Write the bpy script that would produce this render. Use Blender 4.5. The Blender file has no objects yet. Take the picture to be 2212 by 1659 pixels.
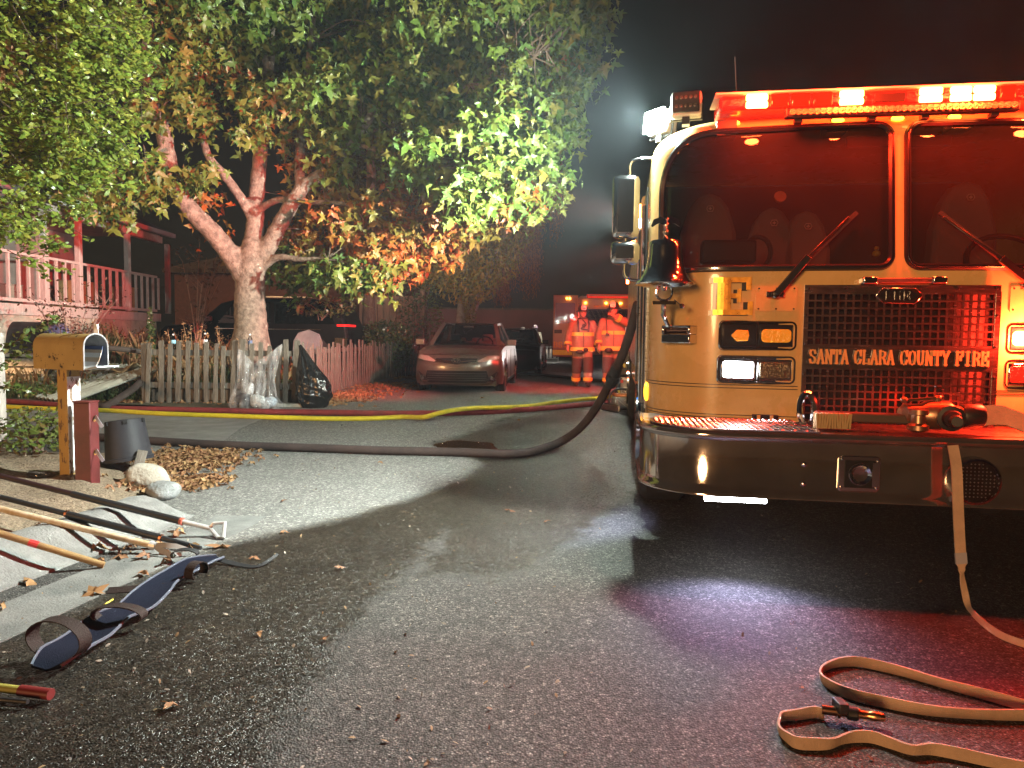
import bpy, math, random
import numpy as np
from mathutils import Vector, Matrix

random.seed(7)
RNG = np.random.default_rng(11)
R = math.radians
SC = bpy.context.scene
COL = SC.collection

# ---------------------------------------------------------------- camera
FPX = 1533.7            # focal length in pixels of a 2212 x 1659 picture
CAMZ = 1.10
PITCH, ROLL = R(3.64), 0.012
cd = bpy.data.cameras.new("camera")
cam = bpy.data.objects.new("camera", cd)
COL.objects.link(cam)
cd.sensor_fit = 'HORIZONTAL'
cd.sensor_width = 36.0
cd.lens = 36.0 * FPX / 2212.0
cd.clip_start, cd.clip_end = 0.05, 400
CAMROT = Matrix.Rotation(R(90) - PITCH, 3, 'X') @ Matrix.Rotation(ROLL, 3, 'Z')
cam.matrix_world = Matrix.Translation((0, 0, CAMZ)) @ CAMROT.to_4x4()
SC.camera = cam

# ---------------------------------------------------------------- world (night sky) and one weak low warm sun in place of unseen vehicle lights
w = bpy.data.worlds.new("World")
SC.world = w
w.use_nodes = True
wn = w.node_tree
bg = wn.nodes["Background"]
sky = wn.nodes.new("ShaderNodeTexSky")
sky.sky_type = 'NISHITA'
sky.sun_disc = False
sky.sun_elevation = R(1.0)
sky.sun_rotation = R(200)
wn.links.new(sky.outputs[0], bg.inputs[0])
bg.inputs[1].default_value = 0.0022
sl = bpy.data.lights.new("low_light", 'SUN')
sl.energy = 1.35
sl.color = (1.0, 0.53, 0.22)
sl.angle = R(12)
so = bpy.data.objects.new("low_light", sl)
COL.objects.link(so)
so.rotation_euler = Vector((0.55, 1.0, -0.13)).to_track_quat('-Z', 'Y').to_euler()

vs = SC.view_settings
vs.view_transform, vs.look, vs.exposure, vs.gamma = 'Standard', 'None', 0.35, 1.0
vs.use_curve_mapping = False
SC.render.engine = 'CYCLES'
cy = SC.cycles
cy.use_denoising = True
cy.max_bounces = 6
cy.diffuse_bounces = 2
cy.glossy_bounces = 4
cy.transmission_bounces = 6
cy.transparent_max_bounces = 16
cy.volume_bounces = 0
cy.caustics_reflective = cy.caustics_refractive = False
cy.sample_clamp_indirect = 4
cy.use_light_tree = True

# ---------------------------------------------------------------- helpers
def ray(px, py):
    """direction into the place of a point of the 2212 x 1659 photograph"""
    return CAMROT @ Vector(((px - 1106) / FPX, -(py - 829.5) / FPX, -1))
def G(px, py, z=0.0):
    d = ray(px, py)
    t = (z - CAMZ) / d.z
    return Vector((d.x * t, d.y * t, z))
def at(px, py, Y):
    d = ray(px, py)
    t = Y / d.y
    return Vector((d.x * t, Y, CAMZ + d.z * t))

class MB:
    def __init__(s):
        s.v, s.f, s.m = [], [], []
    def add(s, vs_, fs_, M=None, mi=0):
        o = len(s.v)
        for p in vs_:
            s.v.append(tuple(M @ Vector(p)) if M is not None else tuple(p))
        for q in fs_:
            s.f.append(tuple(i + o for i in q)); s.m.append(mi)
        return s
    def box(s, c, d, rot=None, mi=0, M=None, taper=1.0):
        x, y, z = d[0] / 2, d[1] / 2, d[2] / 2
        t = taper
        vs_ = [(-x, -y, -z), (x, -y, -z), (x, y, -z), (-x, y, -z), (-x * t, -y * t, z), (x * t, -y * t, z), (x * t, y * t, z), (-x * t, y * t, z)]
        T = Matrix.Translation(c)
        if rot is not None:
            T = T @ (rot.to_4x4() if isinstance(rot, Matrix) else Matrix.Rotation(rot, 4, 'Z'))
        if M is not None:
            T = M @ T
        return s.add(vs_, [(0, 3, 2, 1), (4, 5, 6, 7), (0, 1, 5, 4), (1, 2, 6, 5), (2, 3, 7, 6), (3, 0, 4, 7)], T, mi)
    def bar(s, a, b, wd, th, up=(0, 0, 1), mi=0):
        a, b = Vector(a), Vector(b)
        z = (b - a); L = z.length; z.normalize()
        x = Vector(up).cross(z)
        if x.length < 1e-4: x = Vector((1, 0, 0)).cross(z)
        x.normalize(); y = z.cross(x)
        Mr = Matrix((x, y, z)).transposed()
        return s.box((a + b) / 2, (wd, th, L), Mr, mi)
    def rings(s, rs, caps=True, closed=False, mi=0):
        o = len(s.v); n = len(rs[0])
        for r in rs: s.v.extend(tuple(p) for p in r)
        K = len(rs)
        for i in range(K if closed else K - 1):
            j = (i + 1) % K
            for k in range(n):
                l = (k + 1) % n
                s.f.append((o + i * n + k, o + i * n + l, o + j * n + l, o + j * n + k)); s.m.append(mi)
        if caps and not closed:
            s.f.append(tuple(o + k for k in range(n))[::-1]); s.m.append(mi)
            s.f.append(tuple(o + (K - 1) * n + k for k in range(n))); s.m.append(mi)
        return s
    def tube(s, pts, r, n=8, closed=False, mi=0, flat=1.0, up0=None):
        pts = [Vector(p) for p in pts]; K = len(pts)
        rr = r if isinstance(r, (list, tuple)) else [r] * K
        rs, up = [], None
        for i, p in enumerate(pts):
            a = pts[(i - 1) % K] if (i or closed) else p
            b = pts[(i + 1) % K] if (i < K - 1 or closed) else p
            t = (b - a).normalized()
            if up is None:
                up = Vector(up0) if up0 is not None else (Vector((0, 0, 1)) if abs(t.z) < .9 else Vector((0, 1, 0)))
            x = up.cross(t)
            if x.length < 1e-5: x = Vector((1, 0, 0)).cross(t)
            x.normalize(); y = t.cross(x); up = y
            rs.append([p + (x * math.cos(q) + y * math.sin(q) * flat) * rr[i] for q in (2 * math.pi * k / n for k in range(n))])
        return s.rings(rs, True, closed, mi)
    def ribbon(s, pts, wd, th, ups, mi=0):
        """flat strap; ups = direction of its width at each point"""
        pts = [Vector(p) for p in pts]; K = len(pts); rs = []
        for i, p in enumerate(pts):
            t = (pts[min(i + 1, K - 1)] - pts[max(i - 1, 0)]).normalized()
            u = Vector(ups[i] if isinstance(ups, list) else ups).normalized()
            nrm = t.cross(u).normalized(); u = nrm.cross(t).normalized()
            wi = wd[i] if isinstance(wd, list) else wd
            a, b = u * wi / 2, nrm * th / 2
            rs.append([p - a - b, p + a - b, p + a + b, p - a + b])
        return s.rings(rs, True, False, mi)
    def lathe(s, prof, n=16, M=None, mi=0, caps=True):
        rs = []
        for r, z in prof:
            ring = [Vector((r * math.cos(q), r * math.sin(q), z)) for q in (2 * math.pi * k / n for k in range(n))]
            rs.append([M @ p for p in ring] if M is not None else ring)
        return s.rings(rs, caps, False, mi)
    def ell(s, c, r, n=10, m=7, M=None, mi=0):
        T = Matrix.Translation(c)
        if M is not None: T = T @ M.to_4x4()
        rs = []
        for i in range(1, m):
            a = math.pi * i / m
            rs.append([T @ Vector((r[0] * math.sin(a) * math.cos(q), r[1] * math.sin(a) * math.sin(q), -r[2] * math.cos(a))) for q in (2 * math.pi * k / n for k in range(n))])
        return s.rings(rs, True, False, mi)
    def cap(s, a, b, ra, rb, n=8):
        """tapered capsule"""
        a, b = Vector(a), Vector(b); t = (b - a).normalized()
        return s.tube([a - t * ra * .85, a - t * ra * .5, a, b, b + t * rb * .5, b + t * rb * .85], [ra * .5, ra * .86, ra, rb, rb * .86, rb * .5], n)
    def prism(s, poly, y0, y1, M=None, mi=0):
        """polygon in x,z swept along y"""
        n = len(poly); o = len(s.v)
        vs_ = [(x, y0, z) for x, z in poly] + [(x, y1, z) for x, z in poly]
        fs_ = [tuple(range(n)), tuple(range(2 * n - 1, n - 1, -1))] + [(i, n + i, n + (i + 1) % n, (i + 1) % n) for i in range(n)]
        return s.add(vs_, fs_, M, mi)
    def build(s, name, mat, parent=None, smooth=35, bev=0.0, sub=0, remesh=0.0, kind=None, recalc=True):
        me = bpy.data.meshes.new(name)
        me.from_pydata(s.v, [], s.f)
        for mm in (mat if isinstance(mat, (list, tuple)) else [mat]): me.materials.append(mm)
        if isinstance(mat, (list, tuple)): me.polygons.foreach_set("material_index", s.m)
        if recalc:
            import bmesh
            bm = bmesh.new(); bm.from_mesh(me); bmesh.ops.recalc_face_normals(bm, faces=bm.faces); bm.to_mesh(me); bm.free()
        if smooth:
            me.polygons.foreach_set("use_smooth", [True] * len(me.polygons))
            me.set_sharp_from_angle(angle=R(smooth))
        o = bpy.data.objects.new(name, me); COL.objects.link(o)
        if parent is not None: o.parent = parent
        if remesh:
            md = o.modifiers.new("m", 'REMESH'); md.mode = 'VOXEL'; md.voxel_size = remesh; md.use_smooth_shade = True
            ms = o.modifiers.new("s", 'SMOOTH'); ms.factor = .5; ms.iterations = 4
        if bev:
            md = o.modifiers.new("b", 'BEVEL'); md.width = bev; md.segments = 2; md.limit_method = 'ANGLE'; md.angle_limit = R(40)
        if sub:
            md = o.modifiers.new("u", 'SUBSURF'); md.levels = md.render_levels = sub
        if kind: o["kind"] = kind
        return o

def npmesh(name, V, F, mat, parent=None, kind=None, smooth=False):
    """V (n,3) numpy, F (m,k) numpy - fast mesh"""
    me = bpy.data.meshes.new(name)
    F = np.asarray(F, np.int32); m, k = F.shape
    me.vertices.add(len(V)); me.vertices.foreach_set("co", np.asarray(V, np.float32).ravel())
    me.loops.add(m * k); me.loops.foreach_set("vertex_index", F.ravel())
    me.polygons.add(m); me.polygons.foreach_set("loop_start", np.arange(0, m * k, k, dtype=np.int32))
    me.update(calc_edges=True)
    if smooth: me.polygons.foreach_set("use_smooth", [True] * m)
    me.materials.append(mat)
    o = bpy.data.objects.new(name, me); COL.objects.link(o)
    if parent is not None: o.parent = parent
    if kind: o["kind"] = kind
    return o

def tag(o, label, cat, group=None):
    o["label"] = label; o["category"] = cat
    if group: o["group"] = group
    return o
def thing(name, label, cat, loc=(0, 0, 0), rz=0.0, group=None):
    o = bpy.data.objects.new(name, None); COL.objects.link(o)
    o.empty_display_size = .1
    o.location = loc; o.rotation_euler = (0, 0, rz)
    return tag(o, label, cat, group)
def dup(root, loc=None, rz=None, label=None):
    r = root.copy(); COL.objects.link(r)
    if loc is not None: r.location = loc
    if rz is not None: r.rotation_euler = (0, 0, rz)
    if label: r["label"] = label
    for ch in list(root.children):
        c = ch.copy(); COL.objects.link(c); c.parent = r
        for g in list(ch.children):
            d = g.copy(); COL.objects.link(d); d.parent = c
    return r
def lamp(name, kind, loc, energy, color, parent=None, aim=None, size=.1, cone=None, blend=.3):
    l = bpy.data.lights.new(name, kind); l.energy = energy; l.color = color
    if kind in ('POINT', 'SPOT'): l.shadow_soft_size = size
    if kind == 'AREA': l.shape = 'DISK'; l.size = size
    if cone: l.spot_size = R(cone); l.spot_blend = blend
    o = bpy.data.objects.new(name, l); COL.objects.link(o)
    o.location = loc
    if parent is not None: o.parent = parent
    if aim is not None: o.rotation_euler = Vector(aim).to_track_quat('-Z', 'Y').to_euler()
    return o

def catmull(P, n=8):
    P = [Vector(p) for p in P]; out = []
    for i in range(len(P) - 1):
        a, b, c, d = P[max(i - 1, 0)], P[i], P[i + 1], P[min(i + 2, len(P) - 1)]
        for k in range(n):
            t = k / n
            out.append(.5 * ((2 * b) + (c - a) * t + (2 * a - 5 * b + 4 * c - d) * t * t + (3 * b - a - 3 * c + d) * t ** 3))
    out.append(P[-1]); return out

# ---------------------------------------------------------------- materials
def mat(name, col, rough=.6, metal=0.0, var=0.0, vs_=8.0, bump=0.0, bs=60.0, emit=0.0, coat=0.0, col2=None, stretch=None, spec=.5, trans=0.0, back=False, emitcol=None):
    m = bpy.data.materials.new(name); m.use_nodes = True
    nt = m.node_tree; N, L = nt.nodes, nt.links
    p = N["Principled BSDF"]
    p.inputs["Base Color"].default_value = (*col, 1)
    p.inputs["Roughness"].default_value = rough
    p.inputs["Metallic"].default_value = metal
    p.inputs["Specular IOR Level"].default_value = spec
    p.inputs["Coat Weight"].default_value = coat
    p.inputs["Coat Roughness"].default_value = .05
    p.inputs["Transmission Weight"].default_value = trans
    if emit:
        p.inputs["Emission Color"].default_value = (*(emitcol or col), 1); p.inputs["Emission Strength"].default_value = emit
    tc = N.new("ShaderNodeTexCoord"); src = tc.outputs["Object"]
    if stretch:
        mp = N.new("ShaderNodeMapping"); mp.inputs["Scale"].default_value = stretch
        L.new(src, mp.inputs[0]); src = mp.outputs[0]
    if var or col2:
        nz = N.new("ShaderNodeTexNoise"); nz.inputs["Scale"].default_value = vs_; nz.inputs["Detail"].default_value = 6; nz.inputs["Roughness"].default_value = .65
        L.new(src, nz.inputs["Vector"])
        rp = N.new("ShaderNodeValToRGB")
        c2 = col2 or tuple(min(1, c * (1 + var)) for c in col)
        c1 = col if col2 else tuple(c * (1 - var) for c in col)
        rp.color_ramp.elements[0].color = (*c1, 1); rp.color_ramp.elements[0].position = .36
        rp.color_ramp.elements[1].color = (*c2, 1); rp.color_ramp.elements[1].position = .64
        L.new(nz.outputs["Fac"], rp.inputs[0]); L.new(rp.outputs[0], p.inputs["Base Color"])
        mr = N.new("ShaderNodeMapRange"); mr.inputs["To Min"].default_value = max(0, rough - .12); mr.inputs["To Max"].default_value = min(1, rough + .12)
        L.new(nz.outputs["Fac"], mr.inputs[0]); L.new(mr.outputs[0], p.inputs["Roughness"])
    if bump:
        nb = N.new("ShaderNodeTexNoise"); nb.inputs["Scale"].default_value = bs; nb.inputs["Detail"].default_value = 4
        L.new(src, nb.inputs["Vector"])
        b = N.new("ShaderNodeBump"); b.inputs["Strength"].default_value = bump; b.inputs["Distance"].default_value = .02
        L.new(nb.outputs["Fac"], b.inputs["Height"]); L.new(b.outputs[0], p.inputs["Normal"])
    return m

def glass(name, tint=(.5, .5, .5), refl=1.0, rough=.02, veil=0.0):
    m = bpy.data.materials.new(name); m.use_nodes = True
    nt = m.node_tree; N, L = nt.nodes, nt.links
    N.remove(N["Principled BSDF"])
    t = N.new("ShaderNodeBsdfTransparent"); t.inputs[0].default_value = (*tint, 1)
    g = N.new("ShaderNodeBsdfGlossy"); g.inputs["Roughness"].default_value = rough
    fr = N.new("ShaderNodeFresnel"); fr.inputs[0].default_value = 1.5
    mu = N.new("ShaderNodeMath"); mu.operation = 'MULTIPLY'; mu.inputs[1].default_value = refl
    mx = N.new("ShaderNodeMixShader")
    if veil:
        df = N.new("ShaderNodeBsdfDiffuse"); df.inputs[0].default_value = (.5, .48, .46, 1); m0 = N.new("ShaderNodeMixShader")  # pale layer imitates the reddish glare lying over the windscreen
        nz = N.new("ShaderNodeTexNoise"); nz.inputs["Scale"].default_value = 3; nz.inputs["Detail"].default_value = 6; mr = N.new("ShaderNodeMapRange"); mr.inputs["To Min"].default_value = veil * .4; mr.inputs["To Max"].default_value = veil * 1.6
        tc = N.new("ShaderNodeTexCoord"); L.new(tc.outputs["Object"], nz.inputs["Vector"]); L.new(nz.outputs["Fac"], mr.inputs[0]); L.new(mr.outputs[0], m0.inputs[0])
        L.new(t.outputs[0], m0.inputs[1]); L.new(df.outputs[0], m0.inputs[2]); t = m0
    L.new(fr.outputs[0], mu.inputs[0]); L.new(mu.outputs[0], mx.inputs[0]); L.new(t.outputs[0], mx.inputs[1]); L.new(g.outputs[0], mx.inputs[2])
    L.new(mx.outputs[0], N["Material Output"].inputs[0])
    return m

def leafmat(name, cols, rough=.45, transl=.25):
    """each leaf its own colour out of cols"""
    m = bpy.data.materials.new(name); m.use_nodes = True
    nt = m.node_tree; N, L = nt.nodes, nt.links
    p = N["Principled BSDF"]; p.inputs["Roughness"].default_value = rough
    g = N.new("ShaderNodeNewGeometry"); oi = N.new("ShaderNodeObjectInfo")
    ad = N.new("ShaderNodeMath"); ad.operation = 'ADD'; fr = N.new("ShaderNodeMath"); fr.operation = 'FRACT'
    L.new(g.outputs["Random Per Island"], ad.inputs[0]); L.new(oi.outputs["Random"], ad.inputs[1]); L.new(ad.outputs[0], fr.inputs[0])
    rp = N.new("ShaderNodeValToRGB"); e = rp.color_ramp.elements
    while len(e) < len(cols): e.new(.5)
    for i, c in enumerate(cols):
        e[i].position = i / max(1, len(cols) - 1); e[i].color = (*c, 1)
    L.new(fr.outputs[0], rp.inputs[0]); L.new(rp.outputs[0], p.inputs["Base Color"])
    tr = N.new("ShaderNodeBsdfTranslucent"); L.new(rp.outputs[0], tr.inputs[0])
    mx = N.new("ShaderNodeMixShader"); mx.inputs[0].default_value = transl
    L.new(p.outputs[0], mx.inputs[1]); L.new(tr.outputs[0], mx.inputs[2]); L.new(mx.outputs[0], N["Material Output"].inputs[0])
    return m

CHROME = mat("chrome", (.75, .75, .76), .09, 1.0, bump=.02, bs=9)
STEEL = mat("brushed_steel", (.55, .54, .53), .3, 1.0, var=.15, vs_=14, stretch=(1, 1, 12))
BLACK = mat("black_plastic", (.018, .018, .02), .45, bump=.05, bs=300)
RUBBER = mat("rubber", (.022, .022, .023), .75, var=.3, vs_=30, bump=.2, bs=120)
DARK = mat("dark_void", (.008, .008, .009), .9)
# ================================================================ SETTING
def sdf(poly, X, Y):
    """signed distance to a polygon (positive inside)"""
    P = np.array([(p[0], p[1]) for p in poly]); n = len(P)
    d = np.full(X.shape, 1e9); ins = np.zeros(X.shape, bool)
    for i in range(n):
        a, b = P[i], P[(i + 1) % n]; e = b - a
        t = np.clip(((X - a[0]) * e[0] + (Y - a[1]) * e[1]) / (e @ e + 1e-12), 0, 1)
        d = np.minimum(d, np.hypot(X - a[0] - t * e[0], Y - a[1] - t * e[1]))
        if a[1] != b[1]:
            ins ^= ((a[1] > Y) != (b[1] > Y)) & (X < (b[0] - a[0]) * (Y - a[1]) / (b[1] - a[1]) + a[0])
    return np.where(ins, d, -d)

def road_material():
    m = bpy.data.materials.new("asphalt"); m.use_nodes = True
    nt = m.node_tree; N, L = nt.nodes, nt.links; p = N["Principled BSDF"]
    tc = N.new("ShaderNodeTexCoord"); O = tc.outputs["Object"]
    def noise(s, d=5, r=.6):
        n = N.new("ShaderNodeTexNoise"); n.inputs["Scale"].default_value = s; n.inputs["Detail"].default_value = d; n.inputs["Roughness"].default_value = r
        L.new(O, n.inputs["Vector"]); return n.outputs["Fac"]
    def math_(op, a, b=None, c=None):
        n = N.new("ShaderNodeMath"); n.operation = op
        for i, q in enumerate((a, b, c)):
            if q is None: continue
            if isinstance(q, (int, float)): n.inputs[i].default_value = q
            else: L.new(q, n.inputs[i])
        return n.outputs[0]
    def ramp(f, stops):
        n = N.new("ShaderNodeValToRGB"); e = n.color_ramp.elements
        while len(e) < len(stops): e.new(.5)
        for i, (q, c) in enumerate(stops): e[i].position = q; e[i].color = (*c, 1)
        L.new(f, n.inputs[0]); return n.outputs[0]
    def mix(f, a, b, mode='MIX'):
        n = N.new("ShaderNodeMix"); n.data_type = 'RGBA'; n.blend_type = mode
        if isinstance(f, (int, float)): n.inputs[0].default_value = f
        else: L.new(f, n.inputs[0])
        L.new(a, n.inputs[6]); L.new(b, n.inputs[7]); return n.outputs[2]
    def attr(nm, amp, soft, s1=5.0, s2=40.0):
        a = N.new("ShaderNodeAttribute"); a.attribute_name = nm
        q = math_('ADD', a.outputs["Fac"], math_('MULTIPLY', math_('SUBTRACT', noise(s1), .5), amp))
        q = math_('ADD', q, math_('MULTIPLY', math_('SUBTRACT', noise(s2, 3), .5), amp * .5))
        mr = N.new("ShaderNodeMapRange"); mr.interpolation_type = 'SMOOTHSTEP'
        mr.inputs["From Min"].default_value = -soft; mr.inputs["From Max"].default_value = soft
        L.new(q, mr.inputs[0]); return mr.outputs[0]
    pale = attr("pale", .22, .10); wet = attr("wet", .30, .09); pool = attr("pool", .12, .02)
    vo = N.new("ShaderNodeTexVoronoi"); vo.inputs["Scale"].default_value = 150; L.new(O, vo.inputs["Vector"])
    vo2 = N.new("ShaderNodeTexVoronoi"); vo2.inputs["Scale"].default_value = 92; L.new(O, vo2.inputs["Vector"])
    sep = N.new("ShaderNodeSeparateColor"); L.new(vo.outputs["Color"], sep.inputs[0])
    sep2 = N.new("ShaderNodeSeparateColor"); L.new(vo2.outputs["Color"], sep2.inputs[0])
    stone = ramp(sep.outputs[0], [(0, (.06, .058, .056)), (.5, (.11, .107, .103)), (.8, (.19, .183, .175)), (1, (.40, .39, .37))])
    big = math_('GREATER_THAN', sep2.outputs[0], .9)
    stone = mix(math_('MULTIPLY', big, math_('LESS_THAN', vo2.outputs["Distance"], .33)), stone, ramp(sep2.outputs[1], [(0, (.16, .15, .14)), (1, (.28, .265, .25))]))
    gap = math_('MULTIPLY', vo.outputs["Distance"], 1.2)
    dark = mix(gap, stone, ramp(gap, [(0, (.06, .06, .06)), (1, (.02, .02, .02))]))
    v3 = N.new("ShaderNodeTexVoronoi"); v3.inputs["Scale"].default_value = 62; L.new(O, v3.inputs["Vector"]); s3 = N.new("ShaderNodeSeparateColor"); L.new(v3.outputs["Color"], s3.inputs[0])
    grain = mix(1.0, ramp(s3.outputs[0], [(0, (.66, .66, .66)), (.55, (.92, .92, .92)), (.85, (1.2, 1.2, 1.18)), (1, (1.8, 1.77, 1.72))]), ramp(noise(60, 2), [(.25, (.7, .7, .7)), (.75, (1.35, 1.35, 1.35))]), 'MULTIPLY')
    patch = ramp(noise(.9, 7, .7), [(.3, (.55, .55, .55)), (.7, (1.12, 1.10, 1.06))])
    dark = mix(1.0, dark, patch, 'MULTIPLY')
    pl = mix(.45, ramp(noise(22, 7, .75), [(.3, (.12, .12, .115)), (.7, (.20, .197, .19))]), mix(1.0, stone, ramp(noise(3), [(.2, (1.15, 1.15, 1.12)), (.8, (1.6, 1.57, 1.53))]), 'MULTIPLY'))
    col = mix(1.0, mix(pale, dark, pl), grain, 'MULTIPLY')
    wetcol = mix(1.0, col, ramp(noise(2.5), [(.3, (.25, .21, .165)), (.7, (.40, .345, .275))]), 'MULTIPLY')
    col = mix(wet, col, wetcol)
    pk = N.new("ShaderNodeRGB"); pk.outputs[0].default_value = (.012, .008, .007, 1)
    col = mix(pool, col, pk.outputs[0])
    # thin cracks
    cr = N.new("ShaderNodeTexVoronoi"); cr.feature = 'DISTANCE_TO_EDGE'; cr.inputs["Scale"].default_value = .55
    wv = N.new("ShaderNodeVectorMath"); wv.operation = 'MULTIPLY_ADD'; nw = N.new("ShaderNodeTexNoise"); nw.inputs["Scale"].default_value = 4; L.new(O, nw.inputs["Vector"])
    L.new(nw.outputs["Color"], wv.inputs[0]); wv.inputs[1].default_value = (.35, .35, 0); L.new(O, wv.inputs[2]); L.new(wv.outputs[0], cr.inputs["Vector"])
    crk = math_('MULTIPLY', math_('LESS_THAN', cr.outputs["Distance"], .002), math_('GREATER_THAN', noise(1.3), .57))
    bk = N.new("ShaderNodeRGB"); bk.outputs[0].default_value = (.012, .012, .012, 1)
    col = mix(crk, col, bk.outputs[0])
    L.new(col, p.inputs["Base Color"])
    rr = math_('SUBTRACT', .82, math_('MULTIPLY', wet, .44)); rr = math_('MAXIMUM', math_('SUBTRACT', rr, math_('MULTIPLY', pool, .6)), .06)
    L.new(rr, p.inputs["Roughness"])
    h = math_('ADD', math_('MULTIPLY', vo.outputs["Distance"], -.8), math_('MULTIPLY', noise(150, 3), .5))
    h = math_('ADD', h, math_('MULTIPLY', math_('MULTIPLY', vo2.outputs["Distance"], big), -.6))
    b = N.new("ShaderNodeBump"); b.inputs["Distance"].default_value = .007
    L.new(math_('SUBTRACT', .6, math_('MULTIPLY', pool, .55)), b.inputs["Strength"]); L.new(h, b.inputs["Height"])
    fa = N.new("ShaderNodeVectorMath"); fa.operation = 'SUBTRACT'; L.new(vo2.outputs["Color"], fa.inputs[0]); fa.inputs[1].default_value = (.5, .5, .5)
    fsn = N.new("ShaderNodeVectorMath"); fsn.operation = 'SCALE'; L.new(fa.outputs[0], fsn.inputs[0]); L.new(math_('MULTIPLY', math_('ADD', .20, math_('MULTIPLY', wet, .28)), math_('SUBTRACT', 1, pool)), fsn.inputs["Scale"])
    fb = N.new("ShaderNodeVectorMath"); fb.operation = 'ADD'; L.new(b.outputs[0], fb.inputs[0]); L.new(fsn.outputs[0], fb.inputs[1]); fn = N.new("ShaderNodeVectorMath"); fn.operation = 'NORMALIZE'; L.new(fb.outputs[0], fn.inputs[0]); L.new(fn.outputs[0], p.inputs["Normal"])
    return m

def lines(*segs):
    out = []
    for a, b, st in segs: out += list(np.arange(a, b, st))
    return np.array(out + [segs[-1][1]])
def gridmesh(name, xs, ys, zf, m, attrs=None, kind="structure", keep=None):
    X, Y = np.meshgrid(xs, ys); Z = zf(X, Y)
    V = np.stack([X, Y, Z], -1).reshape(-1, 3); nx, ny = len(xs), len(ys)
    i, j = np.meshgrid(np.arange(nx - 1), np.arange(ny - 1)); a = (j * nx + i).ravel()
    F = np.stack([a, a + 1, a + nx + 1, a + nx], -1)
    if keep is not None:
        c = V[F].mean(1); F = F[keep(c[:, 0], c[:, 1])]
    o = npmesh(name, V, F, m, None, kind, True)
    for nm, fn in (attrs or {}).items():
        at_ = o.data.attributes.new(nm, 'FLOAT', 'POINT'); at_.data.foreach_set("value", np.clip(fn(X, Y), -3, 3).astype(np.float32).ravel())
    return o

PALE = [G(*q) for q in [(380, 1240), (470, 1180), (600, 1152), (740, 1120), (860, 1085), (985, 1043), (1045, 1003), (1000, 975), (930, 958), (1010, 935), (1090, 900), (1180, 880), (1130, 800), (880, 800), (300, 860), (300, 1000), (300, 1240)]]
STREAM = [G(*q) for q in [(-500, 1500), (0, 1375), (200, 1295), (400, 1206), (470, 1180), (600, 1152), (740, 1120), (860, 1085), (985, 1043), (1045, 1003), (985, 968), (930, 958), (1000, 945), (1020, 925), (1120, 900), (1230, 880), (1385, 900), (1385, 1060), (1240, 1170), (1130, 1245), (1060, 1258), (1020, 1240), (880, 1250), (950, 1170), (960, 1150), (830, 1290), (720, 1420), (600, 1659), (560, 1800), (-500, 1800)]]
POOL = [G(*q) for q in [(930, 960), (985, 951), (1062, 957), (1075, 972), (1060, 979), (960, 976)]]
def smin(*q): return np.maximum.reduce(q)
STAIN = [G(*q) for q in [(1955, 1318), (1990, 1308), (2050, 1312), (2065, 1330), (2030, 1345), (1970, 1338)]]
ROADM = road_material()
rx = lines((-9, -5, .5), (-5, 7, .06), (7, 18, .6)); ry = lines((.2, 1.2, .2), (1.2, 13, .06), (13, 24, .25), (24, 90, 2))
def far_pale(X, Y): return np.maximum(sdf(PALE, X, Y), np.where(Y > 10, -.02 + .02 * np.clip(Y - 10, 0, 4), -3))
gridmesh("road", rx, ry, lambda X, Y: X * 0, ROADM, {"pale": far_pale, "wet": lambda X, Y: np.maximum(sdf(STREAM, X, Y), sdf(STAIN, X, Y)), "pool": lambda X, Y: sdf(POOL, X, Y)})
DIRT = mat("dirt", (.16, .115, .075), .95, col2=(.34, .26, .18), vs_=38, bump=.9, bs=70)
EARTH = mat("earth", (.05, .04, .028), .95, var=.5, vs_=2, bump=.6, bs=20)
gridmesh("ground", lines((-160, 160, 20)), lines((-60, 240, 20)), lambda X, Y: X * 0 - .06, EARTH)

# yard behind the picket fence, rising to the house
def yard_z(X, Y):
    r = np.clip(-3.75 - X, 0, 6.2)
    ramp = np.clip((Y - 11.25 - 1.9 * np.clip((-5.85 - X) / .4, 0, 1)) / 1.5, 0, 1)
    return .02 + ramp * (.05 + r * .165) + .04 * np.sin(X * 2.1 + Y) * np.sin(Y * 1.7) * np.clip(r, 0, 1)
gridmesh("yard", lines((-24, -12, 1), (-12, -3.6, .15)), lines((10.6, 26, .2), (26, 60, 2)), yard_z, mat("yard_soil", (.05, .042, .022), .95, col2=(.11, .09, .045), vs_=9, bump=.8, bs=30))
def yz(x, y): return float(yard_z(np.array([float(x)]), np.array([float(y)]))[0])

# dirt bed at the roadside with the kerb in front
KP = [(-2.75, .6), (-2.62, 1.6), (-2.43, 2.5), (-2.32, 3.1), (-2.20, 3.65), (-2.12, 4.05), (-2.11, 4.28)]
KP = [Vector((x, y, 0)) for x, y in KP]
def kx(Y): return np.interp(Y, [p.y for p in KP], [p.x for p in KP])
def bed_z(X, Y):
    edge = np.where(Y < 4.3, kx(Y) - .16, -2.2 - (Y - 4.3) * .55)
    d = np.clip((edge - X) / .45, 0, 1); e2 = np.clip((6.35 - Y) / .7, 0, 1)
    return .005 + (.10 + .05 * np.clip(-3.2 - X, 0, 1.5)) * d * e2 + .018 * np.sin(X * 7 + 1) * np.sin(Y * 6) * d * e2 + .012 * np.sin(X * 19) * np.sin(Y * 23) * d * e2
gridmesh("dirt_bed", lines((-9, -5, .2), (-5, -2.0, .05)), lines((.4, 6.6, .05)), bed_z, DIRT, keep=lambda X, Y: (X < np.where(Y < 4.3, kx(Y) - .1, -2.2 - (Y - 4.3) * .5)) & (Y < 6.5))
def bz(x, y): return float(bed_z(np.array([float(x)]), np.array([float(y)]))[0])
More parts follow.
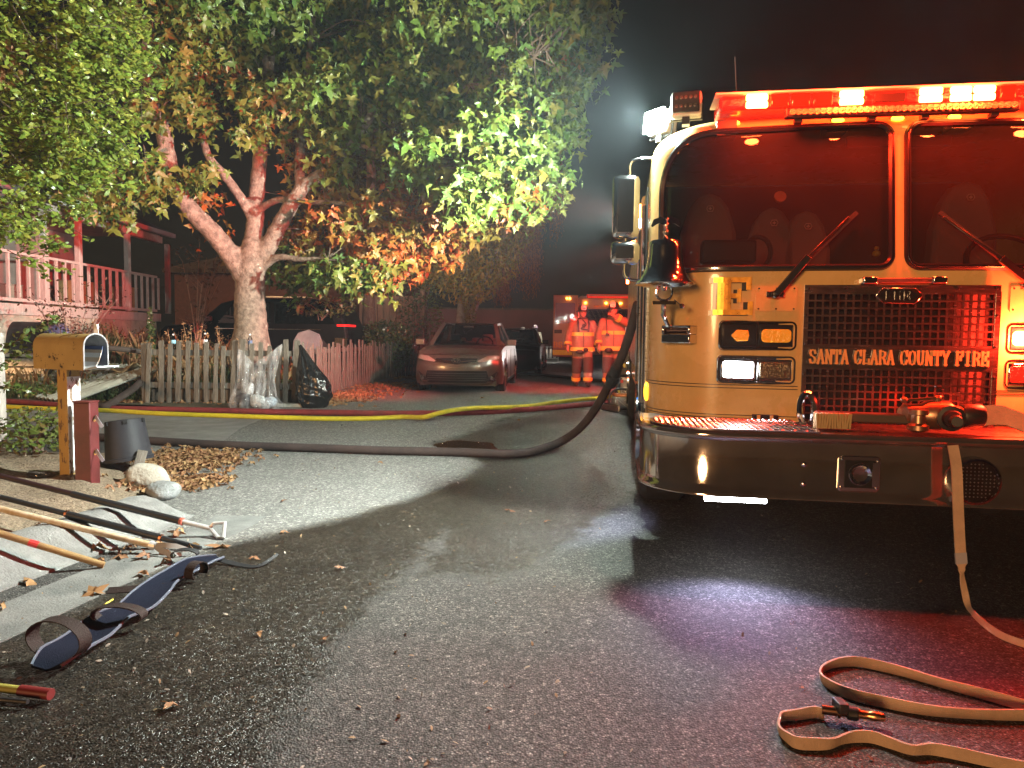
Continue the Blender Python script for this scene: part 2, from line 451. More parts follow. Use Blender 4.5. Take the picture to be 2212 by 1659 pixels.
CONC = mat("concrete", (.15, .15, .145), .85, col2=(.26, .26, .25), vs_=6, bump=.35, bs=90)
pts = catmull(KP, 8)
k = MB(); rs = []
prof = [(-.19, -.05), (-.19, .125), (-.10, .135), (-.02, .115), (.07, .06), (.15, .018), (.18, .012), (.18, -.05)]
for i, p in enumerate(pts):
    t = (pts[min(i + 1, len(pts) - 1)] - pts[max(i - 1, 0)]).normalized(); s = Vector((t.y, -t.x, 0))
    q = 1.0 if i < len(pts) - 3 else (.85, .6, .25)[i - len(pts) + 3]
    rs.append([p + s * a + Vector((0, 0, b * (q if b > 0 else 1))) for a, b in prof])
k.rings(rs); k.build("kerb", CONC, None, 50, kind="structure")
# gutter pan, level with the road
g = MB(); rs = []
for i, p in enumerate(pts):
    t = (pts[min(i + 1, len(pts) - 1)] - pts[max(i - 1, 0)]).normalized(); s = Vector((t.y, -t.x, 0))
    rs.append([p + s * .31 + Vector((0, 0, .004)), p + s * .62 + Vector((0, 0, .004)), p + s * .62 + Vector((0, 0, -.05)), p + s * .31 + Vector((0, 0, -.05))])
g.rings(rs); g.build("gutter", mat("gutter_concrete", (.12, .123, .12), .8, col2=(.21, .21, .20), vs_=5, bump=.3, bs=120), None, 30, kind="structure")
# concrete driveway
D0 = [G(*q) for q in [(-700, 882), (560, 885), (585, 897), (520, 925), (470, 962), (300, 950), (-900, 945)]]
d = MB(); n = len(D0)
d.add([(p.x, p.y, .006) for p in D0] + [(p.x, p.y, -.04) for p in D0], [tuple(range(n))] + [(i, (i + 1) % n, n + (i + 1) % n, n + i) for i in range(n)])
d.build("driveway", mat("driveway_concrete", (.19, .185, .175), .85, col2=(.29, .285, .27), vs_=3.2, bump=.25, bs=140), None, 0, kind="structure")
# ================================================================ NEAR FIRE ENGINE
PSI = R(8.5)
T0 = Vector((1.937, 3.555, 0))
UX, VX = Vector((math.cos(PSI), -math.sin(PSI), 0)), Vector((math.sin(PSI), math.cos(PSI), 0))
CAMP = Vector((0, 0, CAMZ))
def loc(P):
    q = Vector(P) - T0
    return Vector((q.dot(UX), q.dot(VX), q.z))
def fp(px, py, v=0.0):
    d = ray(px, py); o = loc(CAMP)
    t = (v - o.y) / d.dot(VX)
    P = CAMP + d * t
    return loc(P)
def vplan(u):
    a = abs(u)
    if a <= .8: return .04 * (a / .8) ** 2
    return .04 + .42 * (1 - math.sqrt(max(0, 1 - ((a - .8) / .42) ** 2)))
def inset(z): return 0 if z < 2.15 else .16 - math.sqrt(max(0, .16 ** 2 - (min(z, 2.31) - 2.15) ** 2))
def recl(z): return max(0, z - 1.45) * .12
def fs(px, py, off=0.0):
    v = 0
    for _ in range(8):
        P = fp(px, py, v - off); v = vplan(max(-1.215, min(1.215, P.x))) + recl(P.z)
    return P
OUT = [(-1.22, v) for v in (2.0, 1.7, 1.4, 1.1, .85, .65, .5)]
OUT += [(-.8 - .42 * math.cos(a), .04 + .42 * (1 - math.sin(a))) for a in np.linspace(0, math.pi / 2, 24)]
OUT += [(u, vplan(u)) for u in np.arange(-.78, .781, .02)]
OUT += [(-u, v) for u, v in OUT[30:6:-1]] + [(-u, v) for u, v in OUT[6::-1]]
OUT = np.array(OUT); _dl = np.hypot(*np.diff(OUT, axis=0).T); SS = np.concatenate([[0], np.cumsum(_dl)]); SS -= SS[-1] / 2
def surf(s, z, off=0.0):
    """point of the cab skin; off pushes it out"""
    u, v = np.interp(s, SS, OUT[:, 0]), np.interp(s, SS, OUT[:, 1])
    u1, v1 = np.interp(s + .01, SS, OUT[:, 0]), np.interp(s + .01, SS, OUT[:, 1])
    d = inset(z); fr = min(1, max(0, (2.0 - v) / 1.5))
    t = Vector((u1 - u, v1 - v, 0)); nrm = Vector((t.y, -t.x, 0)).normalized() if t.length > 1e-6 else Vector((0, -1, 0))
    return Vector((u * (1.22 - d) / 1.22, v + (d + recl(z)) * fr, z)) + nrm * off
_front = (OUT[:, 1] < .47)
def s_of(u): return float(np.interp(u, OUT[7:-7, 0], SS[7:-7]))

PAINT = mat("cream_paint", (.80, .50, .205), .28, 0, var=.10, vs_=2.2, coat=.6, bump=.015, bs=25)
HEADER = PAINT
REDP = mat("red_paint", (.35, .02, .015), .3, coat=.5)
GOLD = mat("gold_leaf", (.70, .36, .05), .3, .7, var=.2, vs_=20)
BLKP = mat("black_paint", (.012, .012, .013), .3, coat=.3)
TINT = glass("windscreen_glass", (.42, .40, .42), 1.0, .015, .028)
AMBER = mat("amber_lens", (.75, .28, .02), .15, emit=.25, emitcol=(1, .35, .02), bump=.5, bs=60)
AMBLIT = mat("amber_lit", (.9, .4, .05), .2, emit=9, emitcol=(1, .33, .02))
REDLENS = mat("red_lens", (.30, .006, .006), .12, emit=.5, emitcol=(1, .03, .01), bump=.6, bs=45, coat=.5)
REDLIT = mat("red_lit", (1, .3, .1), .3, emit=75, emitcol=(1, .12, .022))
REDGLOW = mat("red_glow", (.6, .02, .01), .2, emit=3.2, emitcol=(1, .02, .008))
WHITELIT = mat("white_lit", (1, 1, 1), .3, emit=60, emitcol=(.92, .95, 1))
SCENELIT = mat("scene_lit", (1, 1, 1), .3, emit=420, emitcol=(.85, 1, .86))
DIMLED = mat("unlit_led", (.10, .09, .08), .2, emit=.02, bump=.8, bs=70, coat=.5)
CLEARL = mat("clear_lens", (.16, .13, .08), .06, .5, bump=.7, bs=50, coat=1)
for q in (AMBLIT, WHITELIT, SCENELIT): q.cycles.emission_sampling = 'NONE'

EN = thing("fire_engine", "cream fire engine with lit red light bar, chrome bumper and bell, nearest the camera", "fire engine", T0, -PSI)

# ---- glyphs for lettering: strokes with slab serifs
GL = {
 'S': [[(.88, .76), (.76, .95), (.5, 1), (.22, .95), (.1, .76), (.24, .6), (.76, .42), (.9, .24), (.78, .05), (.5, 0), (.22, .05), (.1, .26)]],
 'A': [[(.1, 0), (.5, 1)], [(.5, 1), (.9, 0)], [(.28, .34), (.74, .34)], [(-.04, .03), (.26, .03)], [(.7, .03), (1.04, .03)]],
 'N': [[(.16, 0), (.16, 1)], [(.16, .98), (.84, .02)], [(.84, 0), (.84, 1)], [(0, .03), (.32, .03)], [(.68, .97), (1, .97)], [(0, .97), (.16, .97)]],
 'T': [[(.5, 0), (.5, 1)], [(.04, .95), (.96, .95)], [(.04, .74), (.04, 1)], [(.96, .74), (.96, 1)], [(.3, .03), (.7, .03)]],
 'C': [[(.9, .72), (.78, .93), (.5, 1), (.22, .9), (.08, .62), (.08, .38), (.22, .1), (.5, 0), (.78, .07), (.92, .3)], [(.92, .62), (.92, 1)]],
 'L': [[(.2, 0), (.2, 1)], [(.04, .05), (.94, .05)], [(.94, 0), (.94, .34)], [(.04, .97), (.38, .97)]],
 'R': [[(.18, 0), (.18, 1)], [(.04, .95), (.6, .95), (.84, .86), (.88, .74), (.8, .58), (.6, .5), (.2, .5)], [(.55, .5), (.8, .3), (.86, .06), (1.0, .03)], [(0, .03), (.36, .03)]],
 'O': [[(.5, 1), (.2, .9), (.08, .62), (.08, .38), (.2, .1), (.5, 0), (.8, .1), (.92, .38), (.92, .62), (.8, .9), (.5, 1)]],
 'U': [[(.16, 1), (.16, .3), (.28, .07), (.5, 0), (.72, .07), (.84, .3), (.84, 1)], [(0, .97), (.32, .97)], [(.68, .97), (1, .97)]],
 'Y': [[(.08, 1), (.5, .46)], [(.92, 1), (.5, .46)], [(.5, .5), (.5, 0)], [(-.04, .97), (.24, .97)], [(.76, .97), (1.04, .97)], [(.3, .03), (.7, .03)]],
 'F': [[(.2, 0), (.2, 1)], [(.04, .95), (.92, .95)], [(.92, 1), (.92, .7)], [(.2, .52), (.66, .52)], [(.66, .4), (.66, .64)], [(.02, .03), (.42, .03)]],
 'I': [[(.5, 0), (.5, 1)], [(.26, .03), (.74, .03)], [(.26, .97), (.74, .97)]],
 'E': [[(.2, 0), (.2, 1)], [(.04, .95), (.9, .95)], [(.9, 1), (.9, .7)], [(.2, .52), (.62, .52)], [(.62, .38), (.62, .66)], [(.04, .05), (.94, .05)], [(.94, 0), (.94, .32)]],
 'B': [[(.2, 0), (.2, 1)], [(.04, .95), (.62, .95), (.82, .84), (.82, .66), (.62, .53), (.2, .53)], [(.6, .53), (.88, .4), (.88, .16), (.64, .05), (.04, .05)]],
 'K': [[(.2, 0), (.2, 1)], [(.86, 1), (.22, .42)], [(.44, .6), (.9, 0)]], 'M': [[(.12, 0), (.12, 1)], [(.12, 1), (.5, .25)], [(.5, .25), (.88, 1)], [(.88, 1), (.88, 0)]],
 '7': [[(.1, .95), (.9, .95), (.5, .4), (.42, 0)]], '3': [[(.12, .9), (.5, 1), (.85, .8), (.75, .58), (.45, .52), (.8, .45), (.9, .22), (.5, 0), (.1, .12)]], ' ': [],
}
def letters(mb, txt, x, z, h, wd, pitch, put, t=.17, d=.003):
    """put(x, z, depth) -> 3D point; letters run along x"""
    n = 0
    for c in txt:
        if c == ' ': x += pitch * .62; continue
        for pl in GL[c]:
            for a, b in zip(pl[:-1], pl[1:]):
                n += 1
                ax, az, bx, bz_ = x + a[0] * wd, z + a[1] * h, x + b[0] * wd, z + b[1] * h
                dx, dz = bx - ax, bz_ - az; l = math.hypot(dx, dz); th = t * h * (1.0 if abs(dz) > abs(dx) else .55)
                ex, ez = dx / l * th * .4, dz / l * th * .4; nx, nz = -dz / l * th / 2, dx / l * th / 2
                q = [(ax - ex + nx, az - ez + nz), (ax - ex - nx, az - ez - nz), (bx + ex - nx, bz_ + ez - nz), (bx + ex + nx, bz_ + ez + nz)]
                dd = d + (n % 7) * .0003
                o = len(mb.v); mb.v += [tuple(put(i, j, 0)) for i, j in q] + [tuple(put(i, j, dd)) for i, j in q]
                mb.f += [(o + 4, o + 5, o + 6, o + 7)] + [(o + i, o + (i + 1) % 4, o + 4 + (i + 1) % 4, o + 4 + i) for i in range(4)]; mb.m += [0] * 5
        x += pitch
    return x

# ---- windscreens as rounded rectangles in (s, z)
zt_ = fs(1700, 276).z; zb_ = fs(1760, 578).z
sL0 = s_of(-1.165); sL1 = s_of(fs(1926, 420).x); sR0 = s_of(fs(1960, 420).x); sR1 = -sL0
def rrect(s0, s1, z0, z1, r, n=10):
    """r: radii bottom-left, bottom-right, top-right, top-left"""
    P = []
    for (cx, cz, a0, q) in ((s0 + r[0], z0 + r[0], 180, r[0]), (s1 - r[1], z0 + r[1], 270, r[1]), (s1 - r[2], z1 - r[2], 0, r[2]), (s0 + r[3], z1 - r[3], 90, r[3])):
        for k in range(n + 1):
            a = R(a0 + 90 * k / n); P.append((cx + q * math.cos(a), cz + q * math.sin(a)))
    return P
WL = rrect(sL0, sL1, zb_, zt_, (.06, .06, .075, .30)); WR = rrect(sR0, sR1, zb_, zt_, (.06, .06, .30, .075))
def dense(P, st=.03):
    out = []
    for a, b in zip(P, P[1:] + P[:1]):
        n = max(1, int(math.hypot(b[0] - a[0], b[1] - a[1]) / st))
        out += [(a[0] + (b[0] - a[0]) * k / n, a[1] + (b[1] - a[1]) * k / n) for k in range(n)]
    return out
ZB = .60
zr = list(np.arange(ZB, 2.14, .02)) + [2.15 + .16 * math.sin(a) for a in np.linspace(.05, math.pi / 2, 8)]
V = np.array([surf(s, z) for z in zr for s in SS]); n = len(SS)
i, j = np.meshgrid(np.arange(n - 1), np.arange(len(zr) - 1)); a = (j * n + i).ravel()
F = np.stack([a, a + 1, a + n + 1, a + n], -1)
cs = (SS[:-1] + SS[1:]) / 2; cz = (np.array(zr)[:-1] + np.array(zr)[1:]) / 2
Sg, Zg = np.meshgrid(cs, cz); Sg, Zg = Sg.ravel(), Zg.ravel()
dL, dR = sdf(WL, Sg, Zg), sdf(WR, Sg, Zg)
_ga, _gb = fp(1737, 616), fp(2159, 935)
ngr = ~((Sg > s_of(_ga.x) + .02) & (Sg < s_of(_gb.x) - .02) & (Zg < _ga.z - .02) & (Zg > _gb.z + .02))
npmesh("cab", V, F[(dL < 0) & (dR < 0) & ngr], PAINT, EN, None, True)
top = MB(); tp = [surf(s, 2.31) for s in SS]; top.add([p for p in tp], [tuple(range(len(tp)))]); top.build("roof", PAINT, EN, 0, recalc=False)
for nm, W, dd in (("windscreen", WL, dL), ("windscreen", WR, dR)):
    Vi = np.array([surf(s, z, -.008) for z in zr for s in SS])
    pane = npmesh(nm, Vi, F[dd > -.016], TINT, EN, None, True)
    ga = MB(); ga.tube([surf(s, z, .004) for s, z in dense(W)], .017, 6, True); ga.build("gasket", BLKP, pane)
    ch = MB(); ch.tube([surf(s, z, .016) for s, z in dense(W)], .005, 5, True); ch.build("bright_trim", CHROME, pane)
# cab rear, body, tank behind
b = MB(); b.box((0, 1.99, 1.45), (2.36, .03, 1.68)); b.build("cab_back", DARK, EN, 0)
b = MB(); b.box((0, 6.4, 1.5), (2.44, 7.6, 1.75)); b.build("body", PAINT, EN, 30, bev=.04)
b = MB(); b.box((0, 2.35, 1.35), (2.3, .6, 1.5)); b.build("pump_panel", STEEL, EN, 30)
b = MB(); b.box((0, 5.3, .5), (1.0, 9.2, .25)); b.build("chassis", BLACK, EN, 0)
for q in (3.6, 5.0, 6.4, 7.8, 9.2):
    b = MB(); b.box((-1.222, q, 1.5), (.03, 1.25, 1.3)); b.build("locker_door", STEEL, EN, 30, bev=.01)
def wheel(x, y, r, wdt, par, name="wheel", side=-1, rimr=.6, spokes=0):
    t = MB(); Mx = Matrix.Translation((x, y, r)) @ Matrix.Rotation(R(90), 4, 'Y')
    t.lathe([(r * .6, -wdt / 2), (r * .92, -wdt / 2), (r, -wdt * .36), (r, wdt * .36), (r * .92, wdt / 2), (r * .6, wdt / 2)], 36, Mx)
    o = t.build(name, RUBBER, par, 35)
    m_ = MB(); Ms = Matrix.Translation((x + side * wdt * .42, y, r)) @ Matrix.Rotation(R(90) * side, 4, 'Y')
    if spokes:
        m_.lathe([(r * rimr, .05), (r * rimr, .012), (r * rimr * .9, 0), (r * rimr * .9, .05)], 28, Ms, caps=False)
        for k in range(spokes):
            a = 2 * math.pi * k / spokes
            m_.box((r * rimr * .5 * math.cos(a), r * rimr * .5 * math.sin(a), .02), (r * rimr, r * .13, .025), Matrix.Rotation(a, 3, 'Z'), M=Ms)
        m_.lathe([(.001, -.0), (r * .16, 0.0), (r * .18, .05)], 12, Ms)
    else:
        m_.lathe([(.001, -.06), (r * .2, -.06), (r * .24, .0), (r * rimr * .85, .03), (r * rimr, -.01), (r * rimr, .06)], 24, Ms)
    m_.build("rim", CHROME, o, 35)
    return o
for x in (-1.08, 1.08): wheel(x, 1.2, .5, .3, EN, side=-1 if x < 0 else 1)
for x in (-1.05, 1.05): wheel(x, 6.3, .5, .38, EN, side=-1 if x < 0 else 1)

# ---- light bar
z0, z1 = fp(1700, 241, .0).z, fp(1700, 196, .0).z
xl = fp(1550, 220, .02).x
lb = MB(); lb.box((0, .14, (z0 + z1) / 2 + .012), (-2 * xl - .02, .23, z1 - z0 - .03)); BAR = lb.build("light_bar", REDLENS, EN, 30, bev=.02)
def sx(px, py, v): return fp(px, py, v).x
zc = (z0 + z1) / 2 + .012
for (p0, p1, lit) in ((1612, 1659, 1), (1814, 1866, 1), (1986, 2036, 1), (2053, 2099, 1), (2103, 2150, 1), (2255, 2305, 1), (2310, 2360, 1), (2440, 2495, 1), (1664, 1706, 0), (1709, 1752, 0), (1756, 1800, 0), (2160, 2196, 0)):
    xa, xb = sx(p0, 210, .02), sx(p1, 210, .02)
    if lit:
        for dz in (-.018, .018):
            m_ = MB(); m_.box(((xa + xb) / 2, .022, zc + dz), (xb - xa, .02, .033)); m_.build("red_beacon", REDLIT, BAR, 30, bev=.008)
    else:
        m_ = MB(); m_.box(((xa + xb) / 2, .026, zc), (xb - xa, .02, .07)); m_.build("reflector", mat("reflector", (.45, .03, .02), .08, .8, emit=.4, emitcol=(1, .05, .01)), BAR, 30, bev=.01)
for px in (1635, 1840, 2075, 2330):
    lamp("light_bar_lamp", 'POINT', (sx(px, 210, .02), -.13, zc), 50, (1, .03, .006), EN, None, .04)
xa, xb = sx(1890, 205, .02), sx(1955, 205, .02)
m_ = MB(); m_.box(((xa + xb) / 2, .026, zc - .005), (xb - xa, .02, .04)); m_.build("speaker_grille", BLACK, BAR, 30)
m_ = MB(); m_.box((0, .14, z1 + .0035), (-2 * xl + .02, .25, .008)); m_.build("top_trim", mat("white_trim", (.7, .68, .65), .4), BAR, 30)
m_ = MB()
for x in (-.85, -.3, .3, .85): m_ = MB(); m_.box((x, .2, z0 - .028), (.10, .12, .08)); m_.build("bar_foot", BLACK, BAR, 30)
xa, xb = sx(1698, 234, -.02), sx(2204, 222, -.02)
m_ = MB(); m_.box(((xa + xb) / 2, .0, z0 - .012), (xb - xa, .05, .048)); LS = m_.build("led_strip", BLACK, EN, 30, bev=.006)
ledm = mat("strip_led", (.55, .42, .22), .15, .6, bump=.5, bs=90)
e0 = MB(); e0.lathe([(.001, .004), (.012, .004), (.016, -.002), (.016, .008)], 8, Matrix.Rotation(R(90), 4, 'X')); L0 = e0.build("led", ledm, LS)
for k in range(36):
    o = L0 if k == 0 else L0.copy()
    if k: COL.objects.link(o); o.parent = LS
    o.location = (xa + .03 + (xb - xa - .06) * k / 35, -.027, z0 - .012)
for q in (1726, 1885, 2000, 2150):
    m_ = MB(); x = sx(q, 250, 0); m_.box((x, .02, z0 - .045), (.035, .04, .02)); m_.build("clip", BLACK, LS, 30)
for (px, py) in ((1576, 262), (1810, 257), (1942, 253), (2068, 250), (2330, 246)):
    P = fs(px, py); s = s_of(P.x)
    m_ = MB(); c = surf(s, P.z, .006); m_.ell(c, (.032, .014, .014), 12, 7); o = m_.build("marker_light", AMBLIT, EN)
    m_ = MB(); m_.ell(surf(s, P.z, -.002), (.038, .012, .02), 12, 7); m_.build("bezel", BLKP, o)
# ---- scene lights: one facing forward unlit, one facing the kerb lit
def scenelight(c, rz, lit, name):
    T = Matrix.Translation(c) @ Matrix.Rotation(rz, 4, 'Z') @ Matrix.Rotation(R(-6), 4, 'X')
    h = MB(); h.box((0, .04, 0), (.165, .10, .135), M=T); H = h.build(name, mat("lamp_housing", (.75, .72, .68), .35), EN, 30, bev=.02)
    f = MB(); f.box((0, -.013, 0), (.145, .012, .115), M=T); f.build("face", BLACK, H, 30, bev=.012)
    for r_ in (-1, 1):
        for k in range(5):
            l = MB(); l.lathe([(.001, .004), (.010, .002), (.0125, -.004)], 8, T @ Matrix.Translation((-.05 + .025 * k, -.0205, .024 * r_)) @ Matrix.Rotation(R(90), 4, 'X')); l.build("led", SCENELIT if lit else DIMLED, H)
    if lit:
        f = MB(); f.box((0, -.03, 0), (.155, .012, .125), M=T); f.build("lens", SCENELIT, H, 30, bev=.004)
    y = MB(); y.box((0, .04, -.085), (.04, .04, .05), M=T); y.tube([T @ Vector(p) for p in ((-.085, .04, 0), (-.085, .04, -.08), (.085, .04, -.08), (.085, .04, 0))], .008, 6); y.build("yoke", BLACK, H, 30)
    return H
P = fp(1482, 222, .25); scenelight((P.x, .25, P.z), R(-8), False, "scene_light")
P = fp(1420, 264, .55); SLP = Vector((P.x, .55, P.z)); scenelight(SLP, R(-48), True, "scene_light")
m_ = MB(); m_.bar((-1.13, .6, 2.2), SLP + Vector((.06, .04, -.05)), .05, .05); m_.build("light_bracket", BLACK, EN, 30)
SLT = Matrix.Translation(SLP) @ Matrix.Rotation(R(-48), 4, 'Z') @ Matrix.Rotation(R(-6), 4, 'X')
lamp("scene_lamp", 'SPOT', SLT @ Vector((0, -.05, 0)), 1900, (.91, 1.0, .91), EN, Vector((-1, -.12, -.12)), .04, 180, 1.0)

lamp("scene_lamp_halo", 'POINT', SLT @ Vector((0, -.055, 0)), 430, (.80, 1.0, .86), EN, None, .05)  # second lamp added to round out the halo in the haze
m_ = MB(); m_.box((-1.25, 4.9, 2.52), (.09, .3, .14)); o = m_.build("body_scene_light", SCENELIT, EN, 30, bev=.02)
lamp("scene_lamp", 'SPOT', (-1.33, 4.9, 2.52), 4300, (.95, 1.0, .84), EN, Vector((-1, .40, .42)), .06, 112, .9)
m_ = MB(); m_.box((-1.25, 8.6, 2.52), (.09, .3, .14)); o = m_.build("body_scene_light", SCENELIT, EN, 30, bev=.02)  # unseen lamp on the body, added to brighten the weeping tree
lamp("scene_lamp", 'SPOT', (-1.33, 8.6, 2.56), 1700, (1, .97, .86), EN, Vector((-5.6, 10.2, 2.9)), .06, 36, .6)
# aerial
m_ = MB(); P = fp(1597, 195, .5); m_.tube([(P.x, .5, 2.3), (P.x - .03, .5, 2.72)], .003, 5); m_.build("aerial", BLACK, EN)

# ---- grille
gx0, gz1 = fp(1737, 616).x, fp(1737, 616).z
gx1 = fp(2159, 619).x; gz0 = fp(1735, 935).z
GV = -.012
def gcell(mb, x0, x1, z0, z1, t=.012):
    mb.box(((x0 + x1) / 2, GV, (z0 + z1) / 2), (x1 - x0, t, z1 - z0))
ux0, uz1 = fp(1744, 634).x, fp(1744, 634).z; ux1 = fp(2148, 636).x; uz0 = fp(1740, 745).z
lz1 = fp(1735, 795).z; lz0 = gz0 + .03
NC = 24; px_ = (ux1 - ux0) / NC; NRU, NRL = 7, 8
gm = MB()
for (za, zb, nr) in ((uz0, uz1, NRU), (lz0, lz1, NRL)):
    ph = (zb - za) / nr
    for c in range(NC + 1): gcell(gm, ux0 + c * px_ - .0055, ux0 + c * px_ + .0055, za, zb, .010)
    for r_ in range(nr + 1): gcell(gm, ux0, ux1, za + r_ * ph - .0045, za + r_ * ph + .0045, .012)
gcell(gm, gx0, ux0, gz0, gz1, .014); gcell(gm, ux1, gx1, gz0, gz1, .014); gcell(gm, ux0 - .001, ux1 + .001, uz1, gz1, .0135); gcell(gm, ux0 - .001, ux1 + .001, lz1, uz0, .0135); gcell(gm, ux0 - .001, ux1 + .001, gz0, lz0, .0135)
GR = gm.build("grille", mat("grille_steel", (.42, .37, .36), .24, 1.0, var=.12, vs_=10, stretch=(1, 1, 10)), EN, 0)
m_ = MB(); m_.box(((gx0 + gx1) / 2, .05, (gz0 + gz1) / 2), (gx1 - gx0 - .02, .01, gz1 - gz0 - .02)); m_.build("grille_backing", mat("radiator", (.012, .010, .012), .5, bump=.6, bs=220), GR, 0)
m_ = MB()
for q in range(6):
    for zz in (gz1 - .018, gz0 + .015): m_.ell((gx0 + .02 + (gx1 - gx0 - .04) * q / 5, GV - .008, zz), (.007, .004, .007), 8, 5)
for q in range(1, 5):
    for xx in (gx0 + .012, gx1 - .012): m_.ell((xx, GV - .008, gz0 + (gz1 - gz0) * q / 5), (.006, .004, .006), 8, 5)
m_.build("bolts", BLKP, GR)
tx = fp(1745, 785).x; tx1 = fp(2132, 785).x; tz0, tz1 = fp(1940, 787).z, fp(1940, 758).z
NL = 20 + 3 * .62; pitch = (tx1 - tx) / NL
for (off, mt, t, d) in ((.0, BLKP, .27, .0015), (.0, mat("gold_letters", (.80, .50, .20), .4, .2), .17, .0045)):
    m_ = MB(); letters(m_, "SANTA CLARA COUNTY FIRE", tx, tz0, tz1 - tz0, pitch * .84, pitch, lambda x, z, q: (x, GV - .0085 - q, z), t, d); m_.build("lettering", mt, GR, 0)
# hexagonal maker's badge
hx = [fp(1693.6 + q * .2604, 553 + r_ * .2604, -.03) for q, r_ in ((755, 328), (820, 262), (1100, 262), (1160, 328), (1090, 400), (822, 392))]
m_ = MB(); m_.prism([(p.x, p.z) for p in hx], -.028, -.010); HB = m_.build("badge", CHROME, GR, 20, bev=.004)
cxy = sum((Vector((p.x, p.z)) for p in hx), Vector((0, 0))) / 6
m_ = MB(); m_.prism([(cxy.x + (p.x - cxy.x) * .88, cxy.y + (p.z - cxy.y) * .84) for p in hx], -.0305, -.027); m_.build("badge_face", BLKP, HB, 20)
m_ = MB(); letters(m_, "KME", cxy.x - .066, cxy.y - .018, .036, .034, .042, lambda x, z, q: (x, -.031 - q, z), .15, .004)
m_.tube([(cxy.x + .105 * math.cos(a) - .02, -.033, cxy.y + .034 * math.sin(a)) for a in np.linspace(-.9, 1.9, 14)], .0025, 5); m_.build("badge_mark", CHROME, HB, 0)
# grab bar above the grille
a, b_ = fp(1863, 607, -.03), fp(2036, 606, -.03)
m_ = MB(); m_.tube([(a.x, -.05, a.z), (b_.x, -.05, b_.z)], .013, 10); GB = m_.build("grab_rail", STEEL, EN)
m_ = MB()
for q in (a, b_): m_ = MB(); m_.box((q.x + (.025 if q is a else -.025), -.035, q.z), (.07, .07, .036)); m_.build("rail_end", CHROME, GB, 30, bev=.008)

# ---- light clusters each side of the grille
def cluster(xa, xb, za, zb, kind, side):
    zc_, xc = (za + zb) / 2, (xa + xb) / 2; v = vplan(max(abs(xa), abs(xb)) * .9) - .006
    P_ = rrect(xa, xb, za, zb, (.025,) * 4, 5); m_ = MB(); m_.prism(P_, v - .012, v + .05); H = m_.build("light_housing", CHROME, EN, 30, bev=.004)
    fr = MB(); fr.tube([(p[0] + (.008 if p[0] < xc else -.008), v - .014, p[1] + (.008 if p[1] < zc_ else -.008)) for p in P_], .008, 6, True); fr.build("light_bezel", CHROME, H)
    wdt = (xb - xa - .05) / 2
    for k in (0, 1):
        cx = xa + .02 + wdt / 2 + k * (wdt + .01)
        out_ = (k == 0) == (side < 0)
        m_ = MB(); m_.box((cx, v - .014, zc_), (wdt, .012, zb - za - .04)); m_.build("reflector", CHROME if kind == 'head' else BLKP, H, 30, bev=.006)
        m_ = MB()
        if kind == 'turn':
            if out_: pl = [(cx - side * -.048, zc_), (cx + side * .02, zc_ + .03), (cx - side * .045, zc_ + .03), (cx - side * .045, zc_ - .03), (cx + side * .02, zc_ - .03)]; pl = [(cx + side * .045, zc_), (cx + side * .015, zc_ + .03), (cx - side * .04, zc_ + .027), (cx - side * .046, zc_), (cx - side * .04, zc_ - .027), (cx + side * .015, zc_ - .03)]
            else: pl = rrect(cx - wdt * .43, cx + wdt * .43, zc_ - .034, zc_ + .034, (.02,) * 4, 4)
            m_.prism(pl, v - .032, v - .018); m_.build("turn_lamp", REDGLOW if side > 0 else AMBER, H, 30, bev=.004)
        elif kind == 'head':
            m_.prism(rrect(cx - wdt * .44, cx + wdt * .44, zc_ - .042, zc_ + .042, (.012,) * 4, 3), v - .030, v - .018)
            m_.build("headlight", WHITELIT if (out_ and side < 0) else (CLEARL if side < 0 else REDLENS), H, 30, bev=.004)
            if out_ and side < 0: lamp("headlight_lamp", 'SPOT', (cx, v - .06, zc_), 60, (.93, .95, 1), EN, Vector((-.05, -1, -.12)), .04, 100, .6)
        else:
            m_.prism(rrect(cx - wdt * .44, cx + wdt * .44, zc_ - .036, zc_ + .036, (.02,) * 4, 3), v - .030, v - .018)
            m_.build("red_beacon", REDLIT if not out_ else REDLENS, H, 30, bev=.004)
            if not out_: lamp("red_beacon_lamp", 'POINT', (cx, v - .10, zc_), 160, (1, .03, .010), EN, None, .03)
cA, cB = fp(1552, 692, .04), fp(1721, 759, .02); cC, cD = fp(1548, 766, .04), fp(1718, 832, .02)
cluster(cA.x, cB.x, cB.z, cA.z, 'turn', -1); cluster(cC.x, cD.x, cD.z, cC.z, 'head', -1)
cluster(-cB.x, -cA.x, cB.z, cA.z, 'flash', 1); cluster(-cD.x, -cC.x, cD.z, cC.z, 'head', 1)
# ---- E, access panel, step box, stripes
a, b_ = fp(1541, 680, .03), fp(1629, 598, .02)
def onskin(off): return lambda x, z, q: surf(s_of(x), z, off + q)
for mt, dx, dz, of in ((BLKP, -.022, -.004, .003), (GOLD, 0, 0, .0065)):
    m_ = MB(); w_, h_ = b_.x - a.x, b_.z - a.z
    for k, (xa, xb, za, zb) in enumerate(((.1, .44, .02, .98), (0, .95, .86, 1), (0, 1, 0, .14), (.42, .70, .44, .57), (.82, .951, .66, .87), (.87, 1.002, .13, .36), (.61, .702, .33, .69))):
        xs_ = np.linspace(xa, xb, 5); q_ = onskin(of + k * .0003)
        m_.rings([[q_(a.x + dx + x * w_, a.z + dz + za * h_, 0), q_(a.x + dx + x * w_, a.z + dz + zb * h_, 0), q_(a.x + dx + x * w_, a.z + dz + zb * h_, .002), q_(a.x + dx + x * w_, a.z + dz + za * h_, .002)] for x in xs_])
    m_.build("lettering", mt, EN, 0)
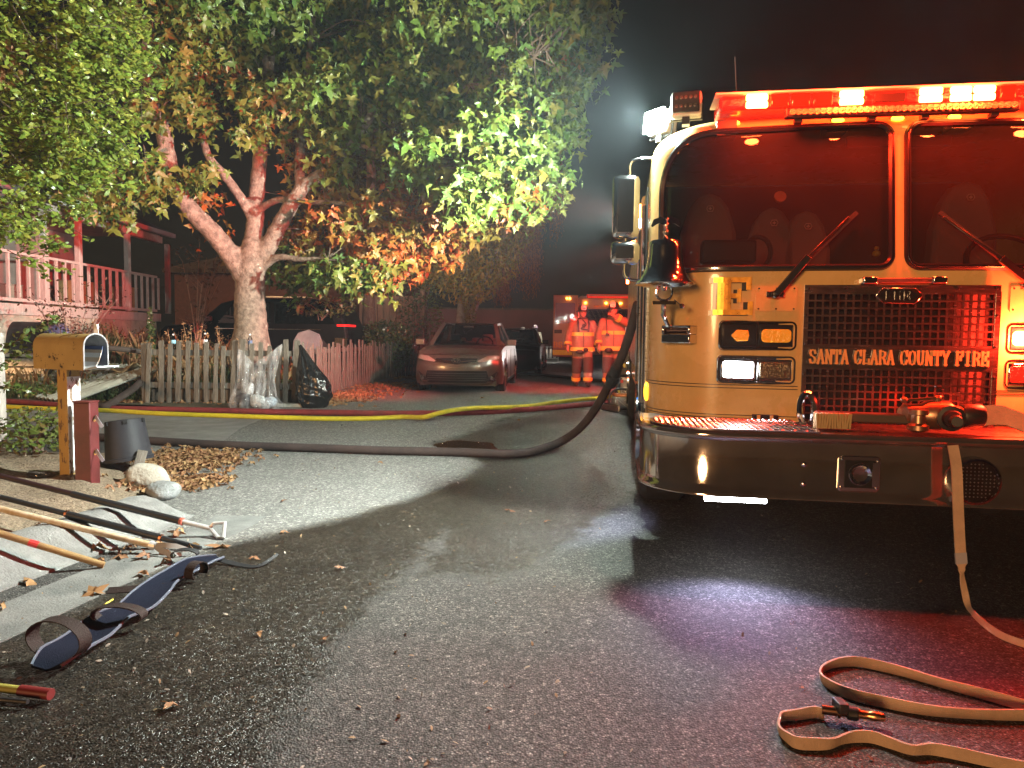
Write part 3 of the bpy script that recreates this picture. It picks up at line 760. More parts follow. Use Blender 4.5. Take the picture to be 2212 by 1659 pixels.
for sd in (-1, 1):
    a, b_ = fp(1632, 672, .02), fp(1722, 618, .02); xs_ = sorted((-sd * a.x, -sd * b_.x))
    P_ = dense(rrect(xs_[0], xs_[1], a.z, b_.z, (.012,) * 4, 4), .04)
    m_ = MB(); m_.rings([[surf(s_of(x), z, .001) for x, z in P_], [surf(s_of(x), z, .007) for x, z in P_]]); AP = m_.build("access_panel", PAINT, EN, 30)
    m_ = MB()
    for x in np.linspace(xs_[0] + .015, xs_[1] - .015, 3):
        for z in (a.z + .012, b_.z - .012): m_.ell(surf(s_of(x), z, .008), (.005, .003, .005), 6, 4)
    m_.build("screw", BLKP, AP)
m_ = MB()
for py in (818, 830):
    pass
zs1, zs2 = fp(1650, 833, .03).z, fp(1650, 905, .03).z
for zz in (zs1, zs1 - .016, zs2 + .016, zs2):
    for (sa, sb) in ((s_of(-1.21) - 1.3, s_of(gx0 - .01)), (s_of(gx1 + .01), s_of(1.21) + 1.3)):
        ps = np.linspace(sa, sb, 40); m_.rings([[surf(s, zz - .002, .0015), surf(s, zz + .002, .0015), surf(s, zz + .002, .004), surf(s, zz - .002, .004)] for s in ps])
m_.build("pinstripe", BLKP, EN, 0)
a, b_ = fp(1626, 921, .0), fp(1680, 897, .0)
m_ = MB(); m_.box(((a.x + b_.x) / 2, .012, (a.z + b_.z) / 2), (b_.x - a.x, .05, b_.z - a.z)); SB = m_.build("step_recess", DARK, EN, 0)
m_ = MB()
for q in (.2, .72): m_.box((a.x + (b_.x - a.x) * q, -.015, (a.z + b_.z) / 2), (.016, .012, b_.z - a.z)); 
m_.build("recess_bar", PAINT, SB, 30)
# chrome hose tray on the corner
a, b_ = fs(1443, 741, .02), fs(1506, 703, .02)
sm = s_of((a.x + b_.x) / 2); zz = (a.z + b_.z) / 2
T = Matrix.Translation(surf(sm, zz, .03)); pu = surf(sm + .02, zz) - surf(sm - .02, zz); T = T @ Matrix.Rotation(math.atan2(pu.y, pu.x), 4, 'Z')
m_ = MB(); hw, hh = abs(b_.x - a.x) * .62, abs(b_.z - a.z) / 2
m_.box((0, 0, -hh * .5), (hw * 2, .08, hh), M=T); m_.box((-hw + .008, 0, hh * .5), (.016, .08, hh), M=T); m_.box((hw - .008, 0, hh * .5), (.016, .08, hh), M=T); m_.box((0, 0, hh - .006), (hw * 2, .08, .012), M=T)
TR = m_.build("chrome_tray", CHROME, EN, 30, bev=.006)
m_ = MB(); m_.tube([T @ Vector((-hw + .02, -.005, hh * .5)), T @ Vector((hw - .02, -.005, hh * .5))], hh * .38, 12); m_.build("roller", mat("copper_roller", (.4, .2, .13), .25, 1), TR)

# ---- bell on its stand
P = fp(1436, 612, -.02); bx, bzz = P.x, P.z; sc_ = 1 / 413.0
T = Matrix.Translation((bx, .0, bzz))
prof = [(.002, 91), (30, 91), (33, 88), (35, 78), (36, 60), (39, 40), (45, 22), (55, 7), (64, 0), (63, -3), (55, 3), (40, 20), (30, 60), (.002, 70)]
m_ = MB(); m_.lathe([(r_ * sc_, z * sc_) for r_, z in prof], 40, T); BE = m_.build("bell", CHROME, EN, 40)
m_ = MB(); m_.tube([T @ Vector((0, 0, .15)), T @ Vector((0, 0, -.01))], .006, 6); m_.ell(T @ Vector((0, 0, -.02)), (.016, .016, .02), 10, 7); m_.build("clapper", CHROME, BE)
m_ = MB(); m_.lathe([(.02, .22), (.012, .235), (.008, .25), (.014, .262), (.014, .272), (.006, .28)], 12, T)
m_.ell(T @ Vector((0, 0, .30)), (.012, .012, .026), 8, 6); m_.ell(T @ Vector((.004, -.01, .328)), (.008, .012, .009), 8, 5)
for sd in (-1, 1):
    m_.ribbon([T @ Vector(p) for p in ((sd * .006, 0, .312), (sd * .03, .004, .328), (sd * .055, .01, .320), (sd * .072, .012, .296))], [.03, .036, .03, .008], .006, [Vector((0, .15, 1))] * 4)
m_.build("eagle_ornament", CHROME, BE, 50)
m_ = MB(); m_.tube([T @ Vector((.042 * math.cos(a), 0, -.045 + .042 * math.sin(a))) for a in np.linspace(0, 2 * math.pi, 20)[:-1]], .007, 7, True)
m_.box(T @ Vector((0, 0, -.10)), (.12, .04, .018)); m_.tube([T @ Vector((0, 0, -.10)), T @ Vector((0, .02, -.16)), T @ Vector((.04, .12, -.23))], .014, 8); m_.build("bell_bracket", CHROME, BE, 40)
m_ = MB(); m_.tube([T @ Vector((.05, -.02, -.085)), T @ Vector((.085, -.04, -.115))], .003, 5); m_.ell(T @ Vector((.088, -.042, -.118)), (.014, .014, .014), 10, 7); m_.build("bell_pull", BLKP, BE)

# ---- mirrors, rails and glowing strip for blue reflections at the left edge
def mirror(px0, px1, py0, py1, v):
    a, b_ = fp(px0, py1, v), fp(px1, py0, v); c = (a + b_) / 2
    m_ = MB(); wdt, h = b_.x - a.x, b_.z - a.z
    for k in range(1): m_.box((c.x, v, c.z), (wdt, .10, h))
    M_ = m_.build("mirror", CHROME, EN, 30, bev=.035); return M_, c, h
v = .62
M1, c1, h1 = mirror(1321, 1383, 378, 516, v); M2, c2, h2 = mirror(1318, 1382, 521, 572, v)
m_ = MB(); q = fp(1352, 345, v); q2 = fp(1400, 345, v)
m_.tube(catmull([(c1.x + .02, v, c1.z + h1 / 2 - .01), (c1.x + .02, v, q.z - .03), (c1.x + .05, v, q.z), (q2.x, v, q.z + .005), (q2.x + .1, v, q.z + .005)], 5), .009, 8)
m_.build("mirror_arm", CHROME, M1); m_ = MB(); m_.tube([(c2.x, v, c2.z + h2 / 2 - .02), (c1.x, v, c1.z - h1 / 2 + .02)], .008, 8)
m_.build("mirror_arm", CHROME, M1); m_ = MB(); q = fp(1362, 605, v); m_.tube(catmull([(c2.x - .005, v, c2.z - h2 / 2 + .01), (c2.x, v, q.z + .03), (c2.x + .05, v, q.z), (c2.x + .19, v, q.z - .005)], 5), .009, 8)
m_.build("mirror_arm", CHROME, M1)
m_ = MB()
for (u_, v_, za, zb, rr_) in ((-1.235, .60, .72, 1.42, .014), (-1.245, .82, .7, 1.95, .016), (-1.25, 1.5, .8, 1.9, .016)): m_.tube([(u_, v_, za), (u_, v_, zb)], rr_, 8)
m_.build("grab_rail", CHROME, EN)
m_ = MB(); m_.box((-1.226, .62, 1.05), (.014, .16, .72)); m_.box((-1.226, 1.15, 1.1), (.014, .7, .8)); m_.build("door_trim", STEEL, EN, 30, bev=.004)
m_ = MB(); m_.box((-1.232, 1.06, 1.80), (.012, .62, .5)); m_.build("side_window", BLKP, EN, 30, bev=.004)
m_ = MB(); m_.box((-1.245, .95, 1.52), (.02, .05, .42)); m_.box((-1.243, .97, 1.22), (.02, .04, .16)); m_.build("blue_reflection_strip", mat("blue_strip_glow", (.1, .3, .9), .3, emit=1.5, emitcol=(.03, .25, 1)), EN, 30)  # glowing strip imitates blue and white reflections on the cab side
P = fs(1406, 848, .0); m_ = MB(); m_.ell((-1.222, .44, P.z), (.018, .03, .058), 12, 9); m_.build("side_marker", mat("amber_side", (.9, .4, .05), .2, emit=3.5, emitcol=(1, .42, .02), bump=1, bs=45), EN)

# ---- wipers
def wiper(p0, p1, p2, nm="wiper"):
    a = fs(*p0, .03); b_ = fs(*p1, .03); c = fs(*p2, .02)
    m_ = MB(); m_.bar((a.x, a.y - .03, a.z), (b_.x, b_.y - .05, b_.z), .034, .022, (0, -1, 0)); m_.bar((b_.x, b_.y - .05, b_.z), (c.x, c.y - .015, c.z), .014, .012, (0, -1, 0)); W_ = m_.build(nm, BLKP, EN, 30, bev=.003)
    m_ = MB(); d = (c - b_); m_.bar((b_.x + .02, b_.y - .012, b_.z), (c.x + d.x * .12 + .015, c.y - .006, c.z + d.z * .12), .02, .012, (0, -1, 0)); m_.build("wiper_blade", RUBBER, W_, 0)
    m_ = MB(); m_.box((a.x, a.y - .005, a.z), (.085, .03, .03)); m_.lathe([(.022, -.02), (.02, .03), (.001, .034)], 12, Matrix.Translation(a) @ Matrix.Rotation(R(90), 4, 'X')); m_.build("wiper_pivot", BLKP, W_, 30, bev=.005)
wiper((1674, 636), (1742, 556), (1832, 470)); wiper((2226, 618), (2150, 560), (2034, 470))

# ---- inside the cab
SEAT = mat("seat_cloth", (.16, .14, .13), .85, bump=.2, bs=200)
def seat(px, py, wd, h):
    P_ = fp(px, py, .95); S_ = []
    m_ = MB(); prof = [(-wd * .52, -h), (-wd * .5, -h * .5), (-wd * .36, -h * .2), (-wd * .2, -.03), (0, 0), (wd * .2, -.03), (wd * .36, -h * .2), (wd * .5, -h * .5), (wd * .52, -h)]
    m_.prism([(P_.x + x, P_.z + z) for x, z in prof], .9, 1.05); o = m_.build("seat", SEAT, EN, 40, bev=.03)
    hx_ = [(.022, 0), (.013, .017), (-.013, .017), (-.022, 0), (-.013, -.017), (.013, -.017)]
    m_ = MB(); m_.tube([(P_.x + x, .868, P_.z - .11 + z) for x, z in hx_], .003, 5, True); m_.box((P_.x, .868, P_.z - .11), (.02, .004, .007)); m_.box((P_.x, .8685, P_.z - .11), (.007, .004, .018)); m_.build("seat_emblem", mat("emblem", (.6, .5, .45), .4), o, 0)
seat(1532, 418, .34, .5); seat(2085, 392, .36, .6); seat(1668, 448, .3, .5); seat(1740, 455, .3, .5)
m_ = MB(); m_.box((0, .42, 1.40), (2.2, .4, .14)); m_.box((0, .75, 1.3), (2.2, .5, .1)); m_.build("dashboard", BLACK, EN, 30, bev=.04)
P = fp(1572, 545, .45); m_ = MB(); m_.box((P.x, .45, P.z), (.30, .12, .13)); m_.build("console", BLACK, EN, 30, bev=.015)
P = fp(1645, 535, .45); m_ = MB(); m_.tube([(P.x - .02 + .07 * math.cos(a), .45, P.z - .03 + .09 * math.sin(a)) for a in np.linspace(-1.2, 2.6, 14)], .014, 7); m_.build("cable_loop", BLACK, EN)
P = fp(2150, 560, .5); m_ = MB(); Tm = Matrix.Translation((P.x + .1, .55, P.z - .03)) @ Matrix.Rotation(R(55), 4, 'X')
m_.tube([Tm @ Vector((.22 * math.cos(a), .22 * math.sin(a), 0)) for a in np.linspace(0, 2 * math.pi, 28)[:-1]], .016, 8, True); m_.build("steering_wheel", BLACK, EN)
m_ = MB()
for (p0, p1, py0, py1) in ((1830, 1940, 290, 318), (1968, 2060, 288, 316)):
    a, b_ = fp(p0, py1, .4), fp(p1, py0, .4); m_.box(((a.x + b_.x) / 2, .42, (a.z + b_.z) / 2), (b_.x - a.x, .02, b_.z - a.z))
m_.build("sun_visor", mat("visor", (.20, .16, .14), .8), EN, 30, bev=.008)
m_ = MB(); P = fp(1684, 428, .6); m_.lathe([(.001, -.01), (.03, -.006), (.035, .02)], 14, Matrix.Translation((P.x, .6, P.z)) @ Matrix.Rotation(R(70), 4, 'X')); m_.build("spot_lamp", mat("pale_reflector", (.7, .55, .3), .25, .6), EN)

# ---- bumper
BW, BF, BR = 1.285, -.56, .36
def bplan(off=0.0):
    P_ = [(-BW + off, .25), (-BW + off, .0)]
    P_ += [(-BW + BR - (BR - off) * math.cos(a), BF + BR - (BR - off) * math.sin(a)) for a in np.linspace(0, math.pi / 2, 14)]
    P_ += [(x, BF + off) for x in np.linspace(-BW + BR, BW - BR, 14)[1:-1]]
    P_ += [(BW - BR + (BR - off) * math.sin(a), BF + BR - (BR - off) * math.cos(a)) for a in np.linspace(0, math.pi / 2, 14)]
    return P_ + [(BW - off, .0), (BW - off, .25)]
bt = fp(1940, 945, BF).z; bb = fp(1940, 1092, BF).z
m_ = MB(); o0 = 0
levels = [(bt, .03), (bt + .004, .012), (bt - .012, .0), (bt - .03, .004), (bt - .04, .022), (bb + .055, .024), (bb + .03, .012), (bb + .02, .0), (bb + .004, .0), (bb, .02)]
for k, (z, off) in enumerate(levels): m_.v += [(x, y, z) for x, y in bplan(off)]
nb = len(bplan())
for k in range(len(levels) - 1):
    for q in range(nb - 1): m_.f.append((k * nb + q, k * nb + q + 1, (k + 1) * nb + q + 1, (k + 1) * nb + q)); m_.m.append(0)
BU = m_.build("bumper", mat("bumper_chrome", (.52, .47, .46), .08, .91, var=.12, vs_=7, bump=.012, bs=5), EN, 60)
m_ = MB(); P_ = bplan(.03); m_.add([(x, y, bt - .004) for x, y in P_], [tuple(range(len(P_)))]); m_.build("bumper_deck", mat("deck_steel", (.35, .33, .32), .3, 1, var=.3, vs_=9), BU, 0)
bfz = (bt + bb) / 2
T_ = MB(); P_ = [(x, y) for x, y in bplan(.055) if x < -.42 and y < -.0] + [(-.42, -.03), (-1.2, .0)]
T_.add([(x, y, bt) for x, y in P_] + [(x, y, bt + .008) for x, y in P_], [tuple(range(len(P_), 2 * len(P_)))] + [(i, (i + 1) % len(P_), len(P_) + (i + 1) % len(P_), len(P_) + i) for i in range(len(P_))])
TP = T_.build("tread_plate", mat("tread_alu", (.62, .6, .6), .22, 1), BU, 30)
d_ = MB(); k = 0
for ix, x in enumerate(np.arange(-1.2, -.45, .026)):
    for iy, y in enumerate(np.arange(-.48, -.05, .026)):
        if sdf(P_, np.array([x]), np.array([y]))[0] < .02: continue
        d_.box((x, y, bt + .0095), (.026, .007, .005), R(45) if (ix + iy) % 2 else R(-45), taper=.6)
d_.build("tread_pattern", mat("tread_alu_raised", (.7, .68, .66), .18, 1), TP, 0, kind="stuff")
m_ = MB()
for (px, py) in ((1737, 1003), (1735, 1045)):
    P = fp(px, py, BF + .024); m_.ell((P.x, BF + .02, P.z), (.012, .008, .012), 10, 6)
m_.build("bolt", CHROME, BU)
a, b_ = fp(1811, 1062, BF), fp(1906, 988, BF)
m_ = MB(); m_.prism(rrect(a.x, b_.x, a.z, b_.z, (.02,) * 4, 4), BF + .012, BF + .026); FG = m_.build("recess_frame", CHROME, BU, 30, bev=.004)
xc, zc_ = (a.x + b_.x) / 2, (a.z + b_.z) / 2; hw, hh = (b_.x - a.x) / 2 - .018, (b_.z - a.z) / 2 - .012
m_ = MB(); m_.box((xc, BF + .009, zc_), (hw * 1.75, .008, hh * 1.8)); m_.build("recess_back", DARK, FG, 0)
m_ = MB(); Tf = Matrix.Translation((xc, BF - .002, zc_)) @ Matrix.Rotation(R(90), 4, 'X'); m_.lathe([(.001, -.002), (.03, .0), (.042, .012), (.046, -.004), (.05, -.004)], 18, Tf); m_.build("fog_lamp", CHROME, FG)
m_ = MB(); m_.box((xc + hw * .85, BF + .002, zc_), (.02, .012, hh * 1.6)); m_.build("recess_clip", CHROME, FG, 30)
for sx_ in (-1, 1):
    for sz in (-1, 1): m_ = MB(); m_.ell((xc + sx_ * (hw + .004), BF + .009, zc_ + sz * hh * .92), (.006, .006, .006), 7, 5); m_.build("screw", CHROME, FG, 30)
P = fp(2106, 1040, BF); a = fp(2050, 1040, BF); rs_ = abs(P.x - a.x)
Tf = Matrix.Translation((P.x, BF + .012, P.z)) @ Matrix.Rotation(R(90), 4, 'X')
m_ = MB(); m_.lathe([(rs_ * .82, .01), (rs_ * .88, .03), (rs_ * .97, .026), (rs_ * 1.02, .0), (rs_ * 1.02, -.03)], 36, Tf, caps=False); SI = m_.build("siren", CHROME, BU)
m_ = MB(); m_.lathe([(.001, .014), (rs_ * .45, .012), (rs_ * .84, .004)], 30, Tf); m_.build("siren_mesh", mat("siren_mesh", (.06, .05, .05), .4, .8, bump=1, bs=160), SI)
dt = MB()
for q in np.arange(-rs_ * .8, rs_ * .8, .0155):
    for r_ in np.arange(-rs_ * .8, rs_ * .8, .0155):
        if q * q + r_ * r_ < (rs_ * .8) ** 2: dt.add([(Tf @ Vector((q + x, r_ + y, .0165))) for x, y in ((-.004, 0), (0, -.004), (.004, 0), (0, .004))], [(0, 1, 2, 3)])
dt.build("siren_grid", STEEL, SI, 0, kind="stuff")
a, b_ = fp(1521, 1082, BF + .03), fp(1655, 1088, BF + .03)
m_ = MB(); m_.box(((a.x + b_.x) / 2, BF + .03, bb - .012), (b_.x - a.x, .03, .018)); o = m_.build("ground_light", WHITELIT, BU, 30, bev=.004)
lamp("ground_lamp", 'SPOT', ((a.x + b_.x) / 2, BF - .0, bb - .035), 36, (.62, .60, 1), EN, Vector((-.05, -.62, -.78)), .06, 120, .8)
lamp("ground_lamp", 'SPOT', (-1.25, .35, .55), 50, (.62, .64, 1), EN, Vector((-.75, .25, -.7)), .05, 120, .8)
# red warning lamps, kerb side and rear; last one added to redden the fence
for (x, y, z, e, aim, cone) in ((-1.26, 10.25, 2.25, 620, (-.45, 1, -.14), 160), (-1.26, 2.9, 2.28, 5800, (-1, .49, .20), 40), (-1.26, 5.3, 2.28, 3200, (-.99, .80, -.22), 38)):
    m_ = MB(); m_.box((x + .02, y, z), (.06, .2, .1)); o = m_.build("side_warning_light", REDLIT, EN, 30, bev=.01)
    lamp("warning_lamp", 'SPOT', (x - .06, y + (.14 if y > 8 else 0), z), e, (1, .04, .03), EN, aim, .08, cone, .7)
# ================================================================ HOUSE with porch
WOODW = mat("pale_painted_wood", (.58, .52, .48), .6, var=.15, vs_=12, bump=.2, bs=40, stretch=(4, 4, .6))
SIDING = mat("porch_wall", (.42, .36, .33), .8, var=.15, vs_=3)
HS = thing("house", "house with a red-lit railed porch and low roof behind the picket fence yard", "house", (-9.2, 14, 0))
def hb(name, boxes, m, bev=0.0, par=None, loc_=True):
    b = MB()
    for c, d in boxes: b.box((c[0] + 9.2, c[1] - 14, c[2]), d)
    return b.build(name, m, par or HS, 30, bev=bev)
hb("porch_floor", [((-10.1, 13.3, 1.56), (2.1, 9.8, .10))], WOODW)
hb("fascia", [((-9.03, 13.3, 1.53), (.05, 9.9, .20))], WOODW)
hb("foundation", [((-9.12, 13.3, 1.05), (.08, 9.7, .80))], mat("foundation_render", (.50, .44, .36), .9, var=.2, vs_=5, bump=.4, bs=60))
hb("wall", [((-11.2, 13.0, 2.7), (.15, 11, 2.4))], SIDING)
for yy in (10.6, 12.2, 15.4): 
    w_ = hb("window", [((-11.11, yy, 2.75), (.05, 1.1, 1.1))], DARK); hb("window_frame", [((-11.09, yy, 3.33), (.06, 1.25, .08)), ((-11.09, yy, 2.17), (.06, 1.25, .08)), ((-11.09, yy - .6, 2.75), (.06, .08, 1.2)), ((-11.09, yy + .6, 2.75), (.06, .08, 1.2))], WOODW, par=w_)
hb("door", [((-11.11, 13.8, 2.6), (.06, .95, 2.0))], mat("door_paint", (.3, .12, .08), .5), .01)
hb("porch_wing", [((-10.35, 14.75, 2.65), (1.5, .12, 2.0))], SIDING)
hb("beam", [((-9.02, 13.3, 3.50), (.12, 10.0, .16))], WOODW)
hb("porch_ceiling", [((-10.1, 13.3, 3.60), (2.2, 9.9, .05))], SIDING)
rb = MB(); rb.prism([(-2.6, 1.35 + 3.6), (.45, 3.60), (.45, 3.68), (-2.6, 1.45 + 3.6)], -5.8, 4.6); rb.build("roof", mat("shingles", (.13, .13, .14), .9, var=.3, vs_=25, bump=.6, bs=50), HS, 20)
hb("gutter", [((-8.72, 13.3, 3.62), (.10, 10.2, .10))], mat("gutter_metal", (.45, .45, .47), .5))
pys = [9.2] + [at(q, 520, 12).y for q in ()]
def porch_y(px): # where the railing line x = -9.03 crosses a column of the picture
    d = ray(px, 640); return -9.03 / d.x * d.y
for px in (97, 172, 277, 363): hb("post", [((-9.03, porch_y(px), 2.55), (.11, .11, 1.80))], WOODW, .008)
hb("post", [((-9.03, porch_y(10) - .9, 2.55), (.11, .11, 1.80))], WOODW, .008)
hb("top_rail", [((-9.03, 13.2, 2.55), (.09, 9.7, .05))], WOODW); hb("bottom_rail", [((-9.03, 13.2, 1.70), (.06, 9.7, .06))], WOODW)
b = MB(); b.box((0, 0, 0), (.045, .045, .80)); B0 = b.build("baluster", WOODW, HS, 0)
ye = porch_y(363) - .3; k = 0
for y in np.arange(9.0, ye, .27):
    o = B0 if k == 0 else B0.copy()
    if k: COL.objects.link(o); o.parent = HS
    o.location = (-9.03 + 9.2, y - 14, 2.13); k += 1
# things standing on the porch
def crate(name, lab, cat, c, d, m):
    b = MB(); b.box((0, 0, d[2] / 2), d); b.box((0, 0, d[2] + .01), (d[0] + .03, d[1] + .03, .02)); o = b.build(name, m, None, 30, bev=.012); o.location = c; tag(o, lab, cat)
TAN = mat("cardboard", (.42, .27, .12), .85, var=.2, vs_=4)
crate("carton", "tall tan carton on the porch behind the railing, next to the middle post", "box", (-9.7, porch_y(230), 1.615), (.5, .7, .62), TAN)
crate("storage_box", "smaller tan box at the far right end of the porch behind the railing", "box", (-9.6, porch_y(318), 1.615), (.4, .5, .62), TAN)
crate("bin", "low pale green bin standing at the near left end of the porch", "bin", (-9.6, porch_y(74), 1.615), (.4, .45, .38), mat("green_bin", (.28, .34, .28), .6))

# ================================================================ FENCE (grey pickets)
WEATH = mat("weathered_wood", (.095, .08, .066), .88, col2=(.21, .18, .15), vs_=9, bump=.6, bs=45, stretch=(5, 5, .5))
FE = thing("picket_fence", "weathered grey picket fence with uneven tops running round the yard corner", "fence", (-3.55, 11.25, 0))
def picket_mesh(h, wd, sl):
    b = MB(); n = 5; rs = []
    off = [random.uniform(-.006, .006) for _ in range(n)]
    for k in range(n):
        z = -.03 + (h + .03) * k / (n - 1); x = sl * z + off[k]; ww = wd * random.uniform(.9, 1.08)
        rs.append([(x - ww / 2, -.011, z + (random.uniform(-.02, .02) if k == n - 1 else 0)), (x + ww / 2, -.011, z), (x + ww / 2, .011, z), (x - ww / 2, .011, z)])
    b.rings(rs); return b
def picket(x, y, h, wd, sl, rz):
    o = picket_mesh(h, wd, sl).build("picket", WEATH, FE, 20); o.location = (x + 3.55, y - 11.25, 0); o.rotation_euler = (random.uniform(-.03, .03), 0, rz)
front_px = [(320, 740, 9, .055), (349, 735, 11, .0), (366, 743, 9, .04), (385, 738, 10, .03), (407, 736, 9, .02), (425, 740, 9.5, .03), (446, 738, 9.5, .02), (466, 742, 9, .045), (483, 747, 8, .03), (503, 735, 11, .06), (527, 732, 10, 0), (545, 742, 9, .0), (562, 740, 9, .02), (582, 747, 9, .0), (600, 746, 9, .08), (617, 733, 10, .03), (636, 736, 12, .06)]
for px, py, wpx, sl in front_px:
    P = at(px, 860, 11.25 + random.uniform(-.012, .012)); T_ = at(px, py, 11.25)
    picket(P.x - sl * .3, P.y, T_.z, wpx / 136, sl, 0)
def fp_x(t):  # right-hand run of the fence, going away and bending in behind the car
    return [(-3.48, 11.4), (-3.55, 13.5), (-3.55, 15.5), (-3.45, 17.5), (-3.3, 19), (-2.95, 20.0), (-2.45, 20.6), (-1.9, 20.9)]
run = catmull([(x, y, 0) for x, y in fp_x(0)], 24); acc = 0; prev = run[0]
for q in run[1:]:
    acc += (q - prev).length
    if acc > .108:
        acc = 0; dr = (q - prev).normalized()
        picket(q.x, q.y, random.choice((.88, .9, .94, .98, 1.03)) + random.uniform(-.02, .02), random.uniform(.065, .09), random.uniform(-.02, .035), math.atan2(dr.y, dr.x))
    prev = q
for z in (.30, .82):
    b = MB(); b.bar((-2.35, .05, z), (0.05, .05, z), .09, .035, (0, 1, 0)); b.build("rail", WEATH, FE, 20)
    b = MB(); b.ribbon([(p.x + 3.48 - .06, p.y - 11.25, z) for p in run[::6]], .08, .03, Vector((0, 0, 1))); b.build("rail", WEATH, FE, 20)
for (x, y) in ((-5.86, 11.33), (-3.42, 11.36)):
    b = MB(); b.box((x + 3.55, y - 11.25, .46), (.09, .09, 1.0)); b.build("fence_post", WEATH, FE, 20, bev=.005)
b = MB(); b.box((-4.65 + 3.55, .2, .1), (2.3, .14, .26)); b.build("ground_sleeper", WEATH, FE, 20, bev=.01)

# tan board fence panel at the back
BF_ = thing("board_fence", "tan vertical board fence panel standing behind the dark shrub and the parked sedan", "fence", (-3.3, 23.2, 0))
BRD = mat("tan_boards", (.34, .22, .15), .8, var=.2, vs_=6, bump=.3, bs=30, stretch=(4, 4, .4))
for k in range(10):
    b = MB(); b.box((-1.6 + .2 * k, random.uniform(-.008, .008), 1.2), (.185, .03, 2.5)); b.build("board", BRD, BF_, 20, bev=.004)
b = MB(); b.box((.36, -.02, 1.3), (.12, .12, 2.75)); b.build("fence_post", BRD, BF_, 20, bev=.006)
b = MB(); b.box((-.65, .03, 2.2), (2.1, .05, .1)); b.build("rail", BRD, BF_, 20)
# dim reddish building far behind on the left and dark roofs
FB = thing("garage", "dim reddish-brown garage wall behind the sycamore and the dark parked cars", "garage", (-8, 27, 0))
b = MB(); b.box((0, 0, 1.9), (9.5, .2, 3.2)); b.build("wall", mat("brown_siding", (.09, .04, .03), .9, var=.2), FB, 0)
b = MB(); b.prism([(-5, 3.4), (5, 3.4), (5, 3.55), (0, 4.6), (-5, 3.55)], -.5, 5); b.build("roof", EARTH, FB, 0)
b = MB(); b.box((.5, -.13, 1.3), (3.0, .06, 2.2)); b.build("garage_door", mat("dark_door", (.05, .03, .028), .7), FB, 30, bev=.01)
FW = thing("far_wall", "low dark red wall closing the far end of the street", "wall", (2, 52, 0))
b = MB(); b.box((0, 0, 1.6), (30, .3, 3.2)); b.build("masonry", mat("far_red_wall", (.10, .03, .03), .9, var=.2, vs_=1), FW, 0)
b = MB(); b.box((0, 0, 3.25), (30.2, .45, .12)); b.build("coping", EARTH, FW, 0)

# ================================================================ PLANTS
def leafshape(kind):
    if kind == 'maple':
        P_ = []
        for ang, r_ in ((-90, .10), (-62, .30), (-40, .52), (-22, .30), (-8, .42), (8, .78), (20, .44), (42, .27), (62, .50), (76, .58), (90, .95), (104, .58), (118, .50), (138, .27), (160, .44), (172, .78), (188, .42), (202, .30), (220, .52), (242, .30)):
            P_.append((r_ * math.cos(R(ang)), r_ * math.sin(R(ang)) + .1, .10 * math.sin(R(ang * 3)) - .12 * r_))
        c = (0, .1, 0); V_ = [c] + P_; n = len(P_); return np.array(V_), np.array([(0, 1 + i, 1 + (i + 1) % n) for i in range(n)])
    if kind == 'oval': V_ = [(0, -.5, 0), (.2, -.15, .05), (.19, .2, .05), (0, .5, -.03), (-.19, .2, .05), (-.2, -.15, .05)]
    else: V_ = [(0, -.5, 0), (.11, -.1, .04), (.09, .2, .03), (0, .5, -.06), (-.09, .2, .03), (-.11, -.1, .04)]
    return np.array(V_), np.array([(0, 1, 5), (1, 2, 4), (1, 4, 5), (2, 3, 4)])
def rotmats(n, droop=.5, face=None):
    """random orientations: leaf tip (y) droops, blade roughly faces outward"""
    th = RNG.uniform(0, 2 * np.pi, n); el = RNG.normal(-droop, .5, n)
    y = np.stack([np.cos(th) * np.cos(el), np.sin(th) * np.cos(el), np.sin(el)], -1)
    r_ = RNG.normal(0, 1, (n, 3)) * .75 + (np.array(face) if face is not None else np.array((0, 0, .8)))
    x = np.cross(y, r_); x /= np.linalg.norm(x, axis=1, keepdims=True) + 1e-9
    z = np.cross(x, y); return np.stack([x, y, z], -1)
def scatter_leaves(name, C, size, kind, m, parent=None, kindprop='stuff', droop=.5, face=None, jit=.35):
    V_, F_ = leafshape(kind); n = len(C)
    s = size * RNG.uniform(1 - jit, 1 + jit, n)
    Rm = rotmats(n, droop, face)
    VV = np.einsum('nij,kj->nki', Rm, V_) * s[:, None, None] + C[:, None, :]
    FF = F_[None] + (np.arange(n) * len(V_))[:, None, None]
    return npmesh(name, VV.reshape(-1, 3), FF.reshape(-1, 3), m, parent, kindprop)
def leaf_parts(C, size, kind, m, parent, count, droop=.5, face=None):
    V_, F_ = leafshape(kind); me = None; Rm = rotmats(count, droop, face)
    for k in range(count):
        if me is None: o = npmesh("leaf", V_, F_, m, parent); me = o.data
        else: o = bpy.data.objects.new("leaf", me); COL.objects.link(o); o.parent = parent
        M_ = Matrix(Rm[k].tolist()).to_4x4(); sc = size * random.uniform(.75, 1.3)
        o.matrix_basis = Matrix.Translation(C[k]) @ M_ @ Matrix.Scale(sc, 4)
def blob(c, r, n, shell=.55):
    d = RNG.normal(0, 1, (n, 3)); d /= np.linalg.norm(d, axis=1, keepdims=True)
    rr = RNG.uniform(shell ** 3, 1, n) ** (1 / 3)
    return np.array(c) + d * rr[:, None] * np.array(r)
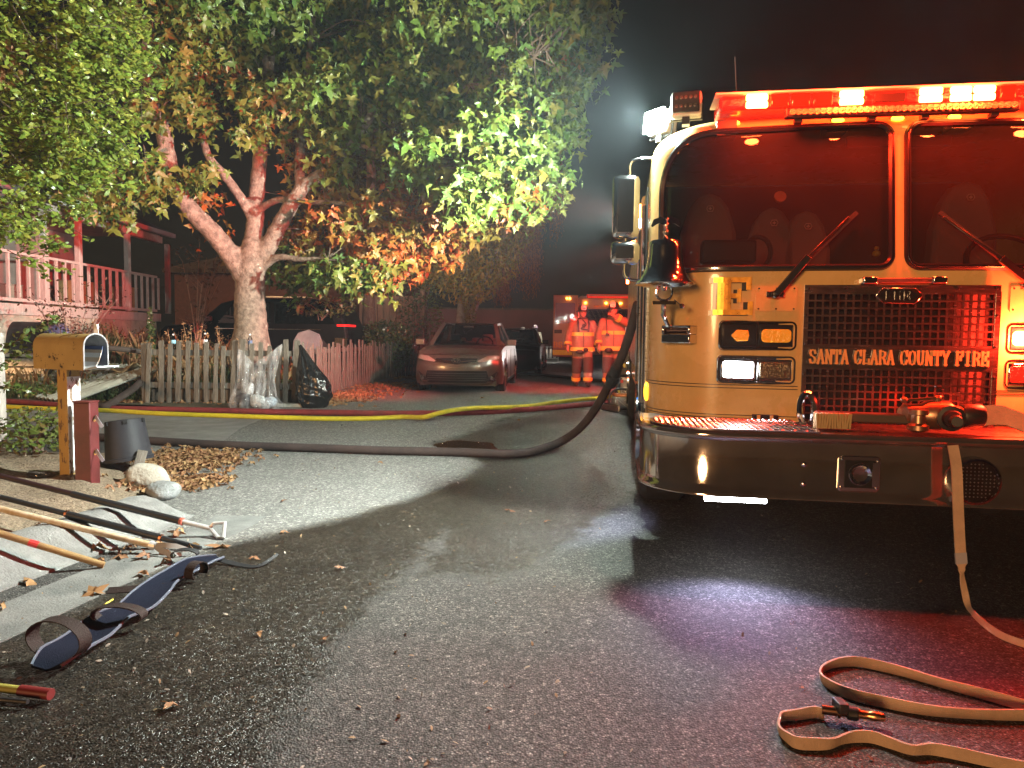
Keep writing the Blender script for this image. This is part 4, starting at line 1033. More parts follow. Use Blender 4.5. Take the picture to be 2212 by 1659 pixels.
def twigs(mb, src, tips, r0=.02, sag=.1):
    S_ = np.array([tuple(q) for q in src])
    for t in tips:
        d_ = ((S_ - np.array(tuple(t))) ** 2).sum(1); s = Vector(S_[random.choice(np.argsort(d_)[:5].tolist())]); t = Vector(t)
        if (t - s).length > 2.2: continue
        r0 = .006 + .006 * (t - s).length; mid = s.lerp(t, .5) + Vector((random.uniform(-.15, .15), random.uniform(-.15, .15), random.uniform(0, sag)))
        q = catmull([s, mid, t], 4); mb.tube(q, [r0 * (1 - .8 * i / (len(q) - 1)) for i in range(len(q))], 5)

# ---- the sycamore
BARK = mat("sycamore_bark", (.11, .088, .07), .88, col2=(.27, .225, .18), vs_=11, bump=.9, bs=34)
_n = BARK.node_tree.nodes
SY = thing("sycamore_tree", "big sycamore with pale forked trunk and broad green and orange leaves behind the picket fence", "tree", (-4.75, 13.0, 0))
def sy(px, py, Y): return at(px, py, Y) - Vector((-4.75, 13.0, 0))
def limb(mb, P_, r0, r1, n=12):
    q = catmull(P_, 7); K = len(q) - 1
    mb.tube(q, [(r0 + (r1 - r0) * (i / K)) * (1 + .06 * math.sin(i * 2.3)) for i in range(K + 1)], n)
    return q
tr = MB()
limb(tr, [sy(541, 775, 13), sy(543, 720, 13), sy(540, 660, 13), sy(541, 610, 13), sy(546, 560, 13), sy(552, 520, 13.0)], .315, .22, 18)
tr.tube([sy(541, 790, 13), sy(541, 745, 13), sy(543, 710, 13)], [.48, .36, .29], 16)
SRC = []
SRC += limb(tr, [sy(535, 610, 13), sy(505, 560, 12.9), sy(462, 505, 12.7), sy(405, 445, 12.5), sy(372, 380, 12.4), sy(352, 280, 12.4), sy(325, 195, 12.4), sy(320, 80, 12.4)], .20, .10)
SRC += limb(tr, [sy(550, 580, 13), sy(549, 520, 13), sy(552, 470, 13), sy(556, 400, 13.1), sy(566, 300, 13.2), sy(580, 150, 13.3), sy(585, -40, 13.4)], .19, .09)
SRC += limb(tr, [sy(549, 480, 13), sy(528, 440, 12.9), sy(490, 385, 12.8), sy(452, 340, 12.8), sy(436, 285, 12.9), sy(425, 210, 13.0), sy(380, 120, 13.0)], .10, .05)
SRC += limb(tr, [sy(560, 570, 13), sy(586, 520, 12.9), sy(622, 455, 12.7), sy(655, 405, 12.6), sy(700, 370, 12.6), sy(770, 300, 12.6), sy(840, 180, 12.6)], .17, .07)
SRC += limb(tr, [sy(650, 410, 12.6), sy(648, 340, 12.8), sy(655, 250, 13), sy(668, 140, 13.2), sy(680, -40, 13.4)], .11, .06)
SRC += limb(tr, [sy(556, 455, 13.0), sy(600, 432, 12.8), sy(660, 436, 12.6), sy(740, 440, 12.4), sy(800, 452, 12.3), sy(838, 478, 12.2)], .075, .03, 9)
SRC += limb(tr, [sy(565, 580, 13), sy(600, 556, 12.8), sy(650, 560, 12.6), sy(720, 560, 12.4), sy(800, 585, 12.3)], .085, .02, 9)
SRC += limb(tr, [sy(760, 310, 12.6), sy(880, 345, 12.0), sy(905, 395, 11.7), sy(930, 470, 11.6)], .05, .06, 9)
SRC += limb(tr, [sy(840, 190, 12.6), sy(960, 200, 12.2), sy(1060, 170, 12.0), sy(1180, 110, 12.0)], .06, .02, 8)
SRC += limb(tr, [sy(370, 330, 12.4), sy(330, 330, 12.2), sy(280, 400, 12.0), sy(240, 440, 11.9)], .05, .015, 8)
TK = tr.build("trunk", BARK, SY, 60, remesh=0.035)
# foliage: clumps (x, y of the photograph, distance, radii in metres, leaves)
CL = [(985, 330, 11.4, .95, .75, 620), (1075, 300, 11.5, .75, .8, 520), (1130, 390, 11.3, .55, .55, 330), (1040, 420, 11.3, .85, .45, 380), (960, 260, 11.8, .6, .5, 240),
      (1160, 190, 12.2, .75, .8, 520), (1225, 70, 12.3, .65, .9, 520), (1265, 10, 12.4, .4, .6, 200), (1120, 60, 12.6, 1.1, .8, 480), (1010, 130, 12.6, 1.1, .8, 520), (900, 80, 12.8, 1.1, .9, 480),
      (890, 190, 12.4, .8, .6, 360), (780, 130, 12.8, 1.0, .8, 420), (720, 220, 12.4, .7, .6, 260), (720, 330, 12.2, .35, .35, 90), (640, 60, 13.0, 1.0, .8, 420), (545, 250, 12.4, .55, .45, 190), (470, 60, 12.6, .9, .8, 420), (440, 170, 12.4, .7, .6, 330),
      (360, 40, 12.4, .6, .6, 240), (400, 245, 12.3, .4, .35, 120), (330, 250, 12.3, .35, .35, 80), (250, 440, 11.8, .6, .45, 200), (330, 390, 12.0, .5, .3, 110), (400, 370, 12.2, .5, .25, 100),
      (800, 250, 12.6, .5, .5, 150), (860, 330, 12.2, .4, .35, 90), (590, 200, 13.2, .7, .6, 160), (700, 590, 12.4, .7, .25, 130), (790, 590, 12.3, .45, .25, 110), (1190, 270, 12.0, .5, .45, 200), (620, 590, 13.6, .5, .5, 200), (1100, 130, 13.6, 1.6, 1.6, 700), (800, 60, 14.4, 2.4, 1.4, 900), (1180, 130, 13.2, .9, 1.0, 420), (1000, 240, 13.0, 1.0, .7, 360), (600, 120, 13.8, 1.2, .8, 400), (450, 40, 14.2, 1.8, 1.2, 500)]
CO = [(820, 500, 12.6, .8, .5, 330), (930, 510, 12.3, .75, .42, 380), (980, 480, 11.9, .5, .25, 170), (1030, 470, 11.6, .6, .3, 130), (1100, 440, 11.3, .4, .3, 90), (720, 480, 13.0, .7, .5, 170), (640, 470, 13.4, .6, .5, 110), (700, 400, 13.4, .8, .5, 120), (840, 560, 13.0, .6, .4, 200), (1090, 270, 12.0, .4, .3, 40), (1180, 160, 12.6, .5, .4, 40), (900, 400, 13.2, .8, .5, 160), (680, 530, 13.4, .5, .3, 110), (460, 480, 13.0, .4, .4, 30), (820, 420, 12.8, .5, .4, 60)]
GREEN = leafmat("sycamore_leaf", [(.06, .13, .02), (.11, .18, .03), (.14, .21, .03), (.07, .15, .04), (.17, .21, .04), (.11, .15, .03), (.23, .21, .05)], .45, .3)
ORANGE = leafmat("autumn_leaf", [(.34, .12, .02), (.28, .16, .03), (.16, .18, .03), (.40, .10, .02), (.30, .09, .03), (.22, .20, .04), (.20, .10, .04)], .5, .3)
def clump_pts(L_, sub_):
    out, tips = [], []
    for (px, py, Y, rx_, rz_, n_) in L_:
        c = at(px, py, Y) - Vector((-4.75, 13.0, 0))
        kk = max(3, n_ // 22); cc = blob(c, (rx_, min(rx_, .8), rz_), kk, .25)
        for q in cc:
            out.append(q + RNG.normal(0, 1, (int(n_ / kk * sub_), 3)) * (.17, .17, .13)); tips.append(q)
    return np.concatenate(out), tips
Cg, tg = clump_pts(CL, 1.35); Co, to_ = clump_pts(CO, 1.3)
near = np.argsort(Cg[:, 1] + RNG.uniform(0, .8, len(Cg)))[:230]; keepm = np.ones(len(Cg), bool); keepm[near] = False
leaf_parts(Cg[near], .175, 'maple', GREEN, SY, 230, .75, (.3, -.8, .35))
scatter_leaves("crown", Cg[keepm], .145, 'maple', GREEN, SY, 'stuff', .75, (.3, -.8, .35), .5)
near = np.argsort(Co[:, 1] + RNG.uniform(0, .8, len(Co)))[:70]; keepm = np.ones(len(Co), bool); keepm[near] = False
leaf_parts(Co[near], .165, 'maple', ORANGE, SY, 70, .8, (.3, -.8, .3))
scatter_leaves("autumn_crown", Co[keepm], .14, 'maple', ORANGE, SY, 'stuff', .8, (.3, -.8, .3), .5)
tw = MB(); twigs(tw, SRC[::2], tg[::2] + to_[::2], .016, .3); tw.build("twigs", mat("twig", (.16, .12, .09), .8), SY, 60, kind="stuff")

# ---- the small-leaved tree at the left edge
OK_ = thing("holly_oak", "bright small-leaved evergreen tree hanging in from the upper left corner", "tree", (-5.9, 6.6, 0))
o0 = Vector((-5.9, 6.6, 0)); b = MB(); S2 = []
S2 += limb(b, [Vector((0, 0, -.05)), Vector((.05, 0, 1.2)), Vector((-.1, .1, 2.4)), Vector((.0, .1, 4.0)), Vector((.1, 0, 5.4))], .14, .05, 10)
for z, dx, dz in ((1.8, 1.2, .5), (2.4, 1.7, .7), (3.0, 1.9, .6), (3.6, 1.9, .7), (2.1, 1.4, .2), (4.2, 1.6, .6)): S2 += limb(b, [Vector((0, .05, z)), Vector((dx * .5, random.uniform(-.3, .2), z + dz * .7)), Vector((dx, random.uniform(-.3, .3), z + dz))], .05, .012, 7)
b.build("trunk", mat("grey_bark", (.14, .11, .09), .9, var=.3, bump=.6, bs=30), OK_, 60)
CLk = [(60, 60, 6.4, .75, .6, 70), (170, 60, 6.4, .55, .45, 52), (235, 40, 6.5, .28, .35, 22), (90, 180, 6.3, .7, .5, 64), (190, 160, 6.4, .45, .38, 36), (60, 300, 6.3, .55, .45, 48), (150, 280, 6.3, .5, .4, 44), (200, 260, 6.4, .3, .3, 18), (110, 335, 6.3, .5, .3, 40), (180, 345, 6.3, .35, .25, 22), (30, 440, 6.2, .4, .35, 30), (40, 510, 6.2, .25, .3, 18), (20, 120, 6.8, .6, .8, 40), (240, 140, 6.5, .18, .25, 8), (70, 420, 6.2, .2, .2, 8), (-80, 250, 6.4, .6, 1.2, 50), (215, 100, 6.5, .3, .3, 16)]
sprays = []
for (px, py, Y, a, c, n_) in CLk: sprays += [(q, Vector((random.uniform(.1, 1), random.uniform(-.7, .3), random.uniform(-.5, .5)))) for q in blob(at(px, py, Y) - o0, (a, .55, c), n_, .1)]
for (px, py) in ((300, 150), (330, 172), (285, 400), (230, 330), (270, 265)): sprays.append((np.array(at(px, py, 6.2) - o0) - np.array((.35, 0, 0)), Vector((1, 0, 0))))
LFC, tws = [], MB()
for q, d in sprays:
    d = d.normalized(); ln = random.uniform(.22, .42); a = Vector(q); e = a + d * ln + Vector((0, 0, -.04))
    tws.tube([a - d * .12, a.lerp(e, .5) + Vector((0, 0, .015)), e], [.004, .003, .0015], 4)
    for k in range(26): LFC.append(a.lerp(e, random.random()) + Vector((random.gauss(0, .028), random.gauss(0, .028), random.gauss(0, .028))))
LFC = np.array(LFC); OAK = leafmat("small_leaf", [(.15, .25, .035), (.24, .34, .05), (.36, .43, .07), (.18, .28, .06), (.44, .44, .08), (.26, .33, .05)], .32, .35)
near = np.argsort(LFC[:, 1] + RNG.uniform(0, .6, len(LFC)))[:300]; km = np.ones(len(LFC), bool); km[near] = False
leaf_parts(LFC[near], .062, 'oval', OAK, OK_, 300, 0, (.3, -.6, .4))
scatter_leaves("crown", LFC[km], .058, 'oval', OAK, OK_, 'stuff', 0, (.3, -.6, .4))
tws.build("twigs", mat("twig_dark", (.12, .09, .06), .8), OK_, 60, kind="stuff")
DRY = leafmat("dry_leaf", [(.30, .15, .06), (.42, .26, .12), (.22, .10, .05), (.36, .18, .08)], .7, .15)
scatter_leaves("dead_leaves", np.concatenate([blob(at(15, 140, 6.0) - o0, (.12, .1, .1), 26), blob(at(12, 170, 6.0) - o0, (.1, .1, .08), 20), blob(at(40, 95, 6.0) - o0, (.1, .1, .06), 10)]), .075, 'oval', DRY, OK_, 'stuff')

# ---- weeping tree behind, with narrow leaves and hanging red-lit strands
WT = thing("weeping_tree", "tall weeping tree with narrow leaves and hanging strands behind the parked sedan", "tree", (-1.7, 24.0, 0)); o0 = Vector((-1.7, 24, 0))
b = MB(); S3 = limb(b, [Vector((-.1, 0, -.05)), Vector((-.05, 0, 1.6)), Vector((.1, 0, 3.2)), Vector((.3, 0, 5.5)), Vector((.6, 0, 8))], .2, .08, 10); S3 += limb(b, [Vector((.35, .1, -.05)), Vector((.3, .1, 1.7)), Vector((.9, 0, 3.4)), Vector((1.6, -.2, 5.0))], .15, .06, 9)
S3 += limb(b, [Vector((.1, 0, 3)), Vector((-.9, -.3, 4)), Vector((-2, -.5, 4.4))], .08, .03, 8); S3 += limb(b, [Vector((.3, 0, 5)), Vector((1.5, 0, 6.4)), Vector((3, 0, 7))], .08, .03, 8)
b.build("trunk", mat("pale_bark", (.48, .40, .36), .8, col2=(.26, .20, .17), vs_=6, bump=.5, bs=25), WT, 60)
CW = [(960, 540, 23, 1.5, .9, 1600), (1060, 560, 23, 1.1, .9, 1200), (1010, 620, 23, 1.0, .6, 800), (940, 600, 23, .8, .5, 600), (1090, 500, 23.6, 1.0, .8, 700), (870, 560, 23, .9, .7, 650), (1130, 460, 24, 1.0, 1.0, 500)]
C_ = np.concatenate([blob(at(px, py, Y) - o0, (a, .9, c), n_, .2) for px, py, Y, a, c, n_ in CW])
scatter_leaves("crown", C_, .19, 'narrow', leafmat("narrow_leaf", [(.15, .17, .03), (.24, .22, .04), (.34, .20, .04), (.18, .20, .04), (.40, .22, .05)], .5, .3), WT, 'stuff', .6, (.2, -.7, .3))
ST = []; stb = MB()
for k in range(230):
    px = random.choice((random.uniform(1070, 1100), random.uniform(1095, 1175), random.uniform(1130, 1215), random.uniform(1140, 1215)))
    top_ = random.uniform(300, 540); bot = (655 if px < 1100 else random.choice((560, 600, 640)) if px < 1150 else random.choice((430, 520, 600, 640)) if px < 1172 else random.uniform(420, 480)) + random.uniform(-40, 10)
    a, e = at(px, top_, 24.5) - o0, at(px + random.uniform(-6, 6), bot, 24.2) - o0
    stb.tube([a, (a + e) / 2 + Vector((random.uniform(-.06, .06), 0, 0)), e], .006, 3)
    for t in np.linspace(0, 1, max(4, int((a - e).length / .035))): ST.append(a.lerp(e, t) + Vector((random.gauss(0, .06), random.gauss(0, .06), 0)))
scatter_leaves("hanging_strands", np.array(ST), .085, 'narrow', leafmat("strand_leaf", [(.30, .13, .05), (.40, .17, .07), (.22, .12, .05)], .6, .25), WT, 'stuff', 1.2)
stb.build("strand_stems", mat("stem", (.12, .07, .05), .8), WT, 0, kind="stuff")
# dark trees farther back
for (nm, lab, px, Y, h, rad) in (("pine_tree", "dark rough-barked pine trunk between the sycamore and the shrub", 797, 21, 9, .23), ("pine_tree", "reddish scaly-barked pine trunk farther back, left of the other pine", 748, 25, 10, .22)):
    P = at(px, 690, Y); T_ = thing(nm, lab, "tree", (P.x, Y, 0), 0, "pines behind the fence"); b = MB()
    limb(b, [Vector((0, 0, -.1)), Vector((0, 0, 2)), Vector((.05, 0, h * .5)), Vector((.1, 0, h))], rad, rad * .5, 12); b.build("trunk", mat("pine_bark", (.11, .06, .045), .95, col2=(.24, .15, .11), vs_=9, bump=1, bs=18, stretch=(2.5, 2.5, .5)), T_, 60)
    scatter_leaves("crown", np.concatenate([blob((0, 0, h * .72), (2.4, 1.5, h * .32), 1800, .2)]), .3, 'narrow', leafmat("pine_leaf", [(.03, .05, .012), (.05, .07, .02), (.07, .05, .02)], .6, .2), T_, 'stuff')
# shrubs
def shrub(name, lab, cat, c, r, n, size, kind, m, stems=7, group=None, facing=(.2, -.7, .4), h0=0.0):
    S = thing(name, lab, cat, c, 0, group); b = MB(); pts_ = blob((0, 0, h0 + r[2]), r, n, .35); pts_ = pts_[pts_[:, 2] > .03]
    for k in range(stems):
        t = Vector(pts_[random.randrange(len(pts_))]); b.tube(catmull([Vector((random.uniform(-.06, .06), random.uniform(-.06, .06), -.05)), Vector((t.x * .35, t.y * .35, t.z * .6)), t], 4), [.014 - .001 * q for q in range(9)], 5)
    b.build("stem", mat("shrub_stem", (.16, .11, .08), .8), S, 60); scatter_leaves("foliage", pts_, size, kind, m, S, 'stuff', .1, facing); return S
SHL = leafmat("shrub_leaf", [(.05, .09, .025), (.08, .13, .04), (.12, .15, .06), (.06, .10, .03), (.14, .13, .05)], .3, .2)
P = at(828, 700, 19.6); shrub("garden_shrub", "dense glossy green shrub over the picket fence left of the parked sedan", "shrub", (P.x, 19.6, .1), (.85, .6, .75), 2600, .105, 'oval', SHL, 10)
P = at(905, 610, 22.0); shrub("climbing_shrub", "tall loose shrub growing over the tan board fence", "shrub", (P.x, 22.4, .3), (.8, .4, 1.4), 900, .11, 'oval', SHL, 8)
P = at(690, 635, 17.5); shrub("garden_shrub", "low spreading branch of dark leaves in front of the black sport utility car", "shrub", (P.x, 17.6, 1.55), (.9, .3, .28), 420, .11, 'oval', SHL, 6)
P = at(1007, 640, 23); shrub("ivy_column", "yellow-green ivy hanging down beside the pale pillar behind the sedan", "ivy", (P.x + .12, 23.3, 1.1), (.2, .2, 1.15), 700, .11, 'oval', leafmat("ivy_leaf", [(.16, .16, .03), (.22, .2, .05), (.12, .14, .03)], .4, .2), 3)
# thin bare shrubs by the porch
def bare(name, lab, px, py, Y, h, spread, n, nl, m, colr, leafsz=.075):
    P = at(px, py, Y); z = yz(P.x, Y); S = thing(name, lab, "shrub", (P.x, Y, z)); b = MB(); tips = []
    for k in range(n):
        t = Vector((random.uniform(-spread, spread), random.uniform(-.3, .3), h * random.uniform(.7, 1))); q = catmull([Vector((random.uniform(-.05, .05), 0, -.05)), Vector((t.x * .3, t.y * .3, t.z * .5)), t], 5); b.tube(q, [.016 * (1 - .8 * i / 10) for i in range(len(q))], 5); tips += q[4:]
        for _ in range(5):
            s = random.choice(q[3:]); e = s + Vector((random.uniform(-.3, .3), random.uniform(-.2, .2), random.uniform(.05, .3))); b.tube([s, e], [.005, .002], 4); tips += [e, s.lerp(e, .6)]
    b.build("stem", mat(name + "_stem", colr, .8), S, 60)
    C = np.array([Vector(random.choice(tips)) + Vector((random.gauss(0, .09), random.gauss(0, .09), random.gauss(0, .09))) for _ in range(nl)]); scatter_leaves("foliage", C, leafsz, 'oval', m, S, 'stuff', .3); return S
DKR = leafmat("dark_red_leaf", [(.07, .035, .025), (.11, .05, .03), (.06, .04, .02), (.09, .07, .03)], .45, .2)
bare("porch_shrub", "thin open shrub with dark reddish leaves in front of the porch railing", 150, 700, 11.6, 1.75, .75, 9, 800, DKR, (.28, .2, .17), .06)
bare("crape_myrtle", "bare slender multi-stemmed shrub between the porch end and the sycamore", 424, 735, 15.0, 2.6, .8, 7, 380, DKR, (.24, .13, .09))
P = at(325, 690, 13.4); shrub("column_weed", "narrow upright green weed rising in front of the porch railing's right end", "plant", (P.x, 13.4, yz(P.x, 13.4)), (.07, .07, .75), 420, .07, 'oval', SHL, 2)
# weeds
def blades(name, n, xr, yr, hr, wd, m, lab=None, dens=None):
    X = RNG.uniform(*xr, n); Y = RNG.uniform(*yr, n)
    if dens is not None: k = dens(X, Y); X, Y = X[k], Y[k]; n = len(X)
    Z = yard_z(X, Y); h = RNG.uniform(*hr, n); a = RNG.uniform(0, 2 * np.pi, n); l = RNG.normal(0, .25, (n, 2)) * h[:, None]; dx, dy = np.cos(a) * wd, np.sin(a) * wd
    V_ = np.stack([np.stack([X - dx, Y - dy, Z - .03], -1), np.stack([X + dx, Y + dy, Z - .03], -1), np.stack([X + l[:, 0] * .35 + dx * .7, Y + l[:, 1] * .35 + dy * .7, Z + h * .6], -1), np.stack([X + l[:, 0], Y + l[:, 1], Z + h], -1)], 1).reshape(-1, 3)
    b_ = (np.arange(n) * 4)[:, None]; return npmesh(name, V_, np.concatenate([b_ + np.array([[0, 1, 2]]), b_ + np.array([[0, 2, 3]])]), m, None, "stuff")
inyard = lambda X, Y: (X < -3.75) & ~((abs(X + 4.75) < .35) & (abs(Y - 13) < .35))
blades("grass", 20000, (-9.0, -3.7), (11.45, 15.5), (.08, .26), .0028, leafmat("weed_green", [(.05, .09, .02), (.09, .13, .03), (.14, .15, .05), (.18, .16, .07)], .6, .3), dens=inyard)
blades("dry_grass", 1400, (-8.9, -3.7), (11.6, 15.5), (.25, .6), .0025, leafmat("weed_dry", [(.30, .17, .07), (.36, .22, .10), (.26, .12, .05)], .7, .25), dens=inyard)
gl = np.stack([RNG.uniform(-8.8, -3.75, 15000), RNG.uniform(11.4, 15.5, 15000)], -1); zz = yard_z(gl[:, 0], gl[:, 1]) + RNG.uniform(.02, .5, 15000) * RNG.uniform(.3, 1, 15000)
scatter_leaves("ground_cover", np.concatenate([gl, zz[:, None]], 1), .05, 'oval', leafmat("cover_leaf", [(.05, .08, .02), (.08, .12, .03), (.12, .14, .04), (.20, .10, .03)], .5, .25), None, 'stuff', .1)
st_ = MB(); sl_ = []
for k in range(42):
    px = random.uniform(250, 760); Y = random.uniform(11.6, 13.2); P = at(px, 740, Y)
    if P.x > -3.8: P.x = random.uniform(-6.5, -3.8)
    if abs(P.x + 4.75) < .5 and Y > 12.4: continue
    z = yz(P.x, Y); h = random.uniform(.55, 1.15); e = Vector((P.x + random.uniform(-.12, .12), Y, z + h)); st_.tube([Vector((P.x, Y, z - .03)), Vector((P.x, Y, z + h * .6)), e], [.006, .005, .002], 4)
    for _ in range(26): sl_.append(Vector((P.x, Y, z)).lerp(e, random.uniform(.45, 1)) + Vector((random.gauss(0, .03), random.gauss(0, .03), 0)))
st_.build("dry_stalks", mat("stalk", (.34, .19, .10), .8), None, 0, kind="stuff"); scatter_leaves("dry_seed_heads", np.array(sl_), .05, 'oval', leafmat("seed", [(.38, .17, .07), (.32, .2, .1), (.4, .14, .05)], .7, .2), None, 'stuff')
# ================================================================ ROADSIDE THINGS
def base(P, z=0.0): return Vector((P.x, P.y, z))
# ---- mailbox
MP = G(165, 1035, .09); MZ = bz(MP.x, MP.y)
MBX = thing("mailbox", "open chipped yellow mailbox on a peeling wooden post, mail inside", "mailbox", (MP.x, MP.y, MZ), R(-25))
YEL = mat("chipped_yellow", (.38, .26, .09), .6, col2=(.47, .33, .12), vs_=4, bump=.1, bs=40)
def chip(m, col, sc, thr, stretch=None):
    """flakes of another colour where the paint has come off"""
    nt = m.node_tree; N, L = nt.nodes, nt.links; p = N["Principled BSDF"]
    tc = N.new("ShaderNodeTexCoord"); mp = N.new("ShaderNodeMapping"); mp.inputs["Scale"].default_value = stretch or (1, 1, 1); L.new(tc.outputs["Object"], mp.inputs[0])
    nz = N.new("ShaderNodeTexNoise"); nz.inputs["Scale"].default_value = sc; nz.inputs["Detail"].default_value = 8; nz.inputs["Roughness"].default_value = .7; L.new(mp.outputs[0], nz.inputs["Vector"])
    gt = N.new("ShaderNodeMath"); gt.operation = 'GREATER_THAN'; gt.inputs[1].default_value = thr; L.new(nz.outputs["Fac"], gt.inputs[0])
    mx = N.new("ShaderNodeMix"); mx.data_type = 'RGBA'; L.new(gt.outputs[0], mx.inputs[0])
    src = p.inputs["Base Color"].links[0].from_socket if p.inputs["Base Color"].links else None
    if src: L.new(src, mx.inputs[6])
    else: mx.inputs[6].default_value = p.inputs["Base Color"].default_value
    mx.inputs[7].default_value = (*col, 1); L.new(mx.outputs[2], p.inputs["Base Color"])
    b = N.new("ShaderNodeBump"); b.inputs["Strength"].default_value = .6; b.inputs["Distance"].default_value = -.004; L.new(gt.outputs[0], b.inputs["Height"]); L.new(b.outputs[0], p.inputs["Normal"])
    return m
chip(YEL, (.05, .035, .02), 17, .60)
LITPEEL = chip(mat("peeling_lit_side", (.72, .72, .74), .6), (.22, .15, .10), 26, .545, (1, 1, .35))
YPEEL = chip(mat("peeling_yellow", (.46, .29, .08), .6), (.14, .08, .045), 22, .57, (1, 1, .35))
zt = at(165, 786, MP.y).z - MZ; zt = .855 - MZ
b = MB(); b.box((-.055, 0, zt / 2 - .06), (.105, .095, zt + .12), mi=0)
po = b.build("post", [YPEEL], MBX, 20, bev=.004)
b = MB(); b.box((-.001, 0, zt / 2 - .02), (.004, .092, zt - .06)); b.build("lit_face", LITPEEL, po, 0)  # lamp-lit side of the post painted in as a paler face
Lm, Wm, Hm = .54, .17, .245; x0 = -.30
def arch(w_, h_, n=12):
    r_ = w_ / 2; return [(-r_, 0), (-r_, h_ - r_)] + [(r_ * math.cos(a), h_ - r_ + r_ * math.sin(a)) for a in np.linspace(math.pi, 0, n)][1:-1] + [(r_, h_ - r_), (r_, 0)]
b = MB(); ar = arch(Wm, Hm); ai = arch(Wm - .008, Hm - .004); n = len(ar)
rsx = [[(x0, y, zt + z) for y, z in ar], [(x0 + Lm, y, zt + z) for y, z in ar], [(x0 + Lm, y, zt + z + .002) for y, z in ai], [(x0 + .01, y, zt + z + .002) for y, z in ai]]
b.rings(rsx, caps=True); b.build("box", YEL, MBX, 30)
GALV = mat("galvanised", (.42, .42, .44), .4, .25, var=.2, vs_=12)
b = MB(); b.rings([[(x0 + .012, y * .985, zt + .004 + z * .98) for y, z in ai], [(x0 + Lm - .003, y * .985, zt + .004 + z * .98) for y, z in ai]], caps=False); b.build("lining", GALV, MBX, 30)
b = MB(); b.tube([(x0 + Lm, y, zt + z) for y, z in ar], .0055, 6); b.build("rim", GALV, MBX)
T = Matrix.Translation((x0 + Lm + .004, 0, zt - .004)) @ Matrix.Rotation(R(80), 4, 'Y')
b = MB(); b.box((-.012, 0, .06), (.012, Wm - .01, .12), M=T); b.build("door", mat("pale_metal", (.62, .66, .70), .4, .6), MBX, 20, bev=.003)
b = MB(); b.box((x0 + Lm - .02, .02, zt + Hm + .015), (.03, .006, .06), R(20)); b.box((x0 + Lm - .02, .02, zt + Hm + .05), (.035, .012, .03)); b.build("latch", mat("white_latch", (.75, .75, .78), .4), MBX, 20)
ML = [mat("mail_white", (.75, .75, .75), .6), mat("mail_blue", (.10, .14, .30), .5), mat("mail_tan", (.55, .42, .30), .6)]
for k, (a0, a1, zz, mi) in enumerate(((.0, 1.0, .012, 0), (.02, 1.2, .020, 2), (.0, 1.35, .028, 0), (.0, 1.4, .04, 2), (.05, 1.45, .052, 1))):
    rr_ = .10 + .018 * k; P_ = [(x0 + Lm - .05 - .01 * k, -.055 + rr_ * math.sin(a) * .7, zt + .01 + rr_ * (1 - math.cos(a))) for a in np.linspace(a0, a1, 8)]
    b = MB(); b.ribbon([(p[0] - .04, p[1], p[2]) for p in P_], .22, .003, Vector((1, 0, 0))); o = b.build("mail", ML[mi], None, 40); o.parent = None
    o.matrix_world = Matrix.Translation((MP.x, MP.y, MZ)) @ Matrix.Rotation(R(-25), 4, 'Z'); tag(o, ("white letter lying lowest in the open mailbox", "tan envelope just above the lowest letter in the mailbox", "white folded paper in the middle of the mailbox bundle", "tan curved magazine under the blue one in the mailbox", "blue edged magazine on top of the mail in the mailbox")[k], "mail", "mail in the mailbox")

# ---- dark red meter post with straps
P = G(188, 1042, .10); RZ = bz(P.x, P.y); RP = thing("utility_post", "short dark red steel post with zip ties beside the mailbox post", "post", (P.x - .03, P.y + .06, RZ), R(-5))
DRED = chip(mat("dark_red_paint", (.11, .018, .018), .5, var=.25, vs_=5), (.55, .5, .46), 11, .68)
b = MB(); b.box((0, 0, .23), (.117, .095, .60)); b.build("shaft", DRED, RP, 20, bev=.006)
b = MB(); b.box((0, 0, .536), (.124, .102, .012)); b.build("cap", DRED, RP, 20, bev=.003)
for zz, nm in ((.42, 0), (.19, 1)):
    b = MB(); b.ribbon(catmull([(.059, .0, zz), (.075, -.01, zz + .015), (.11, -.035, zz - .01), (.15, -.05, zz - .05)], 4), .022, .004, Vector((0, .3, 1))); o = b.build("strap", mat("grey_strap", (.35, .34, .42), .5), RP, 30)
    b = MB(); b.tube([(.055, .012 * math.cos(a), zz + .018 * math.sin(a)) for a in np.linspace(0, 2 * math.pi, 12)[:-1]], .005, 5, True); b.build("yellow_tie", mat("yellow_tie", (.6, .42, .05), .5), o)
# ---- upturned bucket
P = G(262, 1012, .06); BZ = bz(P.x, P.y); BK = thing("bucket", "black plastic nursery pot upside down between the red post and the leaves", "bucket", (P.x, P.y + .12, BZ + .06), 0)
BK.rotation_euler = (R(-4), R(-8), 0)
b = MB(); b.lathe([(.17, 0), (.178, .0), (.178, .025), (.168, .03), (.142, .315), (.136, .325), (.11, .328), (.10, .32), (.001, .32)], 32, caps=False); b.build("pot", mat("pot_plastic", (.022, .022, .028), .6, bump=.2, bs=9, spec=.3), BK, 40)
b = MB()
for a in np.linspace(0, 2 * math.pi, 7)[:-1]: b.box((.139 * math.cos(a), .139 * math.sin(a), .306), (.03, .03, .03), a)
b.build("drain_slot", DARK, BK, 0)
b = MB()
for r_ in (.045, .075): b.tube([(r_ * math.cos(a), r_ * math.sin(a), .322) for a in np.linspace(0, 2 * math.pi, 24)[:-1]], .003, 4, True)
b.build("moulded_ring", BK.children[0].data.materials[0], BK)
